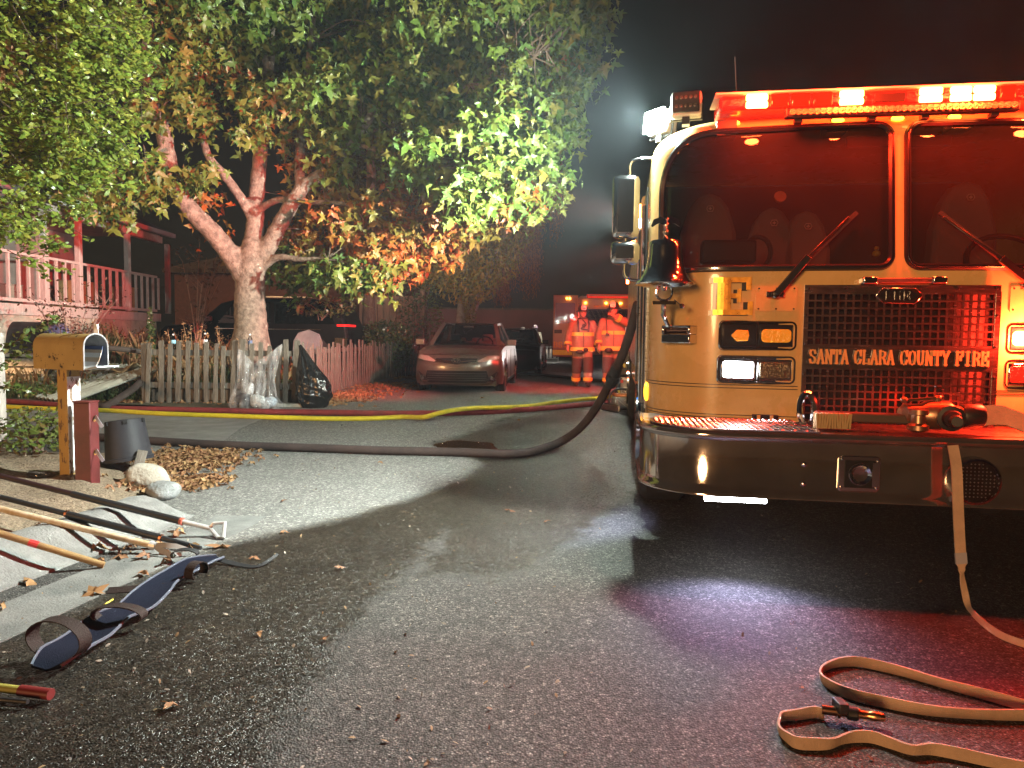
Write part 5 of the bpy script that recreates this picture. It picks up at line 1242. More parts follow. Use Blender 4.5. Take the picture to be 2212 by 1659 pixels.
def rock(name, lab, cat, c, r, m, seed=0, grp=None):
    b = MB(); b.ell((0, 0, 0), r, 14, 10); rr_ = random.Random(seed); ph = [rr_.uniform(0, 6) for _ in range(6)]
    b.v = [tuple(Vector(p) * (1 + .2 * math.sin(p[0] / r[0] * 2.9 + ph[0]) * math.cos(p[1] / r[1] * 2.0 + ph[1]) + .09 * math.sin(p[2] / r[2] * 3 + ph[2] + p[0] / r[0] * 3))) for p in b.v]
    o = b.build(name, m, None, 50, sub=1); o.location = c; o.rotation_euler = (0, 0, rr_.uniform(0, 3)); tag(o, lab, cat, grp); return o
STONE = mat("stone", (.34, .31, .26), .85, col2=(.46, .44, .38), vs_=7, bump=.7, bs=25)
P = G(322, 1040, .05); rock("rock", "pale rounded rock beside the upturned black pot", "rock", (P.x, P.y, .07), (.12, .16, .10), STONE, 1)
P = G(352, 1070, .02); rock("rock", "grey angular rock between the pot and the curb end", "rock", (P.x, P.y, .05), (.13, .11, .07), mat("grey_stone", (.26, .27, .27), .8, var=.3, bump=.7, bs=30), 2)
P = G(300, 1015, .05); b = MB(); b.box((0, 0, .0), (.07, .03, .22)); o = b.build("wood_offcut", WEATH, None, 20, bev=.004); o.location = (P.x + .03, P.y - .05, .11); o.rotation_euler = (R(-38), R(12), R(20)); tag(o, "short weathered wood block leaning against the rock by the pot", "wood block")
P = G(90, 1032, .1); rock("plastic_bottle_piece", "crumpled clear plastic lump on the dirt left of the mailbox post", "plastic", (P.x, P.y, bz(P.x, P.y) + .02), (.09, .05, .04), glass("clear_lump", (.75, .75, .82), 2.5, .1), 3)
# white fence post at the very left edge
P = G(-6, 985, .05); b = MB(); b.box((0, 0, .5), (.11, .11, 1.12)); o = b.build("white_post", WOODW, None, 20, bev=.006); o.location = (P.x, P.y, .04); tag(o, "pale painted wooden post cut off by the left picture edge", "post")
# low bushes around the mailbox
SPR = leafmat("sprig_leaf", [(.09, .15, .03), (.13, .19, .04), (.17, .20, .05), (.10, .15, .04), (.22, .18, .06)], .35, .3)
P = G(70, 1000, .08); shrub("low_bush", "leafy low bush on the ground left of the mailbox post", "bush", (P.x - .05, P.y + .12, bz(P.x, P.y)), (.34, .3, .20), 620, .052, 'oval', SPR, 12)
def sprig(lab, P_, n, sz=.05):
    S = thing("arching_sprig", lab, "branch", P_[0]); o_ = Vector(P_[0]); q = catmull([Vector(p) - o_ for p in P_], 6); b = MB(); b.tube(q, [.006 * (1 - .8 * i / (len(q) - 1)) for i in range(len(q))], 5); b.build("stem", mat("sprig_stem", (.16, .10, .06), .8), S)
    C = np.array([Vector(random.choice(q[2:])) + Vector((random.gauss(0, .025), random.gauss(0, .03), random.gauss(0, .022))) for _ in range(n)]); scatter_leaves("foliage", C, sz, 'oval', SPR, S, 'stuff', 0, (.3, -.6, .4))
Yb = 5.7
sprig("upper leafy sprig arching in from the left edge above the mailbox", [at(-60, 800, Yb), at(0, 760, Yb), at(60, 722, Yb), at(125, 690, Yb)], 150)
sprig("middle leafy sprig reaching the rear of the mailbox from the left edge", [at(-60, 860, Yb), at(10, 790, Yb), at(70, 752, Yb), at(120, 722, 5.6)], 130)
sprig("lower leafy sprig crossing level with the mailbox floor", [at(-60, 890, Yb), at(0, 835, Yb), at(60, 845, Yb), at(140, 842, 5.6)], 130)
# ---- barbecue, sheets and hose clutter behind
P = at(45, 790, 12.6); gz = yz(P.x, 12.6); BQ = thing("barbecue", "black lidded stainless barbecue grill with open hood behind the mailbox", "barbecue", (P.x, 12.6, gz), R(8))
b = MB(); b.box((0, 0, .36), (1.05, .5, .55)); b.build("cabinet", STEEL, BQ, 20, bev=.01)
b = MB()
for zz in (.2, .34, .48): b.box((0, -.262, zz), (.9, .03, .03))
b.build("handle", CHROME, BQ, 20)
b = MB(); b.box((0, -.05, .68), (1.2, .62, .06)); b.build("side_shelf", STEEL, BQ, 20, bev=.01)
hz_ = max(.1, at(45, 690, 12.6).z - gz - .75)
b = MB(); b.rings([[(x, .22 - .55 * (1 - math.cos(a)) * .0 + .26 * -math.cos(a) + .2, .72 + hz_ * math.sin(a)) for a in np.linspace(.0, 2.3, 12)] + [(x, .22 + .24 * -math.cos(a) + .2, .70 + (hz_ - .03) * math.sin(a)) for a in np.linspace(2.3, .0, 12)] for x in (-.52, -.5, .5, .52)]); b.build("hood", BLACK, BQ, 40)
P = at(118, 712, 12.5); rock("dark_cloth", "crumpled dark blue patterned cloth beside the open barbecue hood", "cloth", (P.x, 12.6, P.z - .08), (.22, .18, .2), mat("blue_cloth", (.02, .02, .06), .8, col2=(.16, .15, .3), vs_=20), 6)
SHT = mat("cement_sheet", (.30, .30, .26), .85, col2=(.40, .40, .35), vs_=4, bump=.5, bs=40)
def sheet(lab, c, wx, ly, rz, tilt, z):
    b = MB(); n = 72
    prof = [(-wx / 2 + wx * k / n, .035 * math.cos(k / n * wx / .177 * 2 * math.pi)) for k in range(n + 1)]
    b.rings([[(x, y, zz + .004) for x, zz in prof] + [(x, y, zz - .004) for x, zz in prof[::-1]] for y in (-ly / 2, ly / 2)]); o = b.build("corrugated_sheet", SHT, None, 50); o.location = (c.x, c.y, z); o.rotation_euler = (tilt, 0, rz); tag(o, lab, "roof sheet", "corrugated sheets lying by the fence")
sheet("corrugated cement sheet lying lowest, by the mailbox post and the fence corner", G(195, 848, .12), 1.9, 1.5, R(-38), R(19), .30)
sheet("corrugated cement sheet lying behind the bush at the left, under the barbecue", G(60, 838, .12), 1.7, 1.4, R(-38), R(19), .29)
sheet("shaded corrugated cement sheet resting across the others near the fence corner", G(265, 815, .2), 1.1, 1.6, R(-38), R(21), .42)
P = at(250, 805, 11.9); b = MB(); q = catmull([(0, 0, 0), (.25, .1, .12), (.5, .05, .06), (.85, .1, .14)], 6); b.ribbon(q, .3, .02, [Vector((.1, 1, .4 * math.sin(i))) for i in range(len(q))]); o = b.build("tarp", mat("tan_tarp", (.35, .29, .18), .85, var=.3, bump=.5, bs=20), None, 50); o.location = P - Vector((.5, 0, .02)); tag(o, "crumpled tan tarp on top of the corrugated sheets", "tarp")
b = MB(); b.tube(catmull([at(236, 752, 11.6), at(280, 756, 11.7), at(318, 762, 11.9)], 6), .045, 10); o = b.build("hose_end", mat("old_hose", (.06, .045, .04), .8), None); tag(o, "short dark hose section running into the fence behind the corrugated sheets", "hose")
# ---- water bottles on the fence rail
BOT = glass("bottle_plastic", (.88, .9, .95), 1.6, .03); LBL = mat("bottle_label", (.35, .6, .8), .5); CAPM = mat("bottle_cap", (.8, .8, .82), .5)
for px, py, lab, lc in ((374, 722, "water bottle with blue label between the first pickets of the fence", (.3, .62, .85)), (443, 720, "water bottle with white cap above the seventh picket", (.7, .6, .65)), (540, 722, "water bottle with dark top standing in front of the tree trunk", (.10, .12, .22))):
    P = at(px, py, 11.36); B_ = thing("water_bottle", lab, "bottle", (P.x, 11.36, .866), 0, "water bottles on the fence rail"); h = P.z - .866; k = h / .25
    b = MB(); b.lathe([(.033, 0), (.036, .01), (.036, .07 * k), (.033, .08 * k), (.036, .09 * k), (.036, .16 * k), (.03, .19 * k), (.014, .222 * k), (.014, .235 * k)], 16); b.build("shell", BOT, B_, 50)
    b = MB(); b.lathe([(.0365, .095 * k), (.0365, .155 * k)], 16, caps=False); b.build("label", mat("label_" + str(px), lc, .5), B_, 50)
    b = MB(); b.lathe([(.016, .235 * k), (.016, .255 * k), (.001, .256 * k)], 12); b.build("cap", CAPM, B_, 40)
# ---- rubbish bags
def bag(name, lab, prof, m, seed, loc_, lean, fold=.10, n=64):
    """prof: list of (z, half width x, half depth, shift x)"""
    rr_ = random.Random(seed); ph = [rr_.uniform(0, 6.28) for _ in range(8)]; rs = []
    Z = np.linspace(0, 1, 34); zz = [p[0] for p in prof]
    for t in Z:
        z = zz[0] + (zz[-1] - zz[0]) * t; wx, wy, sx_ = (float(np.interp(z, zz, [p[i] for p in prof])) for i in (1, 2, 3)); ring = []
        for k in range(n):
            a = 2 * math.pi * k / n; amp = fold * (.35 + .9 * t)
            f = 1 + amp * (.5 * math.sin(a * 9 + ph[0] + 3 * t) + .4 * math.sin(a * 14 + ph[1] - 4 * t) + .35 * math.sin(a * 5 + ph[2])) + .05 * math.sin(z * 40 + a * 4 + ph[3]) * (1 - t) + rr_.uniform(-.02, .02)
            ring.append((sx_ + wx * f * math.cos(a), wy * f * math.sin(a), z + .012 * math.sin(a * 3 + ph[4])))
        rs.append(ring)
    b = MB(); b.rings(rs); o = b.build(name, m, None, 80); o.location = loc_; tag(o, lab, "rubbish bag"); return o
bagm = mat("black_bag_film", (.008, .008, .009), .22, bump=.5, bs=28, coat=.3, stretch=(1, 1, .45))
P = G(668, 883); hh = at(640, 746, 10.8).z
bag("black_bag", "full black plastic rubbish bag leaning on the fence corner", [(0, .17, .17, .02), (.05, .22, .2, .02), (.2, .275, .23, .02), (.42, .24, .2, -.0), (.65, .14, .13, -.08), (.85, .06, .06, -.14), (hh, .02, .02, -.19)], bagm, 5, (P.x - .01, P.y + .22, .0), 0, .13)
CB = bpy.data.materials.new("clear_bag_film"); CB.use_nodes = True; nt = CB.node_tree; N = nt.nodes; p_ = N["Principled BSDF"]; p_.inputs["Base Color"].default_value = (.72, .7, .72, 1); p_.inputs["Roughness"].default_value = .15
t_ = N.new("ShaderNodeBsdfTransparent"); t_.inputs[0].default_value = (.9, .9, .92, 1); mx = N.new("ShaderNodeMixShader"); nz = N.new("ShaderNodeTexNoise"); nz.inputs["Scale"].default_value = 13; nz.inputs["Detail"].default_value = 5; tcx = N.new("ShaderNodeTexCoord"); mpx = N.new("ShaderNodeMapping"); mpx.inputs["Scale"].default_value = (1, 1, .3); nt.links.new(tcx.outputs["Object"], mpx.inputs[0]); nt.links.new(mpx.outputs[0], nz.inputs["Vector"])
mr = N.new("ShaderNodeMapRange"); mr.inputs["From Min"].default_value = .42; mr.inputs["From Max"].default_value = .75; mr.inputs["To Min"].default_value = .06; mr.inputs["To Max"].default_value = .5; nt.links.new(nz.outputs["Fac"], mr.inputs[0]); nt.links.new(mr.outputs[0], mx.inputs[0]); nt.links.new(t_.outputs[0], mx.inputs[1]); nt.links.new(p_.outputs[0], mx.inputs[2]); nt.links.new(mx.outputs[0], N["Material Output"].inputs[0])
bp = N.new("ShaderNodeBump"); bp.inputs["Strength"].default_value = .6; bp.inputs["Distance"].default_value = .02; nt.links.new(nz.outputs["Fac"], bp.inputs["Height"]); nt.links.new(bp.outputs[0], p_.inputs["Normal"])
P = G(545, 886); ct = P + Vector((0, .22, 0)); zt_b = at(600, 742, 11.0).z; zl_ = at(505, 752, 11.0).z
rs = []; n = 56; rr_ = random.Random(9)
for t in np.linspace(0, 1, 30):
    wl = np.interp(t, [0, .05, .2, .5, 1], [.40, .44, .40, .31, .28]); wr = np.interp(t, [0, .05, .2, .5, 1], [.36, .40, .28, .26, .38]); dp = np.interp(t, [0, .1, .4, 1], [.18, .2, .14, .03]); ring = []
    for k in range(n):
        a = 2 * math.pi * k / n; c_ = math.cos(a); x = (wr if c_ > 0 else wl) * c_
        ztop = np.interp(x, [-.30, -.22, -.05, .12, .38], [zl_, zl_ - .03, zl_ - .22, zl_ - .12, zt_b]); f = .05 * math.sin(a * 9 + 3 * t) + .04 * math.sin(a * 15 - 5 * t)
        ring.append((x * (1 + f * .4), dp * math.sin(a) * (1 + f * 3) + rr_.uniform(-.006, .006), max(.0, ztop * t)))
    rs.append(ring)
b = MB(); b.rings(rs, caps=False); o = b.build("clear_bag", CB, None, 70); o.location = ct; tag(o, "clear plastic rubbish bag with one corner pulled up, in front of the picket fence", "rubbish bag")
for k, (dx, dz, r_, cl, lab) in enumerate(((-.22, .13, (.14, .10, .10), (.05, .05, .06), "crushed dark plastic at the lower left inside the clear bag"), (.0, .12, (.16, .1, .1), (.6, .66, .72), "crumpled white cloth at the bottom inside the clear bag"), (.2, .10, (.15, .1, .09), (.5, .58, .68), "crumpled pale blue wrapper at the lower right inside the clear bag"), (-.10, .3, (.06, .05, .10), (.65, .65, .68), "white bottle standing above the rubbish inside the clear bag"))):
    rock("litter_piece", lab, "litter", ct + Vector((dx, 0, dz)), r_, mat("litter_" + str(k), cl, .5, var=.5, vs_=30, bump=.8, bs=25), 20 + k, "rubbish inside the clear bag")
b = MB(); b.box((0, 0, .03), (.42, .2, .06)); P = G(612, 884); o = b.build("flat_stone", STONE, None, 30, bev=.012); o.location = (P.x, P.y + .35, 0); tag(o, "flat pale stone slab between the two rubbish bags", "stone")
# ---- leaf litter
def litter(name, polys, n, sz, m, zf=None):
    C = []
    for (px, py, rx_, ry_, nn) in polys:
        c = G(px, py)
        for _ in range(nn): C.append((c.x + random.gauss(0, rx_), c.y + random.gauss(0, ry_), 0))
    C = np.array(C); C[:, 2] = RNG.uniform(.008, .035, len(C)) + (bed_z(C[:, 0], C[:, 1]) if zf else 0)
    V_, F_ = leafshape('maple'); nn = len(C); yaw = RNG.uniform(0, 6.28, nn); tl = RNG.normal(0, .35, (nn, 2)); Rm = np.array([np.array((Matrix.Rotation(a, 3, 'Z') @ Matrix.Rotation(b_, 3, 'X') @ Matrix.Rotation(c_, 3, 'Y'))) for a, (b_, c_) in zip(yaw, tl)])
    VV = np.einsum('nij,kj->nki', Rm, V_ * (1, 1, 2.2)) * (sz * RNG.uniform(.5, 1.2, nn))[:, None, None] + C[:, None]; FF = F_[None] + (np.arange(nn) * len(V_))[:, None, None]
    return npmesh(name, VV.reshape(-1, 3), FF.reshape(-1, 3), m, None, 'stuff')
litter("leaf_litter", [(415, 1000, .18, .26, 950), (400, 1045, .15, .12, 350), (360, 985, .2, .2, 120), (330, 1060, .12, .1, 60), (180, 1200, .3, .25, 40)], 0, .06, DRY, True)
litter("leaf_drift", [(760, 855, .35, .5, 420), (830, 835, .4, .6, 380), (880, 815, .5, .5, 260), (700, 868, .3, .25, 240), (430, 872, .9, .12, 260), (610, 874, .5, .15, 140)], 0, .075, DRY)
V_, F_ = leafshape('maple'); f0 = None
for (px, py, sc_, lab) in ((1100, 1106, .06, "dry leaf alone on the wet asphalt in the middle of the road"), (432, 900, .09, "curled dry leaf on the concrete driveway in front of the yellow hose"), (480, 1184, .11, "large pale curled leaf by the D-shaped pole handle"), (545, 1208, .045, "small leaf just beyond the tail of the blue sling"), (610, 1152, .045, "small leaf at the edge between pale and wet asphalt"),
      (205, 1288, .085, "brown leaf in the gutter between the curb and the sling"), (268, 1205, .08, "brown leaf in the gutter by the end of the worn wooden handle"), (610, 1085, .045, "small leaf on the pale dry asphalt right of the poles"), (820, 1000, .045, "small dark leaf just below the brown hose on the pale asphalt"), (905, 848, .09, "leaf on the road in front of the parked sedan"), (1040, 860, .09, "leaf on the road right of the sedan's front wheel"),
      (1178, 1130, .045, "small leaf on the wet road right of the lone middle leaf"), (60, 1262, .08, "leaf on the pale curb face near the left edge"), (560, 1372, .032, "tiny leaf on the dark asphalt right of the sling's middle"), (372, 1527, .045, "small tan leaf low in the foreground below the sling"), (735, 1232, .038, "tiny leaf on the wet asphalt beyond the sling, in the open road"), (1120, 908, .055, "leaf on the road just past the red hose near the engine"), (700, 1385, .03, "tiny leaf in the centre foreground of the road")):
    P = G(px, py)
    if f0 is None: f0 = o = npmesh("fallen_leaf", V_, F_, DRY)
    else: o = f0.copy(); COL.objects.link(o)
    o.location = (P.x, P.y, .014); o.scale = (sc_,) * 3; o.rotation_euler = (random.uniform(-.4, .4), random.uniform(-.4, .4), random.uniform(0, 6)); tag(o, lab, "leaf", "single fallen leaves on the road")

C_ = []
for _ in range(1500):
    x, y = random.uniform(-2.2, 2.2), 1.3 + 6.5 * random.random() ** 1.6
    if x < kx(min(y, 4.2)) + .3: continue
    if random.random() < (.25 if x > .2 else .9): C_.append((x, y, random.uniform(.003, .008)))
C_ = np.array(C_); scatter_leaves("road_debris", C_, .016, 'oval', leafmat("debris", [(.30, .20, .10), (.16, .10, .05), (.45, .40, .33), (.10, .08, .06), (.36, .26, .14)], .8, .1), None, 'stuff', 0, (0, 0, 3), .6)

# ================================================================ HOSES
def hose(lab, P_, r_, m, name="fire_hose", sub=10, flat=.92):
    b = MB(); b.tube(catmull(P_, sub), r_, 12, flat=flat); o = b.build(name, m, None, 60); tag(o, lab, "fire hose"); return o
HRED = mat("red_hose", (.20, .022, .024), .75, var=.25, vs_=6, bump=.4, bs=160); HYEL = mat("yellow_hose", (.62, .52, .02), .65, var=.12, vs_=6, bump=.4, bs=160); HBRN = mat("brown_hose", (.042, .027, .024), .85, var=.3, vs_=5, bump=.4, bs=120)
def gz_(px, py, r_): P = G(px, py, 0); return Vector((P.x, P.y, r_))
r1, r2, r3 = .045, .034, .043
hose("long dark red supply hose lying along the fence and across the street", [gz_(q[0], q[1] + 4, r1) for q in ((-250, 858), (0, 868), (215, 884), (400, 888), (560, 892), (700, 894), (850, 896), (1000, 894), (1120, 888), (1220, 880), (1300, 872), (1345, 866))], r1, HRED)
Y_ = [(-250, 870), (0, 880), (100, 885), (230, 889), (350, 896), (500, 901), (620, 905), (720, 907), (810, 906), (870, 903), (915, 897), (950, 890)]
yp = [gz_(q[0], q[1] + 3, r2) for q in Y_[:-2]] + [G(915, 901, .07), G(950, 892, .11), G(985, 885, .125), G(1030, 881, .12), G(1075, 880, .11), G(1110, 879, .09), G(1150, 876, .06), gz_(1200, 873, r2), gz_(1260, 866, r2), gz_(1330, 860, r2)]
hose("bright yellow attack hose crossing over the red hose on the street", yp, r2, HYEL)
bp_ = [gz_(-200, 940, r3), gz_(120, 948, r3), gz_(310, 960, r3), gz_(420, 967, r3), gz_(520, 972, r3), gz_(700, 978, r3), gz_(800, 982, r3), gz_(930, 985, r3), gz_(1010, 987, r3), gz_(1090, 990, r3), gz_(1150, 985, r3)]
e_ = [at(1215, 952, 7.1), at(1262, 915, 6.9), at(1300, 860, 6.7), at(1325, 810, 6.5)]; e_[0].z = max(e_[0].z, .06)
hose("thick brown hose running across the road and rising to the engine's side", bp_ + e_ + [at(1345, 765, 6.3), at(1362, 715, 6.15), at(1378, 655, 6.0)], r3, HBRN)
b = MB(); a_, c_ = at(1324, 816, 6.5), at(1334, 790, 6.43); d_ = (c_ - a_).normalized(); b.tube([a_ - d_ * .09, a_ - d_ * .03, a_ - d_ * .03, a_ + d_ * .03, a_ + d_ * .03, c_], [.05, .05, .066, .066, .056, .056], 14); o = b.build("coupling", BLACK, None, 40); tag(o, "dark coupling joining the brown hose where it rises by the engine", "coupling")
hose("flat dark hose lying across the far road behind the walking firefighters", [gz_(1105, 805, .035), gz_(1150, 810, .035), gz_(1220, 817, .035), gz_(1300, 825, .035), gz_(1400, 832, .035)], .06, mat("dark_hose", (.03, .03, .028), .8), sub=5, flat=.6)
hose("brown hose curling up from the driveway into the gap by the fence corner", [gz_(150, 905, r1), gz_(205, 890, .06), at(232, 876, 10.0), at(262, 857, 10.5), at(290, 838, 11.0), at(312, 815, 11.6)], .055, HBRN)
# ================================================================ TOOLS on the kerb
def pole(P_, r_, m, par, nm="shaft", n=10):
    b = MB(); b.tube(P_, r_, n); return b.build(nm, m, par, 40)
FIB = mat("black_fibreglass", (.02, .02, .022), .45, bump=.15, bs=90); ALU = mat("cast_aluminium", (.55, .55, .55), .32, .35, var=.1); WOODL = mat("ash_handle", (.46, .33, .18), .5, col2=(.62, .52, .40), vs_=7, stretch=(3, 3, 3)); 
def gp(px, py, z): P = G(px, py, z); return P
K1 = thing("pike_pole", "black pike pole with silver D-shaped handle, farthest of the poles across the curb", "pole"); a_, c_ = gp(-80, 1008, .32), gp(391, 1126, .09); e = gp(453, 1141, .05)
K1.location = c_; q = lambda p: Vector(p) - Vector(c_); d_ = (c_ - a_).normalized()
m_ = a_.lerp(c_, .52); pole([q(a_), q(m_)], .0155, mat("dark_red_shaft", (.03, .012, .014), .5), K1); pole([q(m_), q(c_)], .019, FIB, K1, "grip_sleeve"); pole([q(c_), q(e)], .013, ALU, K1, "neck")
b = MB(); tri = [q(gp(453, 1141, .05)), q(gp(462, 1131, .075)), q(gp(486, 1129, .075)), q(gp(482, 1163, .012)), q(gp(472, 1162, .012))]; b.tube(tri, .011, 7, True); b.build("d_handle", ALU, K1); b = MB(); b.tube([q(c_) - d_ * .004, q(c_) + d_ * .012], .02, 10); b.build("red_band", mat("band", (.5, .12, .08), .5), K1)
K2 = thing("pike_pole", "black pike pole with coppery bands, second from the back on the curb", "pole"); a_, c_ = gp(-80, 1053, .27), gp(434, 1184, .018); K2.location = c_; q = lambda p: Vector(p) - Vector(c_)
m_, m2 = a_.lerp(c_, .45), a_.lerp(c_, .84); pole([q(a_), q(m_)], .014, FIB, K2); pole([q(m_), q(m2)], .0185, FIB, K2, "grip_sleeve"); pole([q(m2), q(c_)], [.015, .011], FIB, K2, "tip")
b = MB()
for t in (.45, .84): c2 = a_.lerp(c_, t); d_ = (c_ - a_).normalized(); b.tube([q(c2) - d_ * .006, q(c2) + d_ * .006], .0195, 10)
b.build("copper_band", mat("copper", (.6, .25, .15), .3, 1), K2)
K3 = thing("rubbish_hook", "long pale wooden pole with forked aluminium head lying over the curb", "pole"); a_, c_ = gp(-80, 1080, .24), gp(337, 1180, .04); K3.location = c_; q = lambda p: Vector(p) - Vector(c_)
pole([q(a_), q(c_)], .0165, WOODL, K3); b = MB(); b.tube([q(c_.lerp(a_, .03)), q(c_)], [.021, .02], 10)
for pts_ in ([(337, 1180, .045), (355, 1178, .055), (380, 1180, .055), (412, 1190, .03)], [(337, 1180, .045), (350, 1190, .03), (372, 1200, .015), (392, 1197, .015)]): b.ribbon([q(gp(*p)) for p in pts_], [.03, .026, .024, .02], .012, Vector((0, .5, .8)))
b.build("fork_head", ALU, K3)
K4 = thing("tool_handle", "worn wooden tool handle with red mark, nearest on the curb", "pole"); a_, c_ = gp(-80, 1128, .25), gp(225, 1221, .016); K4.location = c_; q = lambda p: Vector(p) - Vector(c_)
pole([q(a_), q(c_)], .0155, mat("worn_wood", (.33, .22, .09), .55, col2=(.20, .10, .04), vs_=6), K4); c2 = a_.lerp(c_, .49); d_ = (c_ - a_).normalized(); b = MB(); b.tube([q(c2) - d_ * .02, q(c2) + d_ * .02], .0163, 10); b.build("red_mark", mat("red_mark", (.5, .03, .03), .5), K4)
K5 = thing("tool_handle", "dark red fibreglass tool end at the lower left picture edge", "tool"); a_, c_ = gp(-120, 1470, .03), gp(110, 1500, .022); K5.location = c_; q = lambda p: Vector(p) - Vector(c_); m_ = a_.lerp(c_, .72)
pole([q(a_), q(m_)], .013, mat("lime_shaft", (.30, .28, .06), .5), K5); pole([q(m_), q(c_)], .017, mat("red_grip", (.16, .02, .02), .4), K5, "grip"); pole([q(gp(-120, 1500, .02)), q(gp(60, 1516, .02))], .007, FIB, K5, "bracket")
# ---- rescue strap with loops
SG = thing("carry_sling", "dark blue webbing carry sling with brown loops spread along the asphalt by the poles", "sling", G(300, 1340)); o_ = Vector(SG.location); NAVY = mat("navy_webbing", (.008, .010, .022), .9, bump=.3, bs=260, spec=.12); BRN = mat("brown_strap", (.030, .02, .018), .75, bump=.3, bs=200, spec=.2); EDG = mat("pale_edge", (.10, .11, .15), .6)
cen = [(100, 1455), (140, 1428), (190, 1390), (240, 1355), (290, 1330), (325, 1300), (350, 1275), (390, 1250), (430, 1230), (475, 1216)]
wd = [.10, .155, .16, .15, .15, .15, .13, .14, .15, .06]
cp = catmull([G(*p) - o_ + Vector((0, 0, .012 + .018 * abs(math.sin(i * 1.7)))) for i, p in enumerate(cen)], 6); ww = [float(np.interp(i / 6, range(10), wd)) for i in range(len(cp))]
b = MB(); rs = []; eL, eR = [], []
for i, p in enumerate(cp):
    t = (cp[min(i + 1, len(cp) - 1)] - cp[max(i - 1, 0)]); t.z = 0; t.normalize(); s = Vector((t.y, -t.x, 0)); w_ = ww[i] / 2; rs.append([p - s * w_ + Vector((0, 0, .014)), p + Vector((0, 0, .002)), p + s * w_ + Vector((0, 0, .016)), p + s * w_ + Vector((0, 0, .008)), p - Vector((0, 0, .006)), p - s * w_ + Vector((0, 0, .006))]); eL.append(rs[-1][0]); eR.append(rs[-1][2])
b.rings(rs); b.build("body", NAVY, SG, 60)
for e in (eL, eR): b = MB(); b.tube(e, .0055, 5); b.build("edge_piping", EDG, SG)
def loop(c, w_, h, ax, m, wid=.045, n=18, a0=-.6, a1=3.8):
    c = G(*c) - o_; ax = Vector(ax).normalized(); P_ = [c + ax * w_ * math.cos(a) + Vector((0, 0, .02 + h * .5 + h * .5 * math.sin(a))) for a in np.linspace(a0, a1, n)]; b = MB(); b.ribbon(P_, wid, .004, ax.cross(Vector((0, 0, 1)))); return b.build("loop", m, SG, 50)
loop((128, 1432), .11, .13, (1, -.25, 0), BRN, .05, 22, -1.5, 4.4); loop((258, 1358), .10, .07, (1, -.1, 0), BRN); loop((425, 1262), .05, .08, (.3, 1, 0), BRN, .045); loop((400, 1215), .06, .045, (1, .1, 0), mat("dark_strap", (.016, .016, .018), .6))
b = MB(); c = G(226, 1340) - o_; b.box(c + Vector((0, 0, .06)), (.05, .055, .006), Matrix.Rotation(R(-35), 3, 'Y')); b.build("yellow_tag", mat("lime_tag", (.50, .48, .03), .6), SG, 20)
b = MB(); b.ribbon(catmull([G(355, 1276) - o_ + Vector((0, 0, .02)), G(300, 1277) - o_ + Vector((0, 0, .012)), G(232, 1280) - o_ + Vector((0, 0, .008))], 6), .035, .004, Vector((.1, 1, .5))); b.build("tail_strap", BRN, SG, 40)
b = MB(); b.ribbon(catmull([G(470, 1217) - o_ + Vector((0, 0, .02)), G(520, 1224) - o_ + Vector((0, 0, .008)), G(560, 1226) - o_ + Vector((0, 0, .008)), G(600, 1210) - o_ + Vector((0, 0, .03))], 6), [.03 - .0009 * i for i in range(19)], .004, Vector((.1, 1, .3))); b.build("tail_strap", mat("dark_strap2", (.016, .016, .018), .6), SG, 40)

# ================================================================ FORESTRY HOSE and things on the bumper
FH = mat("forestry_hose", (.62, .43, .31), .8, var=.12, vs_=14, bump=.4, bs=260)
def zz5(x, y): return (1607 + x * .2734, 1296 + y * .2734)
def edgehose(lab, P_, h, zc, m=FH, tilt=.25):
    pts_ = [G(px, py, 0) + Vector((0, 0, zc if not isinstance(zc, list) else zc[i])) for i, (px, py) in enumerate(P_)]; q = catmull(pts_, 7); b = MB(); ups = []
    for i in range(len(q)):
        t = (q[min(i + 1, len(q) - 1)] - q[max(i - 1, 0)]); s = Vector((t.y, -t.x, 0)).normalized(); ups.append(Vector((0, 0, 1)) + s * tilt * math.sin(i * .21))
    b.ribbon(q, h, .006, ups); o = b.build("flat_hose", m, None, 50); tag(o, lab, "hose"); return o
edgehose("flat tan hose lying in a narrow loop at the lower right", [zz5(*p) for p in ((2900, 1100), (2212, 880), (1850, 775), (1550, 695), (1250, 605), (1000, 545), (850, 525), (720, 540), (630, 580), (605, 640), (660, 700), (820, 780), (1100, 850), (1450, 915), (1800, 945), (2212, 955), (2900, 950))], .034, .018)
edgehose("flat orange-lit hose with angular bends ending at the nozzle, lower right corner", [zz5(*p) for p in ((630, 950), (560, 930), (420, 950), (290, 965), (275, 1020), (285, 1080), (340, 1130), (420, 1175), (560, 1185), (690, 1180), (780, 1145), (880, 1125), (1010, 1130), (1150, 1175), (1320, 1230), (1480, 1225), (1700, 1265), (2000, 1330), (2500, 1420))], .032, .017)
a_, c_ = G(*zz5(640, 945)) + Vector((0, 0, .03)), G(*zz5(1110, 1010)) + Vector((0, 0, .022)); NZ = thing("hose_nozzle", "small brass and black hose nozzle on the asphalt ending the flat hose", "nozzle", a_); L_ = (c_ - a_); l_ = L_.length; Tn = Matrix.Rotation(math.atan2(L_.y, L_.x), 4, 'Z') @ Matrix.Rotation(R(90), 4, 'Y')
b = MB(); b.lathe([(.001, -.01), (.014, -.01), (.014, .03), (.019, .03), (.019, l_ * .25), (.013, l_ * .26), (.013, l_ * .55)], 14, Tn); b.build("body", mat("dark_brass", (.22, .12, .07), .35, 1), NZ, 40)
b = MB(); b.lathe([(.012, l_ * .5), (.017, l_ * .55), (.012, l_ * .6), (.012, l_ * .75), (.015, l_ * .78), (.011, l_ * .98), (.008, l_)], 14, Tn); b.build("tip", mat("brass", (.6, .35, .15), .3, 1), NZ, 40)
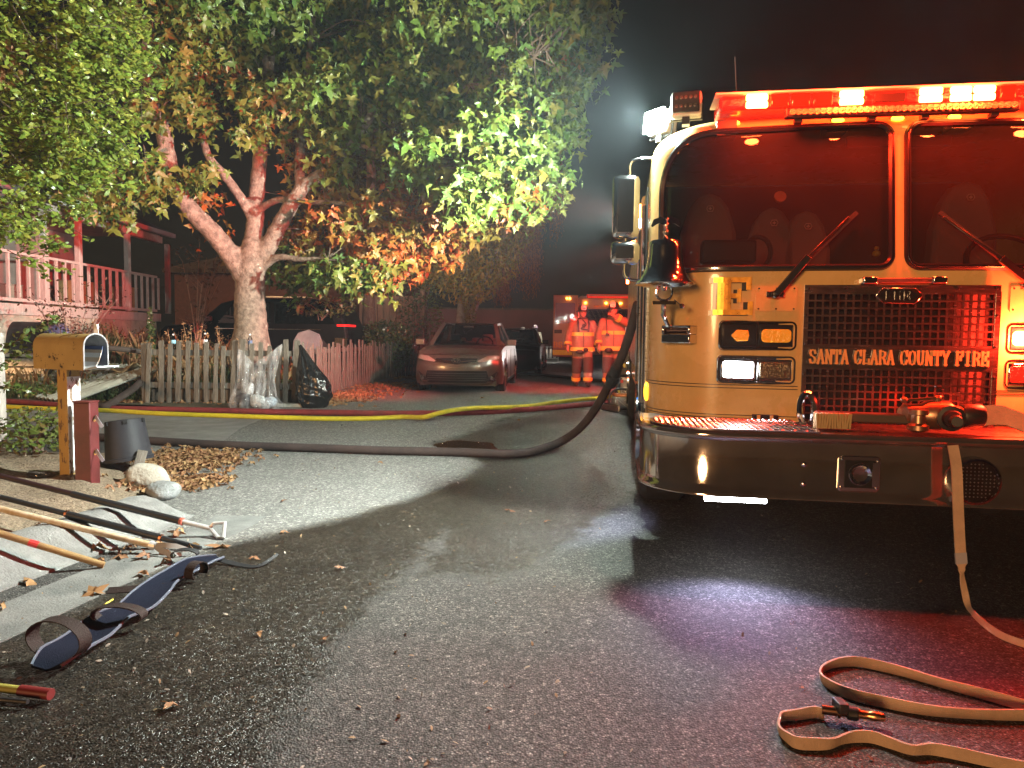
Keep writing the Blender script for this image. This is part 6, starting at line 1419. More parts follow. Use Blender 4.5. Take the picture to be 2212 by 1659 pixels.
b = MB(); b.box(Tn @ Vector((-.018, 0, l_ * .25)), (.03, .05, .03)); b.lathe([(.001, 0), (.02, 0), (.02, .03), (.001, .03)], 12, Tn @ Matrix.Translation((0, 0, l_ * .36))); b.build("valve", BLACK, NZ, 30, bev=.004)
# hose hanging from the bumper
def L2W(u, v, z): return T0 + UX * u + VX * v + Vector((0, 0, z))
hp = [L2W(*(fp(2058, 962, BF - .05).x, BF - .05, fp(2058, 962, BF - .05).z))]
for px, py in ((2066, 1010), (2069, 1080), (2072, 1150), (2076, 1210), (2080, 1262)): f_ = fp(px, py, BF - .07); hp.append(L2W(f_.x, BF - .07, f_.z))
gpts = [(2092, 1318), (2110, 1340), (2140, 1366), (2180, 1388), (2260, 1412), (2400, 1440)]
hp[-1].z = max(hp[-1].z, .10); q = catmull(hp + [G(*p) + Vector((0, 0, .014)) for p in gpts], 7); nh = len(hp) * 7
b = MB(); b.ribbon(q, [(.042 if i < nh - 12 else .026) for i in range(len(q))], .006, [Vector((1, -.12, 0)) if i < nh - 10 else Vector((.3, .3, 1)) for i in range(len(q))]); o = b.build("flat_hose", FH, None, 50); tag(o, "flat tan hose hanging from the valve over the bumper down to the road", "hose")
b = MB(); i0 = 26; b.ribbon(q[i0:i0 + 4], .045, .009, Vector((1, -.12, 0))); o = b.build("tape_wrap", mat("grey_tape", (.42, .42, .5), .4), None, 40); tag(o, "grey tape wrapped round the hanging hose below the bumper", "tape")
def onb(px, py, v): f_ = fp(px, py, v); return Vector((f_.x, v, f_.z))
def place(o): o.location = T0; o.rotation_euler = (0, 0, -PSI); return o
P = onb(2010, 925, -.33); dz = bt + .01
VG = thing("gated_valve", "brass and red hose valve with lever handle lying on the bumper deck", "valve", T0, -PSI)
BRS = mat("valve_brass", (.42, .25, .16), .35, .9, var=.2, vs_=20); cx = P.x
b = MB(); Tv = Matrix.Translation((cx, -.34, dz + .07)) @ Matrix.Rotation(R(90), 4, 'Y'); b.lathe([(.03, -.14), (.05, -.12), (.05, -.05), (.062, -.03), (.068, .02), (.062, .07), (.045, .09), (.045, .12)], 18, Tv); b.build("body", BRS, VG, 40)
b = MB(); b.bar((cx - .13, -.36, dz + .135), (cx + .04, -.34, dz + .15), .022, .012); b.ell((cx - .13, -.36, dz + .137), (.018, .018, .015), 10, 6); b.lathe([(.02, .05), (.02, .09), (.012, .1)], 10, Matrix.Translation((cx + .02, -.34, dz + .06))); b.build("lever", BRS, VG, 30)
b = MB(); Tv2 = Matrix.Translation((cx + .05, -.40, dz + .065)) @ Matrix.Rotation(R(90), 4, 'X') @ Matrix.Rotation(R(-14), 4, 'Y'); b.lathe([(.052, -.04), (.056, .0), (.056, .04), (.04, .045), (.036, .09), (.022, .10), (.02, .13), (.026, .135), (.022, .17)], 18, Tv2); b.build("outlet", BLACK, VG, 40)
b = MB(); b.lathe([(.05, .12), (.054, .13), (.054, .2), (.046, .21)], 18, Tv); b.build("coupling", BLACK, VG, 40)
b = MB(); pp = catmull([(cx + .2, -.34, dz + .07), (cx + .3, -.33, dz + .075), (cx + .42, -.36, dz + .03), (cx + .5, -.36, dz + .03), (cx + .6, -.3, dz + .06), (cx + .72, -.2, dz + .14)], 6); b.ribbon(pp, [.09] * 7 + [.08] * 24, .010, [Vector((0, .35, 1)) if i < 12 else Vector((0, 1, .35)) for i in range(31)]); o = b.build("flat_hose", FH, None, 50); place(o); tag(o, "flat tan hose running right from the valve along the bumper deck", "hose")
b = MB(); b.lathe([(.02, 0), (.045, .01), (.045, .03), (.03, .04), (.028, .075), (.04, .08), (.04, .1), (.001, .105)], 16, Matrix.Translation((onb(1978, 935, -.4).x, -.42, dz))); o = b.build("brass_fitting", BRS, None, 40); place(o); tag(o, "small round brass fitting left of the valve on the bumper deck", "fitting")
P = onb(1790, 935, -.36); BR_ = thing("scrub_brush", "scrub brush with pale bristles lying on the bumper deck", "brush", T0, -PSI); b = MB(); b.box((P.x + .16, -.33, dz + .05), (.42, .07, .045), R(-6)); b.build("handle_block", mat("dark_wood", (.08, .05, .035), .6), BR_, 20, bev=.008)
b = MB()
for i in range(14):
    for j in range(3): b.box((P.x - .06 + .011 * i, -.385 + .02 * j, dz + .035), (.009, .016, .07), Matrix.Rotation(random.uniform(-.15, .15), 3, 'Y'))
b.build("bristles", mat("bristle", (.52, .36, .18), .8), BR_, 0, kind="stuff")
P = onb(1742, 918, -.2); b = MB(); b.tube([(P.x + .035 * math.cos(a), -.2 + .012 * math.sin(a), dz + .07 + .075 * math.sin(a)) for a in np.linspace(-1.57, 4.7, 22)[:-1]], .016, 8, True); b.box((P.x, -.2, dz + .006), (.13, .1, .012)); TH = b.build("tow_hook", CHROME, None, 40); place(TH); tag(TH, "black tow eye standing on the bumper deck left of the brush", "tow hook")
# duck on the dashboard
P = fp(1890, 547, .35); DK = thing("dashboard_duck", "tiny yellow duck figure behind the windscreen near the centre pillar", "ornament", T0, -PSI); YD = mat("duck_yellow", (.65, .45, .04), .4); b = MB(); b.ell((P.x, .33, P.z - .005), (.022, .022, .018), 12, 8); b.ell((P.x - .003, .32, P.z + .022), (.013, .013, .013), 10, 7); b.build("body", YD, DK, 60); b = MB(); b.ell((P.x - .004, .306, P.z + .019), (.006, .008, .003), 8, 5); b.build("beak", mat("orange", (.6, .2, .02), .4), DK, 60)
# ================================================================ CARS
CG = glass("car_glass", (.55, .6, .58), 1.0, .02)
def car(name, label, cat, loc_, rz, paint, W=1.82, L=4.8, H=1.46, detail=True, glassm=None, group=None, zhood=.75):
    S = thing(name, label, cat, loc_, rz, group); hw = W / 2; k = zhood / .75
    def pz(z): return float(np.interp(z / k, [.16, .25, .5, .6, .68, .75], [.10, .03, .0, .02, .06, .13]))
    def fv(x, z): return pz(z) + .34 * abs(x / hw) ** 3
    ht = lambda v: k * float(np.interp(v, [0, .13, .5, .9, 1.2, 2, L - 1, L - .2, L], [.745, .755, .83, .89, .925, .94, .97, .93, .86]))
    half = [(x, None) for x in np.linspace(0, hw * .97, 16)] + [(hw, v) for v in np.linspace(.5, L - .45, 22)] + [(x, L - .3 * (x / hw) ** 3) for x in np.linspace(hw * .97, 0, 10)]
    ts = [0, .08, .25, .45, .62, .75, .87, .95, 1]
    rings_ = []
    for t in ts:
        ring = []
        for sgn in (1, -1):
            seq = half if sgn == 1 else half[::-1][1:-1]
            for x, v in seq:
                bulge = .93 + .07 * math.sin(math.pi * min(1, .25 + t * .72)); 
                if v is None:
                    z = .17 * k + (ht(.1) - .17 * k) * t; vv = fv(x, z)
                else: vv = v; z = .17 * k + (ht(v) - .17 * k) * t
                if v is not None and v > L - .5: vv = v - .10 * abs(t - .45)
                bx = x * (bulge if v is not None or x > hw * .8 else 1)
                ring.append((sgn * bx, vv, z))
        rings_.append(ring)
    b = MB(); b.rings(rings_, caps=False)
    tr_ = rings_[-1]; nh = len(half); rows = []
    for i in range(nh):
        R_ = tr_[i]; x = R_[0]; cr = .055 * min(1, R_[1] / .4) * min(1, (L - R_[1]) / .3)
        rows.append([(x * s, R_[1], R_[2] + cr * (1 - s * s) * (abs(x) / hw)) for s in np.linspace(-1, 1, 13)])
    o = len(b.v)
    for r_ in rows: b.v += r_
    for i in range(nh - 1):
        for j in range(12): b.f.append((o + i * 13 + j, o + i * 13 + j + 1, o + (i + 1) * 13 + j + 1, o + (i + 1) * 13 + j)); b.m.append(0)
    body = b.build("body", paint, S, 50)
    b = MB(); b.box((0, L / 2, .2 * k), (W * .86, L * .9, .12)); b.build("underbody", BLACK, S, 0)
    bz_ = k * .955; zr = H - .035; gl_ = glassm or CG
    def ws(s, t): x = (.74 - .16 * t) * s * hw / .91; return (x, 1.02 + .80 * t + .20 * s * s * (1 - .5 * t), bz_ - .02 + (zr - bz_) * t + .02 * math.sin(math.pi * t))
    def rw(s, t): x = (.70 - .14 * t) * s * hw / .91; return (x, L - .80 - .72 * t - .12 * s * s, bz_ + .03 + (zr - bz_ - .03) * t)
    for nm, fn in (("windscreen", ws), ("rear_window", rw)):
        b = MB(); m_, n_ = 9, 7; b.add([fn(-1 + 2 * i / (m_ - 1), j / (n_ - 1)) for j in range(n_) for i in range(m_)], [(j * m_ + i, j * m_ + i + 1, (j + 1) * m_ + i + 1, (j + 1) * m_ + i) for j in range(n_ - 1) for i in range(m_ - 1)]); b.build(nm, gl_, S, 60)
    b = MB(); n_ = 9; vs0, vs1 = ws(0, 1)[1], rw(0, 1)[1]; V_ = []
    for j in range(9):
        t = j / 8
        for i in range(9):
            s = -1 + 2 * i / 8; a, c = ws(s, 1), rw(s, 1); V_.append((a[0] + (c[0] - a[0]) * t, a[1] + (c[1] - a[1]) * t, zr + .035 * math.sin(math.pi * (t * .8 + .1)) * (1 - .6 * s * s)))
    b.add(V_, [(j * 9 + i, j * 9 + i + 1, (j + 1) * 9 + i + 1, (j + 1) * 9 + i) for j in range(8) for i in range(8)]); b.build("roof", paint, S, 60)
    for sg in (-1, 1):
        b = MB(); b.ribbon([Vector(ws(sg * 1.0, t)) for t in np.linspace(0, 1, 6)], .085, .05, Vector((1, .3, 0))); b.ribbon([Vector(rw(sg, t)) for t in np.linspace(0, 1, 6)], .16, .05, Vector((.3, 1, 0)))
        b.ribbon([Vector(ws(sg, 1)), Vector((sg * .6 * hw / .91, 2.4, zr + .01)), Vector(rw(sg, 1))], .07, .05, Vector((1, 0, 0))); x0_, x1_ = hw * .93, .6 * hw / .91
        b.ribbon([Vector((sg * x0_ * .93, 2.25, bz_ - .03)), Vector((sg * x1_, 2.38, zr))], .07, .04, Vector((0, 1, 0))); b.build("pillar", paint, S, 40)
    for sg in (-1, 1):
        for va, vb, ta, tb in ((1.25, 2.22, 1.9, 2.36), (2.28, 3.35, 2.42, 3.0)):
            b = MB(); b.add([(sg * hw * .88, va, bz_), (sg * hw * .88, vb, bz_), (sg * .61 * hw / .91, tb, zr - .02), (sg * .61 * hw / .91, ta, zr - .02)], [(0, 1, 2, 3)]); b.build("side_window", gl_, S, 0)
        b = MB(); b.box((sg * (hw + .09), 1.32, bz_ + .06), (.19, .10, .13)); b.bar((sg * (hw - .06), 1.34, bz_), (sg * (hw + .04), 1.33, bz_ + .03), .06, .03); b.build("door_mirror", paint, S, 30, bev=.03)
        b = MB()
        for vv in (1.15, 2.25, 3.3): b.box((sg * (hw + .0005), vv, .55 * k), (.006, .012, .62 * k))
        b.build("door_gap", DARK, S, 0)
        b = MB(); b.box((sg * (hw + .002), (1.3 + L - 1.3) / 2 + .1, .22 * k), (.02, L - 2.4, .05)); b.build("sill_trim", CHROME, S, 30)
    b = MB(); b.box((0, 2.3, .6), (W * .78, 2.4, .35)); b.build("cabin_floor", DARK, S, 0)
    b = MB(); b.box((0, 1.38, bz_ - .04), (W * .76, .5, .10)); b.build("dashboard", BLACK, S, 30, bev=.03)
    SEA = mat("seat_leather", (.30, .20, .16), .5)
    for x, v in ((-.37, 2.25), (.37, 2.25), (-.4, 3.2), (0, 3.2), (.4, 3.2)):
        b = MB(); top = 1.06 if v < 3 else .98; b.box((x, v, .84 * k), (.46, .16, .40)); b.build("seat", SEA, S, 30, bev=.06); b = MB(); b.box((x, v + .03, top + .05), (.25, .11, .18)); b.build("headrest", SEA, S, 30, bev=.045)
    b = MB(); Tm = Matrix.Translation((.37, 1.72, .98)) @ Matrix.Rotation(R(62), 4, 'X'); b.tube([Tm @ Vector((.18 * math.cos(a), .18 * math.sin(a), 0)) for a in np.linspace(0, 2 * math.pi, 22)[:-1]], .016, 7, True); b.build("steering_wheel", BLACK, S)
    b = MB(); b.box((0, 1.72, zr - .08), (.24, .03, .07)); b.build("rear_view_mirror", BLACK, S, 30, bev=.015)
    for sg in (-1, 1):
        for v in (.95, L - 1.08):
            b = MB(); b.lathe([(.365, -.1), (.365, .002)], 26, Matrix.Translation((sg * (hw - .012), v, .33)) @ Matrix.Rotation(R(90) * sg, 4, 'Y')); b.build("wheel_arch", DARK, S, 40)
            wheel(sg * (hw - .11), v, .33, .215, S, "wheel", sg, .72, 10)
    # front details
    def plate(nm, poly, m, d=.012, par=S, bev=0):
        P_ = dense(poly, .05); cx = sum(p[0] for p in poly) / len(poly); cz = sum(p[1] for p in poly) / len(poly); b = MB(); n = len(P_); b.v = [(x, fv(x, z) + .02, z) for x, z in P_] + [(x, fv(x, z) - d - .012, z) for x, z in P_] + [(x * .5 + cx * .5, fv(x * .5 + cx * .5, z * .5 + cz * .5) - d * 1.2 - .014, z * .5 + cz * .5) for x, z in P_] + [(cx, fv(cx, cz) - d * 1.2 - .014, cz)]
        for i in range(n):
            j = (i + 1) % n; b.f += [(i, j, n + j, n + i), (n + i, n + j, 2 * n + j, 2 * n + i), (2 * n + i, 2 * n + j, 3 * n)]; b.m += [0] * 3
        return b.build(nm, m, par, 50)
    if detail:
        HLM = mat("headlight_lens", (.50, .46, .44), .12, .15, bump=1, bs=38, coat=1)
        for sg in (-1, 1):
            fl = lambda P_: [(sg * x, z) for x, z in P_]
            h = plate("headlight", fl([(.84, .73), (.80, .76), (.60, .745), (.40, .64), (.46, .625), (.70, .655), (.83, .69)]), HLM, .014)
            plate("fog_surround", fl([(.80, .44), (.83, .42), (.74, .24), (.56, .235), (.58, .26)]), BLACK, .012); b = MB(); b.lathe([(.001, -.012), (.03, -.008), (.042, .012)], 14, Matrix.Translation((sg * .70, fv(.70, .30) - .03, .305)) @ Matrix.Rotation(R(90), 4, 'X')); b.build("fog_light", CHROME, S)
            b = MB(); b.tube([(x, fv(x, z) - .03, z) for x, z in fl([(.81, .43), (.72, .24), (.57, .24)])], .007, 5); b.build("fog_trim", CHROME, S)
        plate("lower_intake", [(-.60, .45), (.60, .45), (.66, .25), (.58, .21), (-.58, .21), (-.66, .25)], DARK, .010)
        for z in (.26, .305, .35, .395):
            b = MB(); b.tube([(x, fv(x, z) - .027, z) for x in np.linspace(-.6, .6, 14)], .007, 5); b.build("grille_bar", BLACK, S)
        plate("grille", [(-.42, .70), (0, .705), (.42, .70), (.40, .635), (.2, .60), (0, .585), (-.2, .60), (-.40, .635)], DARK, .010)
        for dz in (0, .03):
            b = MB(); b.tube([(x, fv(x, .66) - .034, .665 - dz - .055 * (1 - abs(x) / .45) ** 1.5) for x in np.linspace(-.43, .43, 18)], .009, 6); b.build("chrome_bar", CHROME, S)
        b = MB(); T = Matrix.Translation((0, fv(0, .66) - .044, .655)) @ Matrix.Rotation(R(90), 4, 'X')
        for rx_, ry_ in ((.085, .055), (.03, .052), (.06, .022)): b.tube([T @ Vector((rx_ * math.cos(a), ry_ * math.sin(a) + (.018 if rx_ == .06 else 0), 0)) for a in np.linspace(0, 2 * math.pi, 22)[:-1]], .007, 6, True)
        b.build("badge", CHROME, S); plate("licence_recess", [(-.2, .55), (.2, .55), (.2, .49), (-.2, .49)], paint, .008)
    return S
CAMP_ = mat("dark_grey_paint", (.115, .105, .09), .32, .3, var=.12, vs_=4, coat=.5, bump=.02, bs=60)
# dried water marks on the bonnet
nt = CAMP_.node_tree; N = nt.nodes; p_ = N["Principled BSDF"]; vo = N.new("ShaderNodeTexNoise"); vo.inputs["Scale"].default_value = 2.6; vo.inputs["Detail"].default_value = 3; tc = N.new("ShaderNodeTexCoord"); nt.links.new(tc.outputs["Object"], vo.inputs["Vector"])
rp = N.new("ShaderNodeValToRGB"); e = rp.color_ramp.elements; e[0].position = .545; e[0].color = (0, 0, 0, 1); e[1].position = .575; e[1].color = (0, 0, 0, 1); q_ = e.new(.56); q_.color = (.6, .6, .6, 1); nt.links.new(vo.outputs["Fac"], rp.inputs[0])
gn = N.new("ShaderNodeNewGeometry"); sx_ = N.new("ShaderNodeSeparateXYZ"); nt.links.new(gn.outputs["Normal"], sx_.inputs[0]); gt = N.new("ShaderNodeMath"); gt.operation = 'GREATER_THAN'; gt.inputs[1].default_value = .9; nt.links.new(sx_.outputs[2], gt.inputs[0]); mm = N.new("ShaderNodeMath"); mm.operation = 'MULTIPLY'; nt.links.new(gt.outputs[0], mm.inputs[0]); nt.links.new(rp.outputs[0], mm.inputs[1])
mx = N.new("ShaderNodeMix"); mx.data_type = 'RGBA'; nt.links.new(mm.outputs[0], mx.inputs[0]); nt.links.new(p_.inputs["Base Color"].links[0].from_socket, mx.inputs[6]); mx.inputs[7].default_value = (.40, .38, .35, 1); nt.links.new(mx.outputs[2], p_.inputs["Base Color"])
car("sedan", "dusty dark grey sedan parked facing the camera at the end of the picket fence", "car", (-1.12, 14.15, 0), R(-4.5), CAMP_)
BLKC = mat("black_car_paint", (.004, .004, .005), .45, 0, coat=0, spec=.08)
car("black_car", "black car parked behind the grey sedan, mostly hidden by it", "car", (-.05, 21.6, 0), R(-5), BLKC, detail=False, glassm=glass("dark_car_glass", (.08, .08, .08)))
SV = thing("sport_utility_car", "black sport utility car with red tail light parked in the dark yard behind the fence", "car", (-6.35, 18.6, .35), R(0)); DG = glass("suv_glass", (.03, .03, .03))
b = MB(); prof = [(-2.5, .35), (-2.55, .75), (-2.3, .98), (-1.5, 1.05), (-.9, 1.55), (-.4, 1.68), (1.4, 1.68), (2.0, 1.55), (2.25, 1.05), (2.3, .75), (2.25, .35)]; b.prism(prof, -.95, .95); b.build("body", BLKC, SV, 30, bev=.10)
b = MB(); b.add([(x, -.97, z) for x, z in ((-.95, 1.06), (-.55, 1.55), (.35, 1.57), (.35, 1.06))], [(0, 1, 2, 3)]); b.add([(x, -.97, z) for x, z in ((.45, 1.06), (.45, 1.57), (1.75, 1.5), (1.95, 1.06))], [(0, 1, 2, 3)]); b.build("side_window", DG, SV, 0)
b = MB(); b.box((.4, -.85, 1.72), (1.9, .04, .03)); b.build("roof_rail", STEEL, SV)
b = MB(); b.box((2.13, -.96, 1.03), (.26, .05, .05)); b.box((2.28, -.6, 1.03), (.05, .75, .05)); b.build("tail_light", mat("tail_light", (.5, .01, .01), .2, emit=.9, emitcol=(1, .02, .02)), SV, 30)
b = MB(); b.box((-1.15, -1.05, 1.16), (.16, .16, .12)); b.build("door_mirror", mat("grey_mirror", (.25, .25, .27), .4), SV, 30, bev=.03)
b = MB(); b.box((.3, -.975, .92), (2.6, .012, .012)); b.box((2.1, -.975, .62), (.3, .02, .2)); b.build("trim", CHROME, SV)
for x in (-1.6, 1.45): b = MB(); b.lathe([(.001, 0), (.35, 0), (.37, .05), (.37, .2), (.3, .22)], 22, Matrix.Translation((x, -.96, .37)) @ Matrix.Rotation(R(-90), 4, 'X')); b.build("wheel", RUBBER, SV, 40)
P = at(655, 700, 14.5); b = MB(); b.prism([(-.3, 0), (-.3, .75), (-.22, .92), (0, 1.0), (.22, .92), (.3, .75), (.3, 0)], -.03, .03); o = b.build("grey_board", mat("dark_slate", (.16, .16, .17), .7, var=.15), None, 30, bev=.015); o.location = (P.x, 14.6, .25); o.rotation_euler = (R(-8), R(3), 0); tag(o, "rounded grey board standing in the yard behind the fence corner", "board")

# ================================================================ FAR FIRE ENGINE
FP_ = mat("far_engine_paint", (.62, .42, .30), .35, coat=.3)
F2 = thing("fire_engine", "second fire engine farther down the street with open left door and amber roof lights", "fire engine", (3.80, 28.0, 0), R(-3)); fx = lambda px: (px - 1106) / 1534 * 28 - 3.80; fz = lambda py: 1.1 + (733.5 - py) / 54.8
b = MB(); b.box((0, 1.1, 1.7), (2.46, 2.2, 2.25)); b.build("cab", FP_, F2, 30, bev=.12)
b = MB(); b.box((.15, 5.5, 1.75), (2.44, 6.4, 2.2)); b.build("body", FP_, F2, 30, bev=.03)
for sg in (0,):
    b = MB(); zt_, zb2 = fz(669), fz(702); b.prism(rrect(-1.08, 1.08, zb2, zt_, (.06, .06, .12, .12)), -.012, .0); w_ = b.build("windscreen", TINT, F2, 20); b = MB(); b.prism(rrect(-1.05, 1.05, zb2 + .02, zt_ - .02, (.06,) * 4), .0, .004); b.build("cab_interior", mat("far_interior", (.09, .05, .05), .8, var=.6, vs_=3), w_, 0)
    b = MB(); b.tube([(x, -.012, z) for x, z in rrect(-1.1, 1.1, zb2 - .01, zt_ + .01, (.06, .06, .12, .12))], .02, 6, True); b.build("gasket", BLKP, w_); b = MB(); b.box((0, -.014, (zt_ + zb2) / 2), (.09, .02, zt_ - zb2)); b.build("pillar", FP_, w_, 0)
b = MB(); b.box((.12, .15, fz(640)), (2.05, .3, .15)); B2 = b.build("light_bar", REDLENS, F2, 30, bev=.02)
b = MB()
b.box((.12, -.003, fz(638)), (1.95, .012, .05)); b.build("clear_section", mat("bar_clear", (.7, .55, .55), .3), B2, 0)
for px in (1262, 1306, 1321, 1337, 1370): b = MB(); b.ell((fx(px), -.04, fz(654.5)), (.05, .03, .035), 10, 7); b.build("amber_light", mat("amber_far", (1, .5, .05), .3, emit=22, emitcol=(1, .36, .03)), F2)
b = MB(); letters(b, "SANTA CLARA COUNTY FIRE", -.62, fz(663.5), .07, .045, .06, lambda x, z, q: (x, -.014 - q, z), .2); b.build("lettering", GOLD, F2, 0)
b = MB()
for i in range(8): b.box((-.1 + .0, -.03, fz(715) - .07 * i), (1.0, .02, .025))
for i in range(15): b.box((-.6 + .0714 * i, -.028, fz(730)), (.016, .018, .58))
b.build("grille", CHROME, F2, 30); b = MB(); b.box((-.1, -.008, fz(728)), (1.05, .012, .68)); b.build("grille_back", DARK, F2, 0)
b = MB(); b.box((fx(1318), -.05, fz(708)), (.9, .02, .04)); b.bar((fx(1300), -.04, fz(700)), (fx(1330), -.03, fz(690)), .03, .02); b.build("wiper", BLKP, F2, 30)
b = MB(); b.box((0, -.25, .62), (2.5, .5, .3)); b.build("bumper", CHROME, F2, 30, bev=.05)
for sg in (-1, 1):
    b = MB(); b.box((sg * .88, -.03, fz(724)), (.52, .05, .2)); h = b.build("headlight", WHITELIT if sg > 0 else CLEARL, F2, 30, bev=.02); b = MB(); b.box((sg * .88, -.03, fz(740)), (.52, .05, .24)); b.build("turn_lamp", mat("amber_far2", (1, .5, .05), .3, emit=3.5 if sg > 0 else .4, emitcol=(1, .34, .02)), F2, 30, bev=.02); b = MB(); b.box((sg * .88, -.03, fz(753)), (.52, .05, .18)); b.build("warning_light", REDGLOW, F2, 30, bev=.02)
    for v in (.95, 6.0): wheel(sg * 1.05, v, .5, .34, F2, side=sg)
    b = MB(); b.box((sg * 1.36, .1, 2.1), (.16, .1, .5)); b.tube([(sg * 1.36, .1, 2.4), (sg * 1.3, .12, 2.46), (sg * 1.2, .2, 2.46)], .02, 6); b.build("mirror", CHROME, F2, 30, bev=.03)
lamp("headlight_lamp", 'SPOT', (.9, -.12, fz(724)), 260, (1, .96, .88), F2, Vector((0, -1, -.06)), .06, 70, .6)
b = MB(); b.box((-1.26, 4.6, 2.75), (.09, .3, .14)); b.build("added_side_light", WHITELIT, F2, 30, bev=.02); lamp("added_side_lamp", 'SPOT', (-1.34, 4.6, 2.72), 420, (1, .97, .86), F2, Vector((-.75, .55, -.5)), .06, 110, .7)  # unseen lamp added to light the far firefighters
dx0, dx1 = fx(1193), fx(1246); dw = dx1 - dx0
def dpt(px, py): return (fx(px), fz(py))
b = MB(); b.box(((dx0 + dx1) / 2, -.02, (fz(638) + fz(771)) / 2), (dw, .07, fz(638) - fz(771))); DR = b.build("cab_door", FP_, F2, 30, bev=.02)
a, c = dpt(1197, 699), dpt(1240, 655); b = MB(); b.prism(rrect(a[0], c[0], a[1], c[1], (.05,) * 4, 5), -.062, -.05); b.build("door_window", BLKP, DR, 20)
a = dpt(1196, 722); b = MB(); b.box((a[0] + .15, -.06, a[1] + .1), (.3, .02, .14)); b.build("door_handle", mat("dark_handle", (.03, .05, .04), .4), DR, 20)
a, c = dpt(1193, 767), dpt(1243, 756); b = MB(); b.box(((a[0] + c[0]) / 2, -.059, (a[1] + c[1]) / 2), (c[0] - a[0], .008, c[1] - a[1])); b.build("yellow_stripe", mat("stripe_yellow_glow", (.95, .55, .03), .3, emit=.10, emitcol=(1, .5, .02)), DR, 0)  # slight glow in the stripe stands in for light thrown back
a = dpt(1195, 751); b = MB(); letters(b, "BS7", a[0], a[1], .22, .15, .19, lambda x, z, q: (x, -.056 - q, z), .2); b.build("lettering", mat("door_gold", (.85, .55, .15), .35, .3), DR, 0)
b = MB(); b.box((dx1 + .05, .2, fz(700)), (.1, .3, 2.0)); b.build("door_jamb", CHROME, F2, 30, bev=.03)
for px, py in ((1222, 648), (1228, 648.5)): b = MB(); b.ell((fx(px), -.07, fz(py) + .05), (.035, .03, .035), 10, 7); b.build("amber_light", mat("amber_far", (1, .5, .05), .3, emit=22, emitcol=(1, .36, .03)), F2)

